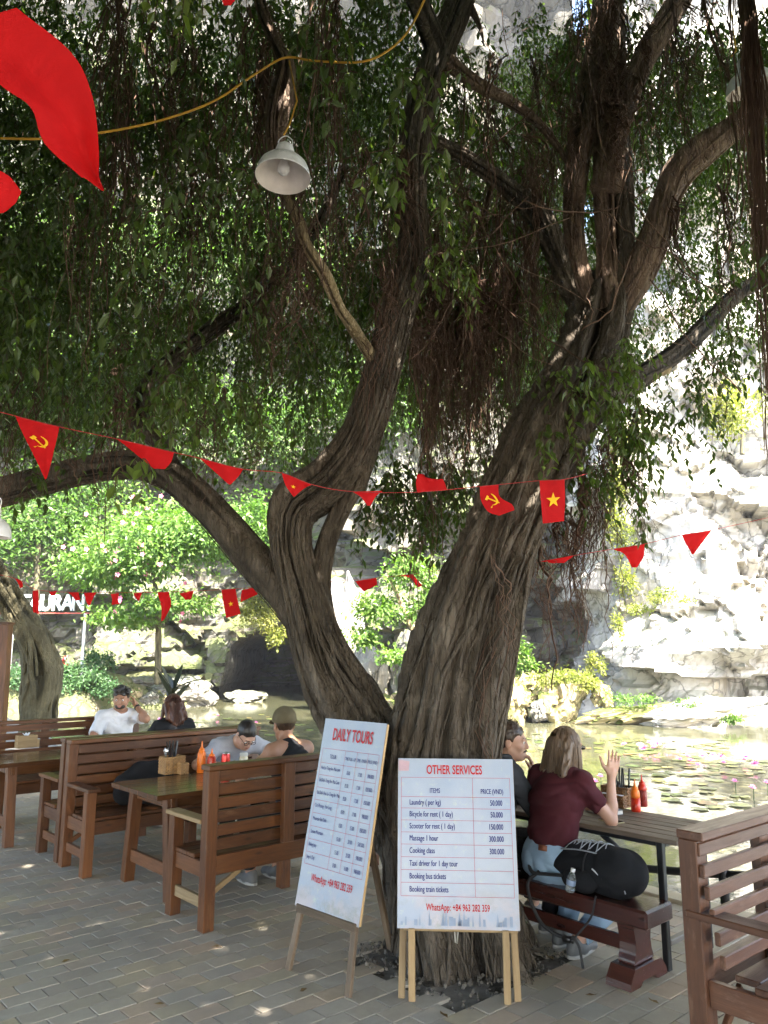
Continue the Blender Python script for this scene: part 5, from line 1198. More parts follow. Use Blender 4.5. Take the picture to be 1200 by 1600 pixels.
def motorbike():
    b = at(92, 1062, 35.0); t = thing('motorbike', 'red motorbike parked on the far bank behind the hedge', 'motorbike', (b.x - .35, 35.0, b.z), R(-12))
    tyre = plain('tyre', (.02, .02, .02), .8); red = plain('bike_red', (.55, .03, .015), .25, .6); blk = plain('bike_black', (.02, .02, .022), .4); sil = plain('bike_metal', (.5, .5, .52), .3, .5, .8)
    rx = Matrix.Rotation(math.pi / 2, 3, 'X')
    for x in (-.62, .62):
        w = ob('wheel', (lambda m: (m.lathe([(.27, -.04), (.31, -.035), (.325, 0), (.31, .035), (.27, .04), (.27, -.04)], 24), m.mesh('wheel', tyre))[1])(MB()), t, (x, 0, .325), rx)
        ob('rim', (lambda m: (m.lathe([(.0, -.03), (.05, -.03), (.06, -.01), (.25, -.012), (.27, -.03), (.27, .03), (.25, .012), (.06, .01), (.05, .03), (0, .03)], 20), m.mesh('rim', plain('bike_rim', (.6, .42, .4), .4)))[1])(MB()), w)
    def loft(name, secs, m):
        mb = MB(); n = 12; a = np.linspace(0, 2 * np.pi, n, endpoint=False); V = []
        for x, z, ry, rz in secs: V += [(x, ry * math.cos(q), z + rz * math.sin(q)) for q in a]
        k = len(secs); i = np.arange(k - 1)[:, None] * n; j = np.arange(n)[None, :]; j2 = (j + 1) % n
        mb.add(V, [np.stack([i + j, i + j2, i + n + j2, i + n + j], -1).reshape(-1, 4), [list(range(n))[::-1], [(k - 1) * n + q for q in range(n)]]]); ob(name, mb.mesh(name, m), t)
    loft('body', [(-.85, .72, .05, .06), (-.5, .66, .13, .12), (-.1, .55, .12, .14), (.25, .50, .10, .14), (.45, .62, .12, .2), (.55, .8, .12, .16), (.62, .98, .08, .08)], red)
    loft('seat', [(-.78, .80, .06, .03), (-.5, .82, .13, .06), (0, .78, .13, .06), (.2, .74, .07, .04)], blk)
    loft('front_mudguard', [(.36, .55, .05, .03), (.52, .68, .07, .04), (.72, .68, .07, .04), (.92, .5, .05, .03)], red)
    mb = MB(); mb.tube([(.62, 0, .325), (.50, 0, .95)], .035, 8); ob('fork', mb.mesh('fork', sil), t)
    mb = MB(); mb.tube([(.42, -.34, 1.06), (.48, -.12, 1.02), (.48, .12, 1.02), (.42, .34, 1.06)], .018, 8); ob('handlebar', mb.mesh('handlebar', blk), t)
    mb = MB(); mb.lathe([(0, 0), (.075, .0), (.08, -.05), (0, -.09)], 14, axis=Matrix.Rotation(math.pi / 2, 3, 'Y')); ob('headlight', mb.mesh('headlight', plain('lens', (.8, .8, .78), .1)), t, (.68, 0, .92))
    mb = MB(); mb.tube([(-.1, -.12, .28), (-.6, -.14, .32), (-.95, -.14, .38)], .04, 8); ob('exhaust', mb.mesh('exhaust', sil), t)
    plank('stand', t, (-.05, .1, .3), (-.12, .25, 0), .03, .03, blk)
    for s in (-1, 1):
        mb = MB(); mb.tube([(.44, s * .2, 1.03), (.42, s * .26, 1.2)], .008, 6); mb.box((.42, s * .28, 1.24), (.02, .11, .07)); ob('mirror', mb.mesh('mirror', blk), t)
motorbike()

# ---- water lilies
def pad_mesh(seed):
    rs = np.random.RandomState(seed); n = 18; a = np.linspace(.18, 2 * np.pi - .18, n); r = 1 + .05 * rs.normal(0, 1, n)
    V = [(0, 0, .0)] + [(r[k] * math.cos(a[k]), r[k] * math.sin(a[k]), .03 * rs.rand()) for k in range(n)]
    return mesh_np('lily_pad', V, [[[0, k + 1, k + 2] for k in range(n - 1)]], M_PAD, False)
t = NT('lily_pad'); M_PAD = t.fin(t.ramp(t.rnd(), [(0, (.05, .075, .022)), (.5, (.095, .115, .03)), (.8, (.15, .14, .04)), (1, (.20, .11, .05))]), .35, .5)
pads = [pad_mesh(k) for k in range(4)]
def lily_mesh():
    mb = MB(); lf = []
    for ring, (n, el, L) in enumerate(((10, .25, 1.0), (8, .75, .85), (6, 1.2, .6))):
        for k in range(n):
            a = k / n * 6.283 + ring * .3; D = np.array([math.cos(a) * math.cos(el), math.sin(a) * math.cos(el), math.sin(el)]); S = np.array([-math.sin(a), math.cos(a), 0])
            mb.add([(0, 0, 0), D * L * .5 + S * .16, D * L, D * L * .5 - S * .16], [[[0, 1, 2, 3]]])
    return mb.mesh('petal', plain('lily_petal', (.68, .26, .46), .5))
LILY = lily_mesh()
def ponds():
    def land(x, y): return x < edge_x(y) + .25 or y > 31
    spots = []
    patches = [((235, 1108, 490, 1150), 55), ((640, 1130, 800, 1160), 8), ((820, 1145, 1000, 1175), 26), ((960, 1155, 1140, 1180), 60), ((985, 1180, 1200, 1212), 62), ((940, 1208, 1200, 1265), 34), ((215, 1125, 330, 1175), 22), ((440, 1150, 480, 1175), 6)]
    for (x0, y0, x1, y1), n in patches:
        for k in range(n):
            p = gnd(RB.uniform(x0, x1), RB.uniform(y0, y1), WATER_Z + .012)
            if land(p.x, p.y): continue
            spots.append(p)
    for p in spots:
        o = ob('lily_pad', pads[RB.randint(4)], None, (p.x, p.y, p.z + RB.uniform(0, .006)), (RB.normal(0, .03), RB.normal(0, .03), RB.uniform(0, 6.28)), (s := RB.uniform(.07, .17), s, s))
        tag(o, 'flat round lily pad floating on the pond', 'lily pad', 'lily pads floating on the pond')
    fl = [(1010 + RB.uniform(-60, 70), 1163 + RB.uniform(-6, 6)) for _ in range(12)] + [(1120 + RB.uniform(-70, 60), 1188 + RB.uniform(-8, 8)) for _ in range(11)] + [(250, 1122), (300, 1130), (340, 1118), (275, 1118), (400, 1128)]
    for px, py in fl:
        p = gnd(px, py, WATER_Z + .10)
        if land(p.x, p.y): continue
        o = ob('water_lily', LILY, None, (p.x, p.y, WATER_Z + RB.uniform(.06, .16)), (RB.normal(0, .2), RB.normal(0, .2), RB.uniform(0, 6)), (.11, .11, .11)); tag(o, 'small pink water lily open among the floating pads', 'flower', 'pink water lilies on the pond')
    for px, py, lb in ((1148, 1222, 'violet water lily standing high, third from the right edge'), (1176, 1232, 'magenta lily bud low over the water near the right edge'), (1198, 1224, 'violet water lily cut by the right picture edge'), (938, 1214, 'violet water lily just left of the wicker basket'), (930, 1222, 'violet lily lower left of the wicker basket')):
        p = gnd(px, py, WATER_Z + .2); t = thing('water_lily', lb, 'flower', (p.x, p.y, WATER_Z))
        ob('blossom', LILY, t, (0, 0, .2), (.1, .1, 0), (.075, .075, .10)); mb = MB(); mb.tube([(0, 0, -.2), (.01, 0, .2)], .006, 5); ob('stem', mb.mesh('stem', M_LEAF_DK), t)
ponds()
def dracaena():
    c = at(268, 1112, 10.9); t = thing('potted_dracaena', 'upright plant with dark pointed leaves behind the red haired woman', 'plant', (c.x, c.y, 0))
    mb = MB(); mb.lathe([(0, 0), (.13, 0), (.17, .30), (.19, .31), (.19, .34), (.16, .34), (.15, .29), (0, .28)], 24); ob('pot', mb.mesh('pot', plain('terracotta', (.30, .13, .07), .8)), t)
    mb = MB(); mb.tube([(0, 0, .25), (.01, 0, .8), (0, 0, 1.22)], [.022, .02, .014], 8); ob('stem', mb.mesh('stem', M_BARK_G), t)
    rs = np.random.RandomState(6)
    for k in range(15):
        a = k * 2.4; el = rs.uniform(.35, 1.25); L = rs.uniform(.34, .52); z0 = 1.0 + .02 * k
        n = 9; s = np.linspace(0, 1, n); w = .042 * np.sin(np.pi * np.clip(s * .92 + .06, 0, 1)) ** .8; x = s * L * math.cos(el) ; z = s * L * math.sin(el) - .10 * s ** 2 * math.cos(el)
        V = []
        for q in range(n):
            c0 = np.array([math.cos(a) * x[q], math.sin(a) * x[q], z0 + z[q]]); sd = np.array([-math.sin(a), math.cos(a), 0]) * w[q]; V += [c0 - sd + [0, 0, .012 * s[q]], c0 - [0, 0, .006], c0 + sd + [0, 0, .012 * s[q]]]
        F = [[3 * q + c_, 3 * q + c_ + 1, 3 * q + c_ + 4, 3 * q + c_ + 3] for q in range(n - 1) for c_ in (0, 1)]
        ob('leaf', mesh_np('leaf', V, [F], M_DRAC, True), t)
M_DRAC = plain('dark_strap_leaf', (.035, .045, .022), .35)
dracaena()
# ================================================================== PEOPLE
class Field:
    """a signed distance grid; shapes are blended in, then one closed surface is pulled out of it"""
    def __init__(s, lo, hi, vox):
        s.lo = np.array(lo, float); s.v = vox; s.n = np.ceil((np.array(hi) - s.lo) / vox).astype(int) + 1
        s.d = np.full(s.n, .2, np.float32)
    def sub(s, lo, hi):
        a = np.clip(np.floor((np.array(lo) - s.lo) / s.v).astype(int), 0, s.n); b = np.clip(np.ceil((np.array(hi) - s.lo) / s.v).astype(int) + 1, 0, s.n)
        sl = tuple(slice(i, j) for i, j in zip(a, b)); g = np.meshgrid(*[s.lo[k] + s.v * np.arange(a[k], b[k]) for k in range(3)], indexing='ij')
        return sl, np.stack(g, -1)
    def put(s, f, lo, hi, k=.02, op='add'):
        sl, p = s.sub(np.array(lo) - k * 2 - s.v * 2, np.array(hi) + k * 2 + s.v * 2)
        if p.size == 0: return
        b = f(p); a = s.d[sl]
        if op == 'add': h = np.clip(.5 + .5 * (a - b) / k, 0, 1); s.d[sl] = a * (1 - h) + b * h - k * h * (1 - h)
        else: b = -b; h = np.clip(.5 - .5 * (a - b) / k, 0, 1); s.d[sl] = a * (1 - h) + b * h + k * h * (1 - h)
    def cone(s, a, b, ra, rb, k=.02, op='add', flat=(1, 1, 1), cut=None):
        a, b = np.array(a, float), np.array(b, float); fl = np.array(flat, float)
        def f(p):
            q = (p - a) / fl; d = (b - a) / fl; t = np.clip((q @ d) / (d @ d + 1e-9), 0, 1); r = ra + (rb - ra) * t
            o = (np.linalg.norm(q - t[..., None] * d, axis=-1) - r) * fl.min()
            if cut is not None:
                for c, n in cut: o = np.maximum(o, (p - np.array(c)) @ np.array(n))
            return o
        m = max(ra, rb) * max(flat); s.put(f, np.minimum(a, b) - m, np.maximum(a, b) + m, k, op)
    def ell(s, c, r, k=.02, op='add', rot=None, cut=None):
        c, r = np.array(c, float), np.array(r, float); Rm = np.eye(3) if rot is None else np.array(rot)
        def f(p):
            q = (p - c) @ Rm; k0 = np.linalg.norm(q / r, axis=-1); k1 = np.linalg.norm(q / r ** 2, axis=-1); o = k0 * (k0 - 1) / (k1 + 1e-6)
            if cut is not None:
                for cc, n in cut: o = np.maximum(o, (p - np.array(cc)) @ np.array(n))
            return o
        m = r.max(); s.put(f, c - m, c + m, k, op)
    def clip(s, c, n):
        g = [s.lo[k] + s.v * np.arange(s.n[k]) for k in range(3)]; n = np.array(n, float); n /= np.linalg.norm(n)
        pl = (g[0] - c[0])[:, None, None] * n[0] + (g[1] - c[1])[None, :, None] * n[1] + (g[2] - c[2])[None, None, :] * n[2]
        s.d = np.maximum(s.d, pl.astype(np.float32))
    def ripple(s, amp, freq, seed):
        m = np.abs(s.d) < .03; idx = np.argwhere(m)
        if len(idx): p = s.lo + idx * s.v; q = p * np.array(freq); s.d[m] += (amp * (1 - 2 * np.abs(noise3(q + .6 * noise3(p * 6, seed + 5)[:, None], seed)))).astype(np.float32)
    def surf(s):
        d = s.d; ins = d < 0; n = np.array(d.shape)
        c = ins[:-1, :-1, :-1].astype(np.int8)
        for o in ((1, 0, 0), (0, 1, 0), (0, 0, 1), (1, 1, 0), (1, 0, 1), (0, 1, 1), (1, 1, 1)): c = c + ins[o[0]:n[0] - 1 + o[0], o[1]:n[1] - 1 + o[1], o[2]:n[2] - 1 + o[2]]
        cells = np.argwhere((c > 0) & (c < 8)); ids = np.full(c.shape, -1, np.int64); ids[tuple(cells.T)] = np.arange(len(cells))
        acc = np.zeros((len(cells), 3)); cnt = np.zeros(len(cells)); co = [(x, y, z) for x in (0, 1) for y in (0, 1) for z in (0, 1)]
        for a in co:
            for ax in range(3):
                if a[ax]: continue
                b = list(a); b[ax] = 1; da = d[tuple((cells + a).T)]; db = d[tuple((cells + b).T)]; m = (da < 0) != (db < 0)
                t = np.where(m, da / (da - db + 1e-12), 0); p = np.array(a, float)[None] + 0 * acc; p[:, ax] += t; acc[m] += p[m]; cnt += m
        V = s.lo + (cells + acc / np.maximum(cnt, 1)[:, None]) * s.v; Q = []
        for ax in range(3):
            u, w = (ax + 1) % 3, (ax + 2) % 3; sa = [slice(1, -1)] * 3; sa[ax] = slice(0, -1); sb = [slice(1, -1)] * 3; sb[ax] = slice(1, None)
            A, B = ins[tuple(sa)], ins[tuple(sb)]; e = np.argwhere(A != B)
            if not len(e): continue
            off = np.ones(3, int); off[ax] = 0; e = e + off; fl = ins[tuple(e.T)]
            def I(du, dw): q = e.copy(); q[:, u] -= du; q[:, w] -= dw; return ids[tuple(q.T)]
            q = np.stack([I(1, 1), I(0, 1), I(0, 0), I(1, 0)], -1); q[~fl] = q[~fl][:, ::-1]; Q.append(q[(q >= 0).all(1)])
        return V, np.concatenate(Q)
    def mesh(s, name, mat, relax=1):
        V, Q = s.surf()
        for _ in range(relax):
            A = np.zeros_like(V); c = np.zeros(len(V))
            for i, j in ((0, 1), (1, 2), (2, 3), (3, 0)):
                for a, b in ((i, j), (j, i)): np.add.at(A, Q[:, a], V[Q[:, b]]); np.add.at(c, Q[:, a], 1)
            V = .5 * V + .5 * A / np.maximum(c, 1)[:, None]
        return mesh_np(name, V, [Q], mat, True)

def m_skin(name, a, b):
    t = NT(name); f = t.noise(t.coord('Object'), 9, 4); g = t.noise(t.coord('Object'), 160, 2)
    t.bump(g, .12, .001); t.b.inputs['Subsurface Weight'].default_value = .12; t.b.inputs['Subsurface Radius'].default_value = (.01, .004, .002)
    return t.fin(t.ramp(f, [(.3, a), (.7, b)]), .5, .4)
SKIN_A = m_skin('fair_skin', (.40, .225, .155), (.48, .285, .205)); SKIN_B = m_skin('tanned_skin', (.30, .155, .095), (.37, .20, .13))
def m_cloth(name, col, bump=.5):
    t = NT(name); v = t.coord('Object'); f = t.noise(v, 7, 4, .6); w = t.noise(v, 420, 1)
    t.bump(t.math('ADD', f, t.math('MULTIPLY', w, .35)), bump, .004)
    return t.fin(t.ramp(f, [(.3, tuple(x * .85 for x in col)), (.7, tuple(min(1, x * 1.1) for x in col))]), .85, .2)
def m_hair(name, a, b):
    t = NT(name); v = t.coord('Object', (90, 90, 6)); f = t.noise(v, 1.0, 3, .6); c = t.ramp(f, [(.3, a), (.7, b)])
    c = t.mix(t.math('MULTIPLY', t.attr('tint'), .5), c, tuple(min(1, x * 1.8) for x in b)); t.bump(f, .8, .004); return t.fin(c, .42, .45)
M_DENIM = m_cloth('light_denim', (.27, .38, .50)); M_MAROON = m_cloth('maroon_jersey', (.055, .010, .014)); M_WHITE = m_cloth('white_jersey', (.66, .66, .70)); M_GREYTEE = m_cloth('grey_jersey', (.34, .34, .37))
M_BLACK = m_cloth('black_cloth', (.014, .014, .016)); M_JACKET = m_cloth('charcoal_fleece', (.040, .043, .050)); M_CAP = m_cloth('olive_cap', (.13, .105, .062)); M_SHOE = plain('grey_shoe', (.10, .10, .10), .6); M_SOLE = plain('shoe_sole', (.35, .34, .32), .7)
HAIR_LB = m_hair('light_brown_hair', (.045, .026, .014), (.125, .078, .044)); HAIR_AU = m_hair('auburn_hair', (.028, .009, .005), (.085, .030, .014)); HAIR_DK = m_hair('dark_hair', (.008, .006, .005), (.022, .016, .012)); HAIR_BR = m_hair('brown_hair', (.020, .011, .006), (.055, .032, .018))
M_EYEW = plain('eye_white', (.7, .68, .66), .2); M_EYED = plain('eye_dark', (.02, .014, .01), .15); M_LIP = plain('lip', (.36, .14, .11), .45); M_GLASS = plain('spectacle_frame', (.012, .011, .011), .3)

def rotm(yaw=0, pitch=0, roll=0):      # yaw: + turns to the person's left; pitch: + looks down; columns right, forward, up
    return np.array((Matrix.Rotation(yaw, 3, 'Z') @ Matrix.Rotation(-pitch, 3, 'X') @ Matrix.Rotation(roll, 3, 'Y')))
def ik(a, b, l1, l2, hint):
    a, b, hint = (np.array(x, float) for x in (a, b, hint)); d = b - a; L = np.linalg.norm(d); L2 = min(L, (l1 + l2) * .998); d = d / L; b = a + d * L2
    x = (l1 ** 2 - l2 ** 2 + L2 ** 2) / (2 * L2); h = math.sqrt(max(0, l1 ** 2 - x ** 2)); n = hint - d * (hint @ d); n /= np.linalg.norm(n) + 1e-9
    return a + d * x + n * h, b
def hand(F, w, dirn, palm, side, curl=.3, spread=.12, s=1.0):
    """w wrist, dirn along the hand, palm the way the palm looks, side +1 when the thumb lies on cross(dirn, palm)"""
    d = np.array(dirn, float); d /= np.linalg.norm(d); p = np.array(palm, float); p -= d * (p @ d); p /= np.linalg.norm(p); t = np.cross(d, p) * side; w = np.array(w, float)
    F.cone(w, w + d * .03 * s, .026 * s, .028 * s, .012)
    for k, (o, L, r) in enumerate(((.030, .066, .0092), (.010, .074, .0095), (-.010, .069, .009), (-.029, .054, .008))):
        base = w + d * .085 * s + t * o * s * 1.05; F.cone(w + d * .025 * s + t * o * .7 * s, base, .0135 * s, .0118 * s, .010)
        a = base; an = curl * .5 + .06 * k * curl; q = d * math.cos(0) + t * spread * (1.5 - k) * .55; q /= np.linalg.norm(q)
        for j, f in enumerate((.45, .30, .25)):
            dd = q * math.cos(an) + p * math.sin(an); b = a + dd * L * f * s * 1.08; F.cone(a, b, r * s * (1 - .08 * j), r * s * (.92 - .1 * j), .004); a = b; an += curl * (.9 if j == 0 else .6)
    a = w + d * .028 * s + t * .026 * s; q = d * .62 + t * .75 + p * .25; q /= np.linalg.norm(q); b = a + q * .045 * s; F.cone(a, b, .0155 * s, .0115 * s, .01); q2 = d * .85 + t * .42 + p * .25 + p * curl * .4; q2 /= np.linalg.norm(q2); c = b + q2 * .032 * s; F.cone(b, c, .0108 * s, .0098 * s, .005); F.cone(c, c + q2 * .024 * s, .0098 * s, .0075 * s, .004)

def person(label, loc, face, seat, spec):
    """seated figure; local +y is the way the body faces, z = 0 is the seat"""
    S = spec.get('s', 1.0); fem = spec.get('fem', False); vox = spec.get('vox', .0075)
    rz = math.atan2(face[1], face[0]) - math.pi / 2
    root = thing('person', label, 'person', (loc[0], loc[1], seat), rz)
    lean = R(spec.get('lean', 10)); bend = R(spec.get('bend', 6)); tw = spec.get('twist', 0.0)
    hip = np.array([0, 0, .10]) * S; up1 = np.array([0, math.sin(lean), math.cos(lean)]); up2 = np.array([0, math.sin(lean + bend), math.cos(lean + bend)])
    waist = hip + up1 * .17 * S; chest = waist + (up1 + up2) / 2 * .17 * S; neck = chest + up2 * .17 * S
    rt = np.array([math.cos(tw), math.sin(tw), 0]); fw = np.cross(up2, rt)
    sw = (.150 if fem else .178) * S; sh = {k: neck - up2 * .055 * S + rt * k * sw for k in (1, -1)}
    H = rotm(R(spec.get('yaw', 0)), R(spec.get('pitch', 0)), R(spec.get('roll', 0))); hs = S * (0.97 if fem else 1.0) * spec.get('hs', 1)
    nb = neck + up2 * .02 * S; hc = nb + (up2 * .6 + H[:, 2] * .4) * .115 * S + H[:, 1] * .018 * S
    L1, L2 = (.275, .245) if fem else (.295, .265); L1 *= S; L2 *= S
    arms = {}
    for k, nm in ((1, 'R'), (-1, 'L')):
        a = spec[nm]; el, wr = ik(sh[k], np.array(a['w']), L1, L2, a.get('hint', (k * .6, -.4, -.6))); arms[k] = (el, wr, a)
    legs = {}
    for k in (1, -1):
        h = hip + np.array([k * .088 * S, .02, -.015]); fz = -seat + .075; ft = np.array(spec.get('feet', {}).get(k, (k * .12, .42, fz))); ft[2] = fz
        kn, an = ik(h, ft, .42 * S, .40 * S, (k * .15, .9, .5)); legs[k] = (h, kn, an)
    lo = np.min([p for q in (list(arms.values()) + list(legs.values())) for p in q[:3] if not isinstance(p, dict)] + [hc], 0) - .27; hi = np.max([p for q in (list(arms.values()) + list(legs.values())) for p in q[:3] if not isinstance(p, dict)] + [hc], 0) + .27
    lo[2] = -seat - .02; hi[2] = hc[2] + .2
    F = Field(lo, hi, vox)
    # torso
    hw = (.105 if fem else .098) * S; g = spec.get('girth', 1.0)
    F.cone(hip + [-.06 * S, -.01, 0], hip + [.06 * S, -.01, 0], hw, hw, .03); F.ell(hip + up1 * .02, np.array([.155, .115, .12]) * S, .03)
    F.cone(hip, waist, .118 * S * g, (.100 if fem else .112) * S * g, .05, flat=(1.18, 1, 1)); F.cone(waist, chest, (.100 if fem else .112) * S * g, .118 * S * g, .05, flat=(1.22, 1, 1))
    F.cone(chest, neck - up2 * .07 * S, .115 * S, .078 * S, .05, flat=(1.25, 1, 1)); F.cone(sh[-1], sh[1], .058 * S, .058 * S, .05)
    if fem:
        for k in (1, -1): F.ell(chest + rt * k * .065 * S + fw * .085 * S - up2 * .01, np.array([.055, .05, .055]) * S, .03)
    F.cone(neck - up2 * .06, nb + (hc - nb) * .55, .052 * S, (.047 if fem else .056) * S, .025)
    for k in (1, -1): F.cone(neck - up2 * .0, sh[k] + up2 * .0, .042 * S, .05 * S, .05)
    # arms and hands
    for k in (1, -1):
        el, wr, a = arms[k]; th = (.86 if fem else 1.05) * S
        F.cone(sh[k], el, .050 * th, .040 * th, .02); F.cone(el, el + (wr - el) * .35, .040 * th, .039 * th, .012); F.cone(el + (wr - el) * .3, wr, .040 * th, .026 * th, .02)
        hand(F, wr, a.get('dir', (wr - el)), a.get('palm', (0, 0, -1)), a.get('side', k), a.get('curl', .35), a.get('spread', .12), S * (.95 if fem else 1.05))
    # legs
    for k in (1, -1):
        h, kn, an = legs[k]; F.cone(h, kn, .086 * S, .060 * S, .04); F.cone(kn, an, .058 * S, .038 * S, .02); F.cone(kn + (an - kn) * .15, kn + (an - kn) * .5, .056 * S, .05 * S, .03); F.cone(an + [0, -.02, -.02], an + [0, .14, -.045], .035, .028, .02)
    # head
    def hp(x, y, z): return hc + (H @ (np.array([x, y, z]) * hs))
    def he(x, y, z, r, k=.012, op='add', rr=None): F.ell(hp(x, y, z), np.array(r) * hs, k, op, H if rr is None else H @ rr)
    he(0, -.012, .035, (.0755, .094, .088), .01); he(0, .030, -.015, (.062, .066, .085), .03); he(0, .045, -.075, (.038, .040, .034), .03)
    for k in (1, -1): F.cone(hp(k * .052, .0, -.045), hp(k * .022, .070, -.088), .020 * hs, .016 * hs, .025); he(k * .040, .062, -.02, (.022, .020, .02), .02)
    he(0, .082, .028, (.052, .014, .014), .016); F.cone(hp(0, .094, .018), hp(0, .110, -.022), .0085 * hs, .0115 * hs, .010); he(0, .104, -.027, (.0165, .011, .008), .008)
    for k in (1, -1): he(k * .031, .098, .010, (.018, .014, .012), .012, 'sub'); he(k * .031, .079, .008, (.0135, .0125, .012), .004)
    he(0, .092, -.052, (.024, .011, .0065), .006); he(0, .090, -.063, (.020, .012, .0075), .006); he(0, .082, -.089, (.018, .016, .014), .014)
    for k in (1, -1): he(k * .077, -.008, -.004, (.009, .020, .032), .006); he(k * .086, -.004, .006, (.004, .011, .016), .003, 'sub')
    skin = spec.get('skin', SKIN_A); ob('body', F.mesh('body', skin), root)
    for k in (1, -1):
        mb = MB(); mb.lathe([(0, -.0125), (.009, -.009), (.0125, 0), (.009, .009), (0, .0125)], 12); e = ob('eye', mb.mesh('eye', M_EYEW), root, hp(k * .031, .0815, .008), None, (hs, hs, hs))
        mb = MB(); mb.lathe([(0, -.006), (.0055, -.003), (.006, .003), (0, .006)], 10); ob('pupil', mb.mesh('pupil', M_EYED), root, hp(k * .031 + spec.get('gaze', 0), .0915, .007))
        F2 = Field(hp(k * .03, .09, .03) - .05, hp(k * .03, .09, .03) + .05, .004); F2.cone(hp(k * .012, .098, .030), hp(k * .048, .083, .034), .0042 * hs, .003 * hs, .003); ob('eyebrow', F2.mesh('eyebrow', spec['hair_m']), root)
    if not fem or True:
        F2 = Field(hp(0, .09, -.057) - .045, hp(0, .09, -.057) + .045, .004); F2.ell(hp(0, .0955, -.053), np.array([.022, .0095, .0052]) * hs, .003, rot=H); F2.ell(hp(0, .0935, -.063), np.array([.018, .010, .0062]) * hs, .003, rot=H); ob('lips', F2.mesh('lips', M_LIP), root)
    # hair
    G = Field(hc - .17 * S - np.array([0, 0, spec.get('hair_len', 0)]), hc + .17 * S, .0055)
    def ge(x, y, z, r, k=.012, op='add'): G.ell(hp(x, y, z), np.array(r) * hs, k, op, H)
    style = spec['hair']; hm = spec['hair_m']
    if style in ('short', 'crop', 'quiff'):
        t = {'short': .010, 'crop': .006, 'quiff': .012}[style]
        ge(0, -.014, .037, (.0755 + t, .094 + t, .088 + t)); ge(0, .120, -.030, (.085, .078, .104), .01, 'sub')
        for k in (1, -1): ge(k * .085, .03, -.045, (.03, .07, .06), .01, 'sub'); ge(k * .082, -.004, -.012, (.014, .022, .032), .006, 'sub')
        for k in (1, -1): ge(k * .078, .080, .002, (.040, .052, .070), .010, 'sub')
        ge(0, .125, .012, (.070, .06, .066), .012, 'sub')
        ge(0, -.03, -.11, (.12, .13, .062), .012, 'sub')
        if style == 'quiff':
            for q in range(46):
                a = RS2.uniform(0, 6.28); r = RS2.uniform(0, .092); G.ell(hp(r * math.cos(a), -.005 + r * 1.1 * math.sin(a), .128 - r * r * 6), np.array([.025, .025, .026]) * hs, .008)
        G.ripple(.0035 if style != 'crop' else .0015, (70, 70, 40), 5)
    elif style == 'long':
        ln = spec['hair_len']; ge(0, -.014, .038, (.086, .104, .098)); ge(0, .118, -.06, (.078, .070, .125), .012, 'sub')
        for q in range(7):
            x = -.066 + .022 * q; c0 = hp(x * 1.05, -.055 - .028 * math.cos(x * 22), .03); e = hp(x * 1.35, -.105, .03) + np.array([0, -.035, -ln * (1 - .12 * abs(q - 3))])
            G.cone(c0, e, .040 * hs, .026 * hs, .02)
        for k in (1, -1): G.cone(hp(k * .078, .0, .02), hp(k * .098, .01, 0) + np.array([0, .0, -ln * .72]), .026 * hs, .018 * hs, .02)
        G.ripple(.006, (55, 55, 7), 8)
    if style != 'none': ob('hair', G.mesh('hair', hm), root)
    if style in ('long', 'quiff', 'short'):
        n = 420 if style == 'long' else 160; kk = 12; P = np.zeros((n, kk, 3)); ln = spec.get('hair_len', .03)
        for i in range(n):
            a = RS2.uniform(.15, .85) * 2 * np.pi - np.pi / 2 if style == 'long' else RS2.uniform(0, 2 * np.pi); r = RS2.uniform(.0, 1); d0 = np.array([math.cos(a) * .9, math.sin(a), 0]) if style != 'long' else np.array([math.sin(a) * 1.0, -abs(math.cos(a)) + .35 * (RS2.rand() - .3), 0])
            for j in range(kk):
                f = j / (kk - 1)
                if style == 'long':
                    el = math.pi / 2 * (1 - min(1, f * 2.2) * 1.02); rad = .104 + .004 * RS2.rand(); q = hp(d0[0] * .089 * math.cos(el), d0[1] * .107 * math.cos(el) - .014, .038 + .100 * math.sin(el))
                    if f > .45: q = q + np.array([d0[0] * .01 + RS2.normal(0, .0012), -.085 * (f - .45), -(f - .45) / .55 * ln * (.8 + .25 * r)])
                    P[i, j] = q
                else:
                    e0 = R(20 + 70 * r); q = np.array([d0[0] * .084 * math.cos(e0), d0[1] * .103 * math.cos(e0) - .014, .037 + .097 * math.sin(e0)]); o = np.array([d0[0] * .5, .6 + d0[1] * .3, .35]); P[i, j] = hp(*(q + o * f * (.032 if style == 'quiff' else .018)))
        if style != 'long': P = P[[i for i in range(n) if (H.T @ (P[i, 0] - hc))[1] / hs < .075 or (H.T @ (P[i, 0] - hc))[2] / hs > .085]]
        rad = np.full(P.shape[:2], .0019) * np.linspace(1, .5, kk)[None]; V, Q = tubes_batch(P, rad, 3)
        o = ob('hair_strand', mesh_np('hair_strand', V, [Q], hm, True, tint=np.repeat(RS2.rand(len(P)), kk * 3)), root); o['kind'] = 'stuff'
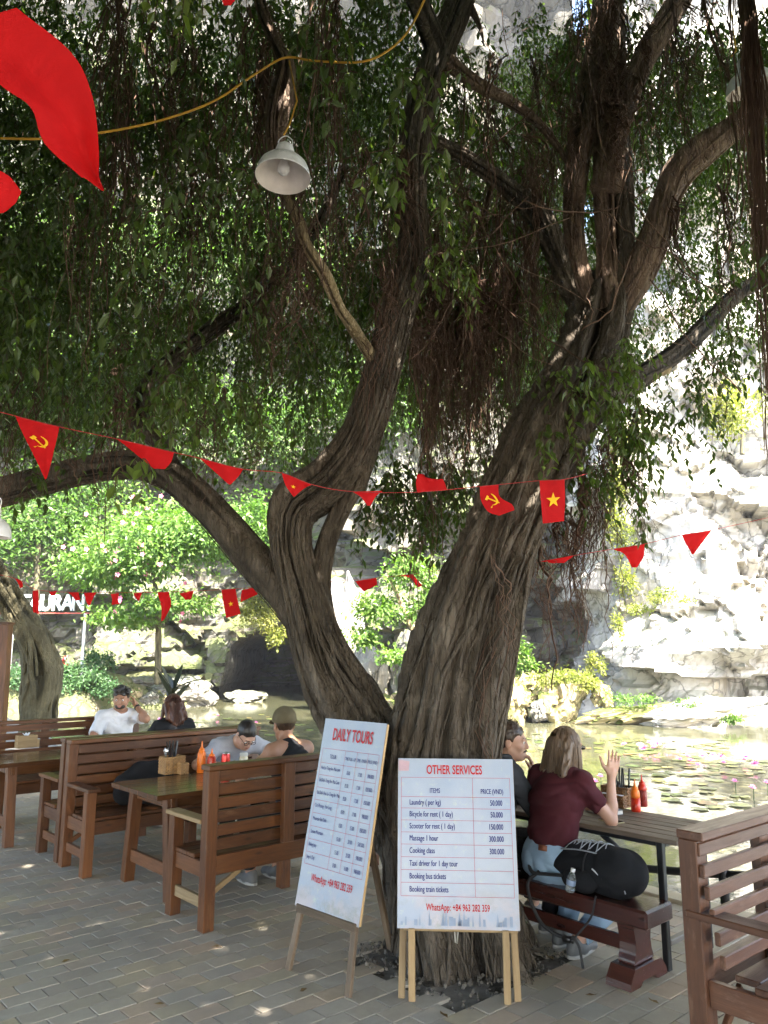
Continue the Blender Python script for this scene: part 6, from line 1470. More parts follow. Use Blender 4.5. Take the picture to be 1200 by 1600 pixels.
    # clothes
    def top(name, mat, slv=.55, infl=.011, hem=None, neckr=.072, tank=False, folds=.006):
        T = Field(lo, hi, vox); i = infl
        F_ = T
        F_.cone(hip + up1 * .0, waist, .120 * S * g + i, (.103 if fem else .116) * S * g + i * 1.2, .05, flat=(1.2, 1, 1)); F_.cone(waist, chest, (.103 if fem else .116) * S * g + i * 1.2, .118 * S * g + i, .05, flat=(1.24, 1, 1))
        F_.cone(chest, neck - up2 * .07 * S, .115 * S + i, .078 * S + i, .05, flat=(1.25, 1, 1))
        if not tank: F_.cone(sh[-1], sh[1], .058 * S + i, .058 * S + i, .05); [F_.cone(neck, sh[k], .042 * S + i * .7, .05 * S + i, .05) for k in (1, -1)]
        else: F_.cone(chest, neck - up2 * .035 * S, .112 * S + i, .078 * S, .03, flat=(1.1, 1, 1)); [F_.cone(neck - up2 * .01 + rt * k * .062 * S, chest + rt * k * .075 * S, .040, .07, .03) for k in (1, -1)]
        if fem: [F_.ell(chest + rt * k * .065 * S + fw * .085 * S - up2 * .01, np.array([.055, .05, .055]) * S + i, .03) for k in (1, -1)]
        if slv:
            for k in (1, -1):
                el, wr, a = arms[k]; th = (.86 if fem else 1.05) * S
                if slv <= 1: d = el - sh[k]; L = np.linalg.norm(d); d = d / L; e = sh[k] + d * L * slv; F_.cone(sh[k], e + d * .06, .050 * th + i, .050 * th + i * 1.5, .025, cut=[(e, d)])
                else: F_.cone(sh[k], el, .050 * th + i, .042 * th + i, .02); dd = (wr - el); F_.cone(el, wr, .042 * th + i, .030 * th + i, .012, cut=[(el + dd * .93, dd / np.linalg.norm(dd))])
        T.ripple(folds, (9, 9, 15), 13)
        T.clip(hip + up1 * (hem if hem is not None else .02), -up1)
        if neckr: T.ell(nb + up2 * .012 + fw * .012, np.array([neckr, neckr * .95, .05]) * S, .008, 'sub', np.stack([rt, fw, up2], 1))
        return ob(name, T.mesh(name, mat), root)
    top(*spec['top'], **spec.get('top_kw', {}))
    T = Field(lo, hi, vox); i = .010
    T.cone(hip + [-.06 * S, -.01, 0], hip + [.06 * S, -.01, 0], hw + i, hw + i, .03); T.ell(hip + up1 * .02, np.array([.158, .118, .12]) * S + i, .03); T.cone(hip, waist, .118 * S * g + i, (.100 if fem else .112) * S * g + i, .05, flat=(1.18, 1, 1))
    tl = spec.get('trouser', 1.0)
    for k in (1, -1):
        h, kn, an = legs[k]; T.cone(h, kn, .088 * S + i, .062 * S + i * 1.3, .04)
        if tl >= 1: T.cone(kn, an, .060 * S + i * 1.3, .048 * S + i, .02, cut=[(an + (kn - an) * .10, (an - kn) / np.linalg.norm(an - kn))])
        elif tl > .5: T.cone(kn, an, .060 * S + i * 1.3, .055 * S + i, .02, cut=[(kn + (an - kn) * (tl - .5) * 2, (an - kn) / np.linalg.norm(an - kn))])
    T.ripple(.007, (11, 11, 11), 21); T.clip(waist - up1 * (.04 if spec.get('low') else .02), up1)
    ob('trousers', T.mesh('trousers', spec['legs']), root)
    for k in (1, -1):
        h, kn, an = legs[k]; Sx = Field(an - [.08, .12, .12], an + [.08, .24, .10], .006); Sx.cone(an + [0, -.015, -.005], an + [0, .03, -.03], .045, .045, .03); Sx.cone(an + [0, .03, -.035], an + [0, .165, -.048], .044, .034, .03, flat=(1, 1, .9)); Sx.cone(an + [0, -.04, -.042], an + [0, .05, -.042], .034, .036, .02)
        Sx.clip(an - [0, 0, .073], (0, 0, -1)); sh_ = ob('shoe', Sx.mesh('shoe', spec.get('shoe', M_SHOE)), root)
        mb = MB(); n = 20; a = np.linspace(0, 2 * np.pi, n, endpoint=False); ry = np.where(np.sin(a) > 0, .19, .075); V = [(an[0] + .043 * math.cos(q) , an[1] + .0 + r * math.sin(q), -seat + z) for z in (.001, .02) for q, r in zip(a, ry)]
        mb.add(V, [[[j, (j + 1) % n, n + (j + 1) % n, n + j] for j in range(n)], [list(range(n))[::-1], [n + j for j in range(n)]]]); ob('sole', mb.mesh('sole', M_SOLE), sh_)
    return root, dict(hp=hp, hc=hc, H=H, hs=hs, arms=arms, hip=hip, waist=waist, up1=up1, neck=neck, sh=sh, fw=fw, rt=rt)
RS2 = np.random.RandomState(31)
def strip(pts, r, name, mat, parent, n=6):
    mb = MB(); mb.tube(spline(pts, len(pts) * 5), r, n); return ob(name, mb.mesh(name, mat), parent)
UU, WW = (U.x, U.y), (W.x, W.y); MW = (-W.x, -W.y)

# woman in maroon on the lacquered bench, elbow on the table, hand raised
rt_, K = person('woman in maroon T-shirt and light jeans on the lacquered bench, one hand raised', (1.02, 5.0), UU, .40, dict(
    s=1.05, fem=True, vox=.0062, lean=9, bend=14, yaw=-8, pitch=4, skin=SKIN_A, hair='long', hair_m=HAIR_LB, hair_len=.28,
    R=dict(w=(.235, .335, .585), hint=(.15, -.1, -.9), dir=(.10, .22, .9), palm=(-.75, .5, .1), curl=.16, spread=.15, side=1), L=dict(w=(-.02, .40, .37), hint=(-.8, -.2, -.5), dir=(.7, .6, -.05), palm=(0, 0, -1), curl=.4),
    feet={1: (.14, .02, 0), -1: (-.02, .10, 0)}, top=('t_shirt', M_MAROON), top_kw=dict(slv=.62, infl=.013, hem=.075, neckr=.062, folds=.007), legs=M_DENIM, low=True, shoe=M_SHOE))
mb = MB(); mb.box((0, 0, 0), (.055, .006, .032)); ob('leather_patch', mb.mesh('leather_patch', plain('leather', (.20, .07, .035), .6)), rt_, K['hip'] + K['up1'] * .10 + np.array([.035, -.142, .0]), (R(-10), 0, R(10)))
for k in (1, -1): strip([K['hp'](k * .062, .092, .012), K['hp'](k * .086, .04, .016), K['hp'](k * .100, -.02, .014)], .0035, 'sunglasses_temple', M_GLASS, rt_)
F_ = Field(K['hp'](0, .1, .01) - .1, K['hp'](0, .1, .01) + .1, .005); [F_.ell(K['hp'](k * .036, .104, .008), np.array([.026, .006, .017]), .004, rot=K['H']) for k in (1, -1)]; ob('sunglasses_lens', F_.mesh('sunglasses_lens', plain('dark_lens', (.02, .016, .014), .08, .6)), rt_)

# man with moustache beyond her, in profile
rt_, K = person('man with moustache in a dark jacket beside the leaning trunk, hand at his mouth', (.675, 5.37), (.98, .20), .40, dict(
    s=1.05, vox=.0068, lean=10, bend=8, yaw=-24, pitch=4, skin=SKIN_A, hair='short', hair_m=HAIR_BR, hs=1.02,
    R=dict(w=(.055, .315, .535), hint=(.6, .1, -.9), dir=(-.10, -.02, .98), palm=(-.3, -.9, .1), curl=.75, spread=.08), L=dict(w=(-.12, .42, .36), hint=(-.8, -.2, -.5), dir=(.5, .8, 0)),
    top=('jacket', M_JACKET), top_kw=dict(slv=1.5, infl=.018, neckr=.058, folds=.006), legs=M_BLACK, feet={1: (.14, .36, 0), -1: (-.14, .36, 0)}))
F_ = Field(K['hp'](0, .1, -.045) - .05, K['hp'](0, .1, -.045) + .05, .0035)
for k in (1, -1): F_.cone(K['hp'](k * .003, .106, -.043), K['hp'](k * .028, .090, -.050), .0062, .0045, .004)
F_.ripple(.0012, (160, 160, 160), 3); ob('moustache', F_.mesh('moustache', HAIR_BR), rt_)
F_ = Field(K['neck'] - .16, K['neck'] + .16, .006); nk = K['neck'] + np.array([0, .0, .01])
F_.cone(nk + [0, 0, -.03], nk + [0, .01, .055], .082, .078, .01); F_.cone(nk + [0, .0, -.06], nk + [0, .012, .12], .062, .066, .004, 'sub'); F_.ripple(.003, (20, 20, 20), 4); F_.clip(nk + [0, 0, .058], (0, .1, 1)); ob('collar', F_.mesh('collar', M_JACKET), rt_)
el, wr, _ = K['arms'][1]; d = (wr - el) / np.linalg.norm(wr - el); mb = MB(); mb.tube([wr - d * .012, wr], .034, 14); ob('wristband', mb.mesh('wristband', M_BLACK), rt_)

# man in grey bending over his plate
rt_, K = person('man with glasses in a grey T-shirt bending over the table with the sauce bottles', (-1.56, 7.57), MW, .45, dict(
    s=1.05, vox=.0075, lean=28, bend=26, yaw=-4, pitch=46, skin=SKIN_A, hair='crop', hair_m=HAIR_DK, girth=1.05,
    R=dict(w=(.20, .52, .32), hint=(.9, -.1, -.1), dir=(-.7, .6, .1), palm=(-.4, 0, -.8), curl=.7), L=dict(w=(-.24, .52, .335), hint=(-.9, -.1, -.2), dir=(.25, .9, .3), palm=(.7, 0, -.5), curl=.75),
    top=('t_shirt', M_GREYTEE), top_kw=dict(slv=.72, infl=.016, neckr=.074, folds=.008), legs=M_BLACK, shoe=plain('white_shoe', (.5, .5, .5), .6), feet={1: (.14, .40, 0), -1: (-.14, .44, 0)}))
hp = K['hp']; F_ = Field(hp(0, .09, .0) - .11, hp(0, .09, .0) + .11, .004)
for k in (1, -1):
    ring = [hp(k * .033 + .022 * math.cos(q), .1035, .006 + .017 * math.sin(q)) for q in np.linspace(0, 6.283, 9)]
    for a_, b_ in zip(ring[:-1], ring[1:]): F_.cone(a_, b_, .0032, .0032, .002)
    F_.cone(hp(k * .055, .100, .012), hp(k * .083, -.002, .012), .0030, .0030, .002)
F_.cone(hp(-.012, .106, .010), hp(.012, .106, .010), .003, .003, .002); ob('glasses', F_.mesh('glasses', M_GLASS, 0), rt_)
el, wr, _ = K['arms'][-1]; strip([wr + np.array([.05, .02, .08]), wr + np.array([.0, .12, .03])], .006, 'pen', M_GLASS, rt_)

# woman in the cap, from behind
rt_, K = person('woman in a black tank top and olive cap, from behind, next to the tour board', (-.66, 6.12), WW, .45, dict(
    s=1.04, fem=True, vox=.0072, lean=8, bend=14, yaw=-12, pitch=12, skin=SKIN_B, hair='short', hair_m=HAIR_BR,
    R=dict(w=(.16, .40, .29), hint=(.8, -.2, -.4), dir=(-.4, .8, 0)), L=dict(w=(-.30, .36, .29), hint=(-.9, -.3, -.3), dir=(.4, .8, 0)), top=('tank_top', M_BLACK), top_kw=dict(slv=0, tank=True, infl=.012, neckr=.06), legs=M_BLACK))
hp = K['hp']; F_ = Field(K['hc'] - .18, K['hc'] + .2, .006); F_.ell(hp(0, -.014, .045), np.array([.095, .112, .102]), .01, rot=K['H']); n_ = K['H'] @ np.array([0, .22, -1.0]); F_.clip(hp(0, 0, .022), n_); F_.ripple(.002, (30, 30, 30), 6)
ob('cap', F_.mesh('cap', M_CAP), rt_); F_ = Field(hp(0, .13, .05) - .13, hp(0, .13, .05) + .13, .006); F_.ell(hp(0, .115, .048), np.array([.075, .075, .010]), .006, rot=K['H'] @ rotm(0, R(12))); ob('cap_peak', F_.mesh('cap_peak', M_CAP), rt_)

# red haired woman from behind
rt_, K = person('woman with long auburn hair and a black top, from behind, second table', (-2.08, 7.97), WW, .45, dict(
    s=1.03, fem=True, vox=.008, lean=6, bend=6, yaw=-6, pitch=2, skin=SKIN_A, hair='long', hair_m=HAIR_AU, hair_len=.20,
    R=dict(w=(.18, .38, .29), hint=(.8, -.2, -.4), dir=(-.4, .8, 0)), L=dict(w=(-.18, .38, .29), hint=(-.8, -.2, -.4), dir=(.4, .8, 0)), top=('shirt', M_BLACK), top_kw=dict(slv=.8, infl=.015, neckr=.06), legs=M_BLACK))

# man in white
rt_, K = person('dark haired man in a white T-shirt at the far left table, hand at his ear', (-3.14, 9.27), MW, .45, dict(
    s=1.07, vox=.0078, lean=10, bend=6, yaw=-34, pitch=8, skin=SKIN_B, hair='quiff', hair_m=HAIR_DK,
    L=dict(w=(-.175, .17, .69), hint=(-.1, .5, -.9), dir=(.35, -.22, .9), palm=(.8, -.3, .1), curl=.8, spread=.05), R=dict(w=(.12, .36, .29), hint=(.9, -.2, -.4), dir=(-.8, .4, 0)), top=('t_shirt', M_WHITE), top_kw=dict(slv=.70, infl=.016, neckr=.076, folds=.009), legs=M_BLACK))
hp = K['hp']; F_ = Field(K['hc'] - .15, K['hc'] + .15, .005)
F_.ell(hp(0, .040, -.062), np.array([.060, .070, .052]), .01, rot=K['H']); F_.ell(hp(0, .105, -.022), np.array([.075, .045, .034]), .008, 'sub', K['H']); F_.ell(hp(0, .10, -.058), np.array([.022, .02, .010]), .004, 'sub', K['H']); F_.ripple(.0015, (120, 120, 120), 3)
ob('beard', F_.mesh('beard', HAIR_DK), rt_)
el, wr, _ = K['arms'][-1]; d = (wr - el) / np.linalg.norm(wr - el); mb = MB(); mb.tube([wr - d * .045, wr - d * .018], .037, 16); ob('watch', mb.mesh('watch', M_GLASS), rt_)
# ================================================================== THINGS ON TABLES AND BENCHES
M_BAMBOO = plain('bamboo_strip', (.34, .19, .075), .5, .4, var=.3, scale=30); M_WICKER = plain('brown_wicker', (.20, .095, .035), .45, .4, var=.35, scale=30); M_STICK = plain('black_lacquer', (.012, .011, .012), .3, .5)
def on_table(px, py, z): return gnd(px, py, z)
def basket(label, c, size, mat, rot, step=None):
    """woven box: bands of weft going in and out of upright stakes, rim, and a low front pocket"""
    t = thing('cutlery_basket', label, 'basket', c, rot, 'cutlery baskets on the tables'); lx, ly, h = size
    def woven(x0, x1, y0, y1, h):
        mb = MB(); per = []; n = 7
        cs = [(x0, y0), (x1, y0), (x1, y1), (x0, y1)]
        for a, b in zip(cs, cs[1:] + cs[:1]):
            k = max(3, int(math.dist(a, b) / .018)); per += [(a[0] + (b[0] - a[0]) * i / k, a[1] + (b[1] - a[1]) * i / k, (b[1] - a[1], -(b[0] - a[0]))) for i in range(k)]
        for x, y, nn in per: mb.box((x, y, h / 2), (.007, .007, h))
        rows = int(h / .012)
        for r in range(rows):
            z = .006 + r * .012; V = []
            for i, (x, y, nn) in enumerate(per):
                L = math.hypot(*nn); o = .004 * (1 if (i + r) % 2 else -1) + .003; V += [(x + nn[0] / L * o, y + nn[1] / L * o, z - .005), (x + nn[0] / L * (o + .002), y + nn[1] / L * (o + .002), z), (x + nn[0] / L * o, y + nn[1] / L * o, z + .005)]
            m = len(per); mb.add(V, [[[3 * i + q, 3 * ((i + 1) % m) + q, 3 * ((i + 1) % m) + q + 1, 3 * i + q + 1] for i in range(m) for q in (0, 1)]])
        mb.box(((x0 + x1) / 2, (y0 + y1) / 2, .004), (x1 - x0, y1 - y0, .006))
        for a, b in zip(cs, cs[1:] + cs[:1]): mb.tube([(*a, h), (*b, h)], .006, 6)
        return mb.mesh('weave', mat, False)
    ob('weave', woven(-lx / 2, lx / 2, -ly / 2, ly / 2, h), t)
    if step: ob('front_pocket', woven(*step), t)
    return t
def chops(c, rot, spots, label, group, L=.235):
    me = (lambda m: (m.box((0, 0, L / 2), (.0095, .0095, L)), m.box((0, 0, L + .001), (.010, .010, .004)), m.mesh('chopstick', M_STICK, False))[2])(MB())
    rs = np.random.RandomState(8)
    for dx, dy in spots:
        o = ob('chopstick', me, None, Vector(c) + Matrix.Rotation(rot, 3, 'Z') @ Vector((dx, dy, .012)), (rs.normal(0, .10), rs.normal(0, .12), rs.rand() * 3)); tag(o, label, 'chopstick', group)
TZ = .715
cb = on_table(968, 1257, TZ); rb = UA + R(90)
bk = basket('brown wicker basket with black chopsticks on the plank table by the pond', cb, (.20, .12, .12), M_WICKER, rb, (-.10, .10, .061, .12, .075))
chops(cb, rb, [(-.07, .0), (-.055, .02), (-.04, -.01), (-.03, .025), (-.015, .0), (.0, .02), (.015, -.015), (.03, .01), (.05, .02), (.065, -.01)], 'black chopstick standing in the brown wicker basket', 'black chopsticks in the wicker basket')
plank('tag_plate', bk, (.045, -.066, .03), (.045, -.066, .09), .055, .004, M_BAMBOO, up=(0, 1, 0)); mb = MB(); mb.box((-.0, .09, .065), (.16, .045, .03)); ob('napkins', mb.mesh('napkins', plain('paper', (.7, .7, .72), .8), False), bk)
cb2 = on_table(268, 1208, .745)
bk = basket('woven bamboo basket on the middle table, beside the orange sauce bottle', cb2, (.175, .12, .135), M_BAMBOO, UA, (.02, .0875, -.125, -.061, .085))
chops(cb2, UA, [(-.02, .02), (-.01, .03), (.0, .015), (.012, .03), (.02, .018), (.03, .03)], 'black chopstick bunched in the bamboo basket of the middle table', 'black chopsticks in the bamboo basket', .25)
for k, (dx, dy) in enumerate(((-.06, .0), (-.05, .02))):
    t = thing('spoon', 'steel spoon standing in the bamboo basket of the middle table', 'spoon', cb2 + Matrix.Rotation(UA, 3, 'Z') @ Vector((dx, dy, .01)), k, 'steel spoons in the bamboo basket'); mb = MB(); m_ = plain('steel', (.55, .55, .55), .2, .5, .9)
    mb.tube([(0, 0, 0), (0, .01, .15)], .0035, 6); ob('handle', mb.mesh('handle', m_), t); mb = MB(); mb.lathe([(0, -.026), (.013, -.015), (.017, 0), (.012, .018), (0, .026)], 12); ob('bowl', mb.mesh('bowl', m_), t, (0, .012, .172), None, (1, .35, 1))
cb3 = on_table(40, 1168, .745); t = thing('tissue_box', 'small pale wooden tissue box on the far left table', 'box', cb3, UA)
for s in (-1, 1):
    plank('side', t, (-.10, s * .055, .065), (.10, s * .055, .065), .13, .01, M_PALE, up=(0, 1, 0)); plank('end', t, (s * .095, -.05, .065), (s * .095, .05, .065), .13, .01, M_PALE, up=(1, 0, 0))
plank('base', t, (-.09, 0, .006), (.09, 0, .006), .10, .01, M_PALE); plank('front_pocket', t, (.10, -.055, .04), (.10, .03, .04), .08, .05, M_PALE, up=(1, 0, 0))
mb = MB(); rs_ = np.random.RandomState(2); n = 12; V = [(0, 0, .10)] + [(.05 * math.cos(a) * rs_.uniform(.5, 1), .03 * math.sin(a) * rs_.uniform(.6, 1), .13 + rs_.uniform(.0, .05)) for a in np.linspace(0, 6.283, n, endpoint=False)]
mb.add(V, [[[0, 1 + k, 1 + (k + 1) % n] for k in range(n)]]); ob('tissue', mb.mesh('tissue', plain('tissue_paper', (.66, .72, .8), .8), False), t)

def squeeze(label, c, body, cap, h=.165, r=.030, fill=None, ff=.6):
    t = thing('sauce_bottle', label, 'bottle', c, 0, 'sauce bottles on the tables')
    prof = [(0, 0), (r * .9, .0), (r, .006), (r, h * .52), (r * .93, h * .60), (r * .97, h * .68), (r * .86, h * .78), (r * .62, h * .83)]
    if fill:
        z = h * ff; k = [p for p in prof if p[1] < z]; mb = MB(); mb.lathe(k + [(r * .97, z), (0, z)], 24); ob('sauce', mb.mesh('sauce', fill), t, (0, 0, .0), None, (1.012, 1.012, 1))
        k2 = [(0, z + .0005), (r * .97, z + .0005)] + [p for p in prof if p[1] > z]; mb = MB(); mb.lathe(k2, 24); ob('body', mb.mesh('body', body), t)
    else: mb = MB(); mb.lathe(prof, 24); ob('body', mb.mesh('body', body), t)
    mb = MB(); mb.lathe([(r * .64, h * .82), (r * .68, h * .84), (r * .66, h * .90), (r * .34, h * .93), (r * .22, h * 1.0), (r * .12, h * 1.16), (r * .08, h * 1.2), (0, h * 1.2)], 20); ob('nozzle', mb.mesh('nozzle', cap), t)
    return t
M_ORG = plain('orange_plastic', (.80, .18, .015), .35, .5); M_REDS = plain('chilli_red', (.55, .035, .012), .3, .5); M_DKRED = plain('dark_sauce', (.22, .018, .014), .3, .5)
squeeze('orange and red squeeze bottle, the nearer one on the plank table', on_table(994, 1268, TZ), M_ORG, M_ORG, .170, .031, M_REDS, .52)
squeeze('dark red squeeze bottle behind the orange one on the plank table', on_table(1005, 1260, TZ), M_REDS, M_REDS, .175, .030, M_DKRED, .62)
squeeze('bright orange squeeze bottle at the end of the middle table', on_table(314, 1207, .745), M_ORG, M_ORG, .215, .037)
squeeze('short red chilli bottle beside the tall orange one on the middle table', on_table(330, 1207, .745), M_REDS, M_ORG, .165, .037)
def can():
    c = on_table(352, 1208, .745); t = thing('drink_can', 'red drink can with dark lettering in front of the bending man', 'can', c, R(200)); t.scale = (1.2, 1.2, 1.42); r = .031
    mb = MB(); mb.lathe([(.0, .004), (.022, 0), (.026, .0), (r, .010), (r, .100), (.026, .113)], 28); ob('body', mb.mesh('body', plain('can_red', (.58, .03, .02), .25, .5, .4)), t)
    mb = MB(); mb.lathe([(.026, .113), (.027, .116), (.025, .115), (.023, .112), (0, .112)], 28); ob('lid', mb.mesh('lid', plain('aluminium', (.6, .6, .6), .25, .5, .9)), t)
    mb = MB()
    for k, (x, z, w, h) in enumerate(((-.2, .055, .22, .032), (.12, .055, .10, .045), (.38, .05, .22, .03))):
        a = np.linspace(x - w, x + w, 6) + R(70) + t.rotation_euler.z; V = [((r + .0006) * math.cos(q), (r + .0006) * math.sin(q), z + s * h / 2) for s in (-1, 1) for q in a]; mb.add(V, [[[i, i + 1, 7 + i, 6 + i] for i in range(5)]])
    ob('print', mb.mesh('print', plain('can_print', (.06, .05, .06), .4), False), t)
can()
t = thing('sauce_jar', 'cream coloured sauce jar right of the red can', 'jar', on_table(380, 1208, .745)); t.scale = (1.1, 1.1, 1.4); mb = MB(); mb.lathe([(0, 0), (.030, 0), (.033, .006), (.033, .092), (.029, .10)], 24); ob('body', mb.mesh('body', plain('cream_sauce', (.60, .53, .36), .25)), t); mb = MB(); mb.lathe([(.029, .10), (.031, .102), (.031, .118), (0, .12)], 24); ob('lid', mb.mesh('lid', plain('jar_lid', (.5, .48, .42), .4)), t)
t = thing('plate', 'white plate with greens and noodles in front of the bending man', 'plate', on_table(365, 1204, .745) + .0 * W); mb = MB(); mb.lathe([(0, .004), (.06, .004), (.075, .012), (.115, .022), (.116, .024), (.07, .016), (0, .010)], 32); ob('dish', mb.mesh('dish', M_ENAMEL), t)
lf = Leafage(); n = 60; P = np.c_[RS2.normal(0, .035, (n, 2)), RS2.uniform(.015, .045, n)]; lf.add(P, RS2.normal(0, 1, (n, 3)), np.tile([0, 0, 1.0], (n, 1)) + RS2.normal(0, .5, (n, 3)), np.full(n, .05), np.full(n, .018), RS2.rand(n)); ob('food', lf.mesh('food', M_LEAF_YL), t)
def book(label, c, rot, size, mats, cat, name):
    t = thing(name, label, cat, c, rot); lx, ly, h = size
    ob('cover', rbox(lx, ly, .003, .001, mats[0]), t, (0, 0, .0018)); ob('pages', rbox(lx - .008, ly - .006, h, .001, mats[1]), t, (0, 0, .0035 + h / 2)); ob('cover', rbox(lx, ly, .003, .001, mats[0]), t, (0, 0, .0055 + h)); return t
M_PAPER = plain('page_edge', (.60, .58, .54), .8); book('grey notebook lying beside the raised forearm on the plank table', on_table(941, 1271, TZ) + .03 * U, UA + R(75), (.20, .14, .022), (plain('book_cloth', (.20, .20, .22), .6), M_PAPER), 'notebook', 'notebook')
t = thing('phone', 'phone in a pale case lying flat on the table edge by the elbow', 'phone', on_table(955, 1284, TZ), UA + R(80)); ob('case', rbox(.155, .076, .008, .003, plain('phone_case', (.30, .24, .12), .4)), t, (0, 0, .0045)); ob('screen', rbox(.145, .068, .001, .0003, plain('dark_glass', (.015, .015, .017), .08)), t, (0, 0, .0092))
# rucksacks
M_NYLON = m_cloth('black_nylon', (.012, .012, .014), .6); M_STRAP = plain('strap_webbing', (.022, .022, .024), .75); M_BUNG = plain('grey_bungee', (.26, .27, .29), .6)
def rucksack(label, c, rot, size, tilt=0.0, detail=True):
    """lying on its back panel: local x along the bag, z up from the seat"""
    t = thing('rucksack', label, 'rucksack', c, rot); t.rotation_euler = (0, tilt, rot); L, Wd, H = size
    F = Field((-L / 2 - .08, -Wd / 2 - .08, -.01), (L / 2 + .08, Wd / 2 + .08, H + .08), .0075)
    F.cone((-L * .32, 0, H * .42), (L * .28, 0, H * .46), H * .40, H * .50, .05, flat=(1, Wd / H * .98, 1)); F.ell((L * .22, 0, H * .52), (L * .27, Wd * .47, H * .50), .04); F.ell((-L * .05, 0, H * .72), (L * .30, Wd * .36, H * .30), .04)
    F.cone((-L * .45, 0, H * .25), (-L * .2, 0, H * .40), H * .20, H * .36, .04, flat=(1, Wd / H * .9, 1)); F.ripple(.009, (7, 11, 9), 6); F.clip((0, 0, .004), (0, 0, -1)); ob('bag', F.mesh('bag', M_NYLON), t)
    G = Field((-L * .35, -Wd / 2 - .06, 0), (L * .3, -Wd / 2 + .1, H * .75), .0065); G.ell((-L * .02, -Wd * .42, H * .30), (L * .20, .05, H * .26), .02); G.ripple(.006, (14, 9, 12), 9); ob('side_pocket', G.mesh('side_pocket', M_NYLON), t)
    if detail:
        zt = lambda x, y: H * (1.0 - .9 * (x / L - .03) ** 2) + .010 - 1.25 * y * y / Wd
        for k in range(5):
            x0 = -L * .24 + k * L * .085
            for s in (-1, 1): strip([(x0, s * Wd * .26, zt(x0, Wd * .26)), (x0 + L * .045, 0, zt(x0, 0) + .012), (x0 + L * .09, -s * Wd * .26, zt(x0 + L * .09, Wd * .26))], .0035, 'bungee_cord', M_BUNG, t)
        for xx in (L * .02, L * .22): strip([(xx, -Wd * .47, H * .45), (xx, -Wd * .40, H * .78), (xx, -Wd * .2, zt(xx, Wd * .2) - .004), (xx, 0, zt(xx, 0) - .004)], .005, 'compression_strap', M_STRAP, t)
        strip([(L * .40, -Wd * .30, H * .20), (L * .385, -Wd * .36, H * .5), (L * .36, -Wd * .25, H * .85), (L * .36, 0, H * .93)], .004, 'piping', M_BUNG, t)
        strip([(-L * .28, -Wd * .27, zt(-L * .28, Wd * .27)), (-L * .05, -Wd * .30, zt(0, Wd * .30) + .004), (L * .2, -Wd * .27, zt(L * .2, Wd * .27))], .004, 'piping', M_BUNG, t)
        strip([(L * .12, -Wd * .46, H * .62), (L * .155, -Wd * .47, H * .58), (L * .19, -Wd * .475, H * .53)], .005, 'reflector_tab', plain('reflector_grey', (.6, .6, .62), .3), t)
        strip([(-L * .34, -Wd * .20, H * .62), (-L * .30, -Wd * .30, H * .66), (-L * .25, -Wd * .28, H * .70)], .006, 'zip_pull', plain('zip_white', (.55, .55, .56), .4), t)
        strip([(-L * .36, -.08, H * .5), (-L * .52, -.10, H * .55), (-L * .60, -.13, H * .40), (-L * .52, -.17, H * .26), (-L * .38, -.16, H * .28), (-L * .18, -.175, H * .36)], .011, 'shoulder_strap', M_STRAP, t)
        strip([(-L * .46, -.15, H * .30), (-L * .56, -.185, H * .02), (-L * .52, -.19, -.10), (-L * .40, -.19, -.20), (-L * .22, -.185, -.235), (-L * .06, -.18, -.225)], .010, 'shoulder_strap', M_STRAP, t)
        strip([(-L * .06, -.18, -.225), (-.01, -.175, -.27), (.005, -.172, -.36), (.006, -.172, -.37)], .008, 'loose_strap', M_STRAP, t)
        strip([(L * .16, -.155, .02), (L * .10, -.16, -.10), (-L * .06, -.18, -.225)], .006, 'loose_strap', M_STRAP, t)
        mb = MB(); mb.box((0, 0, 0), (.05, .018, .03)); mb.box((.034, 0, 0), (.022, .012, .024)); ob('buckle', mb.mesh('buckle', M_STICK), t, (-L * .13, -.19, -.238))
    return t
rk = rucksack('black rucksack with grey bungee cord lying on the lacquered bench', S_FOOT + .235 * W + .0 * U + Vector((0, 0, .40)), UA - R(90), (.62, .31, .25))
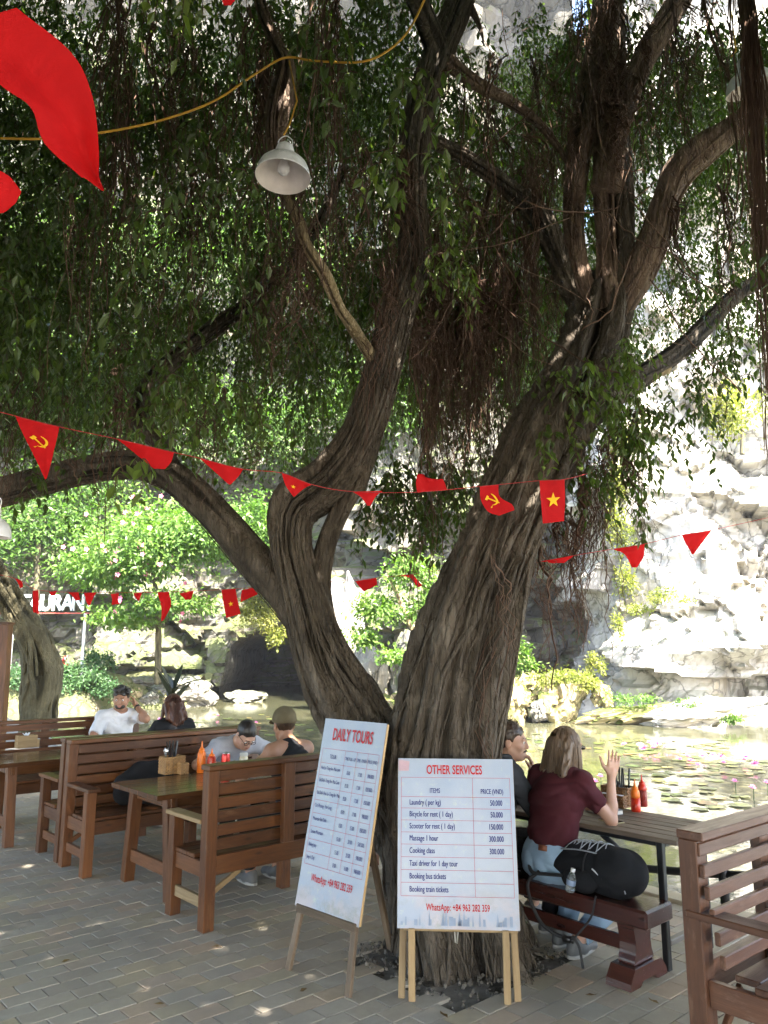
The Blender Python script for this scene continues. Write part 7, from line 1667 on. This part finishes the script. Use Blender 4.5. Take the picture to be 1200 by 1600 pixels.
def water():
    m4 = rk.location + Matrix.Rotation(UA - R(90), 3, 'Z') @ Vector((-.045, -.195, .02)); t = thing('water_bottle', 'small clear water bottle with white cap in the rucksack pocket', 'bottle', m4, 0); t.rotation_euler = (R(6), R(10), 0)
    g = NT('clear_plastic'); g.b.inputs['Transmission Weight'].default_value = .85; g.b.inputs['IOR'].default_value = 1.33; g.fin((.75, .80, .84), .08, .5)
    mb = MB(); mb.lathe([(0, 0), (.022, 0), (.026, .006), (.026, .03), (.024, .034), (.026, .038), (.026, .075), (.018, .098), (.011, .108), (.011, .115)], 24); ob('body', mb.mesh('body', g.m), t)
    mb = MB(); mb.lathe([(.0, .113), (.0135, .113), (.0135, .130), (0, .131)], 20); ob('cap', mb.mesh('cap', M_ENAMEL), t)
    mb = MB(); mb.lathe([(.0262, .040), (.0265, .041), (.0265, .068), (.0262, .069)], 24); ob('paper_band', mb.mesh('paper_band', plain('bottle_paper', (.25, .32, .45), .4)), t)
water()
rucksack('soft black rucksack leaning on the back of the middle bench', B_B + .60 * U - .22 * W + Vector((0, 0, .45)), UA, (.40, .26, .36), 0, False)

# a few fallen leaves on the paving
M_DRY = m_leaf('dry_leaf', (.10, .055, .022), (.17, .10, .04), (.24, .16, .07), .15, .6)
for k, (px, py, lb) in enumerate([(914, 1556, 'dry brown leaf on the paving below the carved bench foot'), (700, 1592, 'dry leaf on the paving at the bottom edge under the white board'), (480, 1545, 'dry leaf on the paving between the easel legs'), (330, 1480, 'dry leaf on the paving by the nearest bench post'), (1030, 1570, 'dry leaf on the paving left of the red bench post'), (110, 1500, 'dry leaf on the open paving at the lower left'), (240, 1570, 'dry leaf at the bottom edge, lower left'), (866, 1500, 'dry leaf on the paving right of the soil pit')]):
    g_ = gnd(px, py, .004); a = k * 2.1; V, F = leaves(np.zeros((1, 3)), np.array([[math.cos(a), math.sin(a), .05]]), np.array([[.1, .2, 1.0]]), np.array([.07]), np.array([.032]), fold=.25, droop=-.05)
    V[:, 2] += .002 - min(0, V[:, 2].min()); tag(ob('fallen_leaf', mesh_np('fallen_leaf', V, [F], M_DRY, False, tint=np.full(7, .2 + .1 * k)), None, g_), lb, 'leaf', 'dry leaves fallen on the paving')
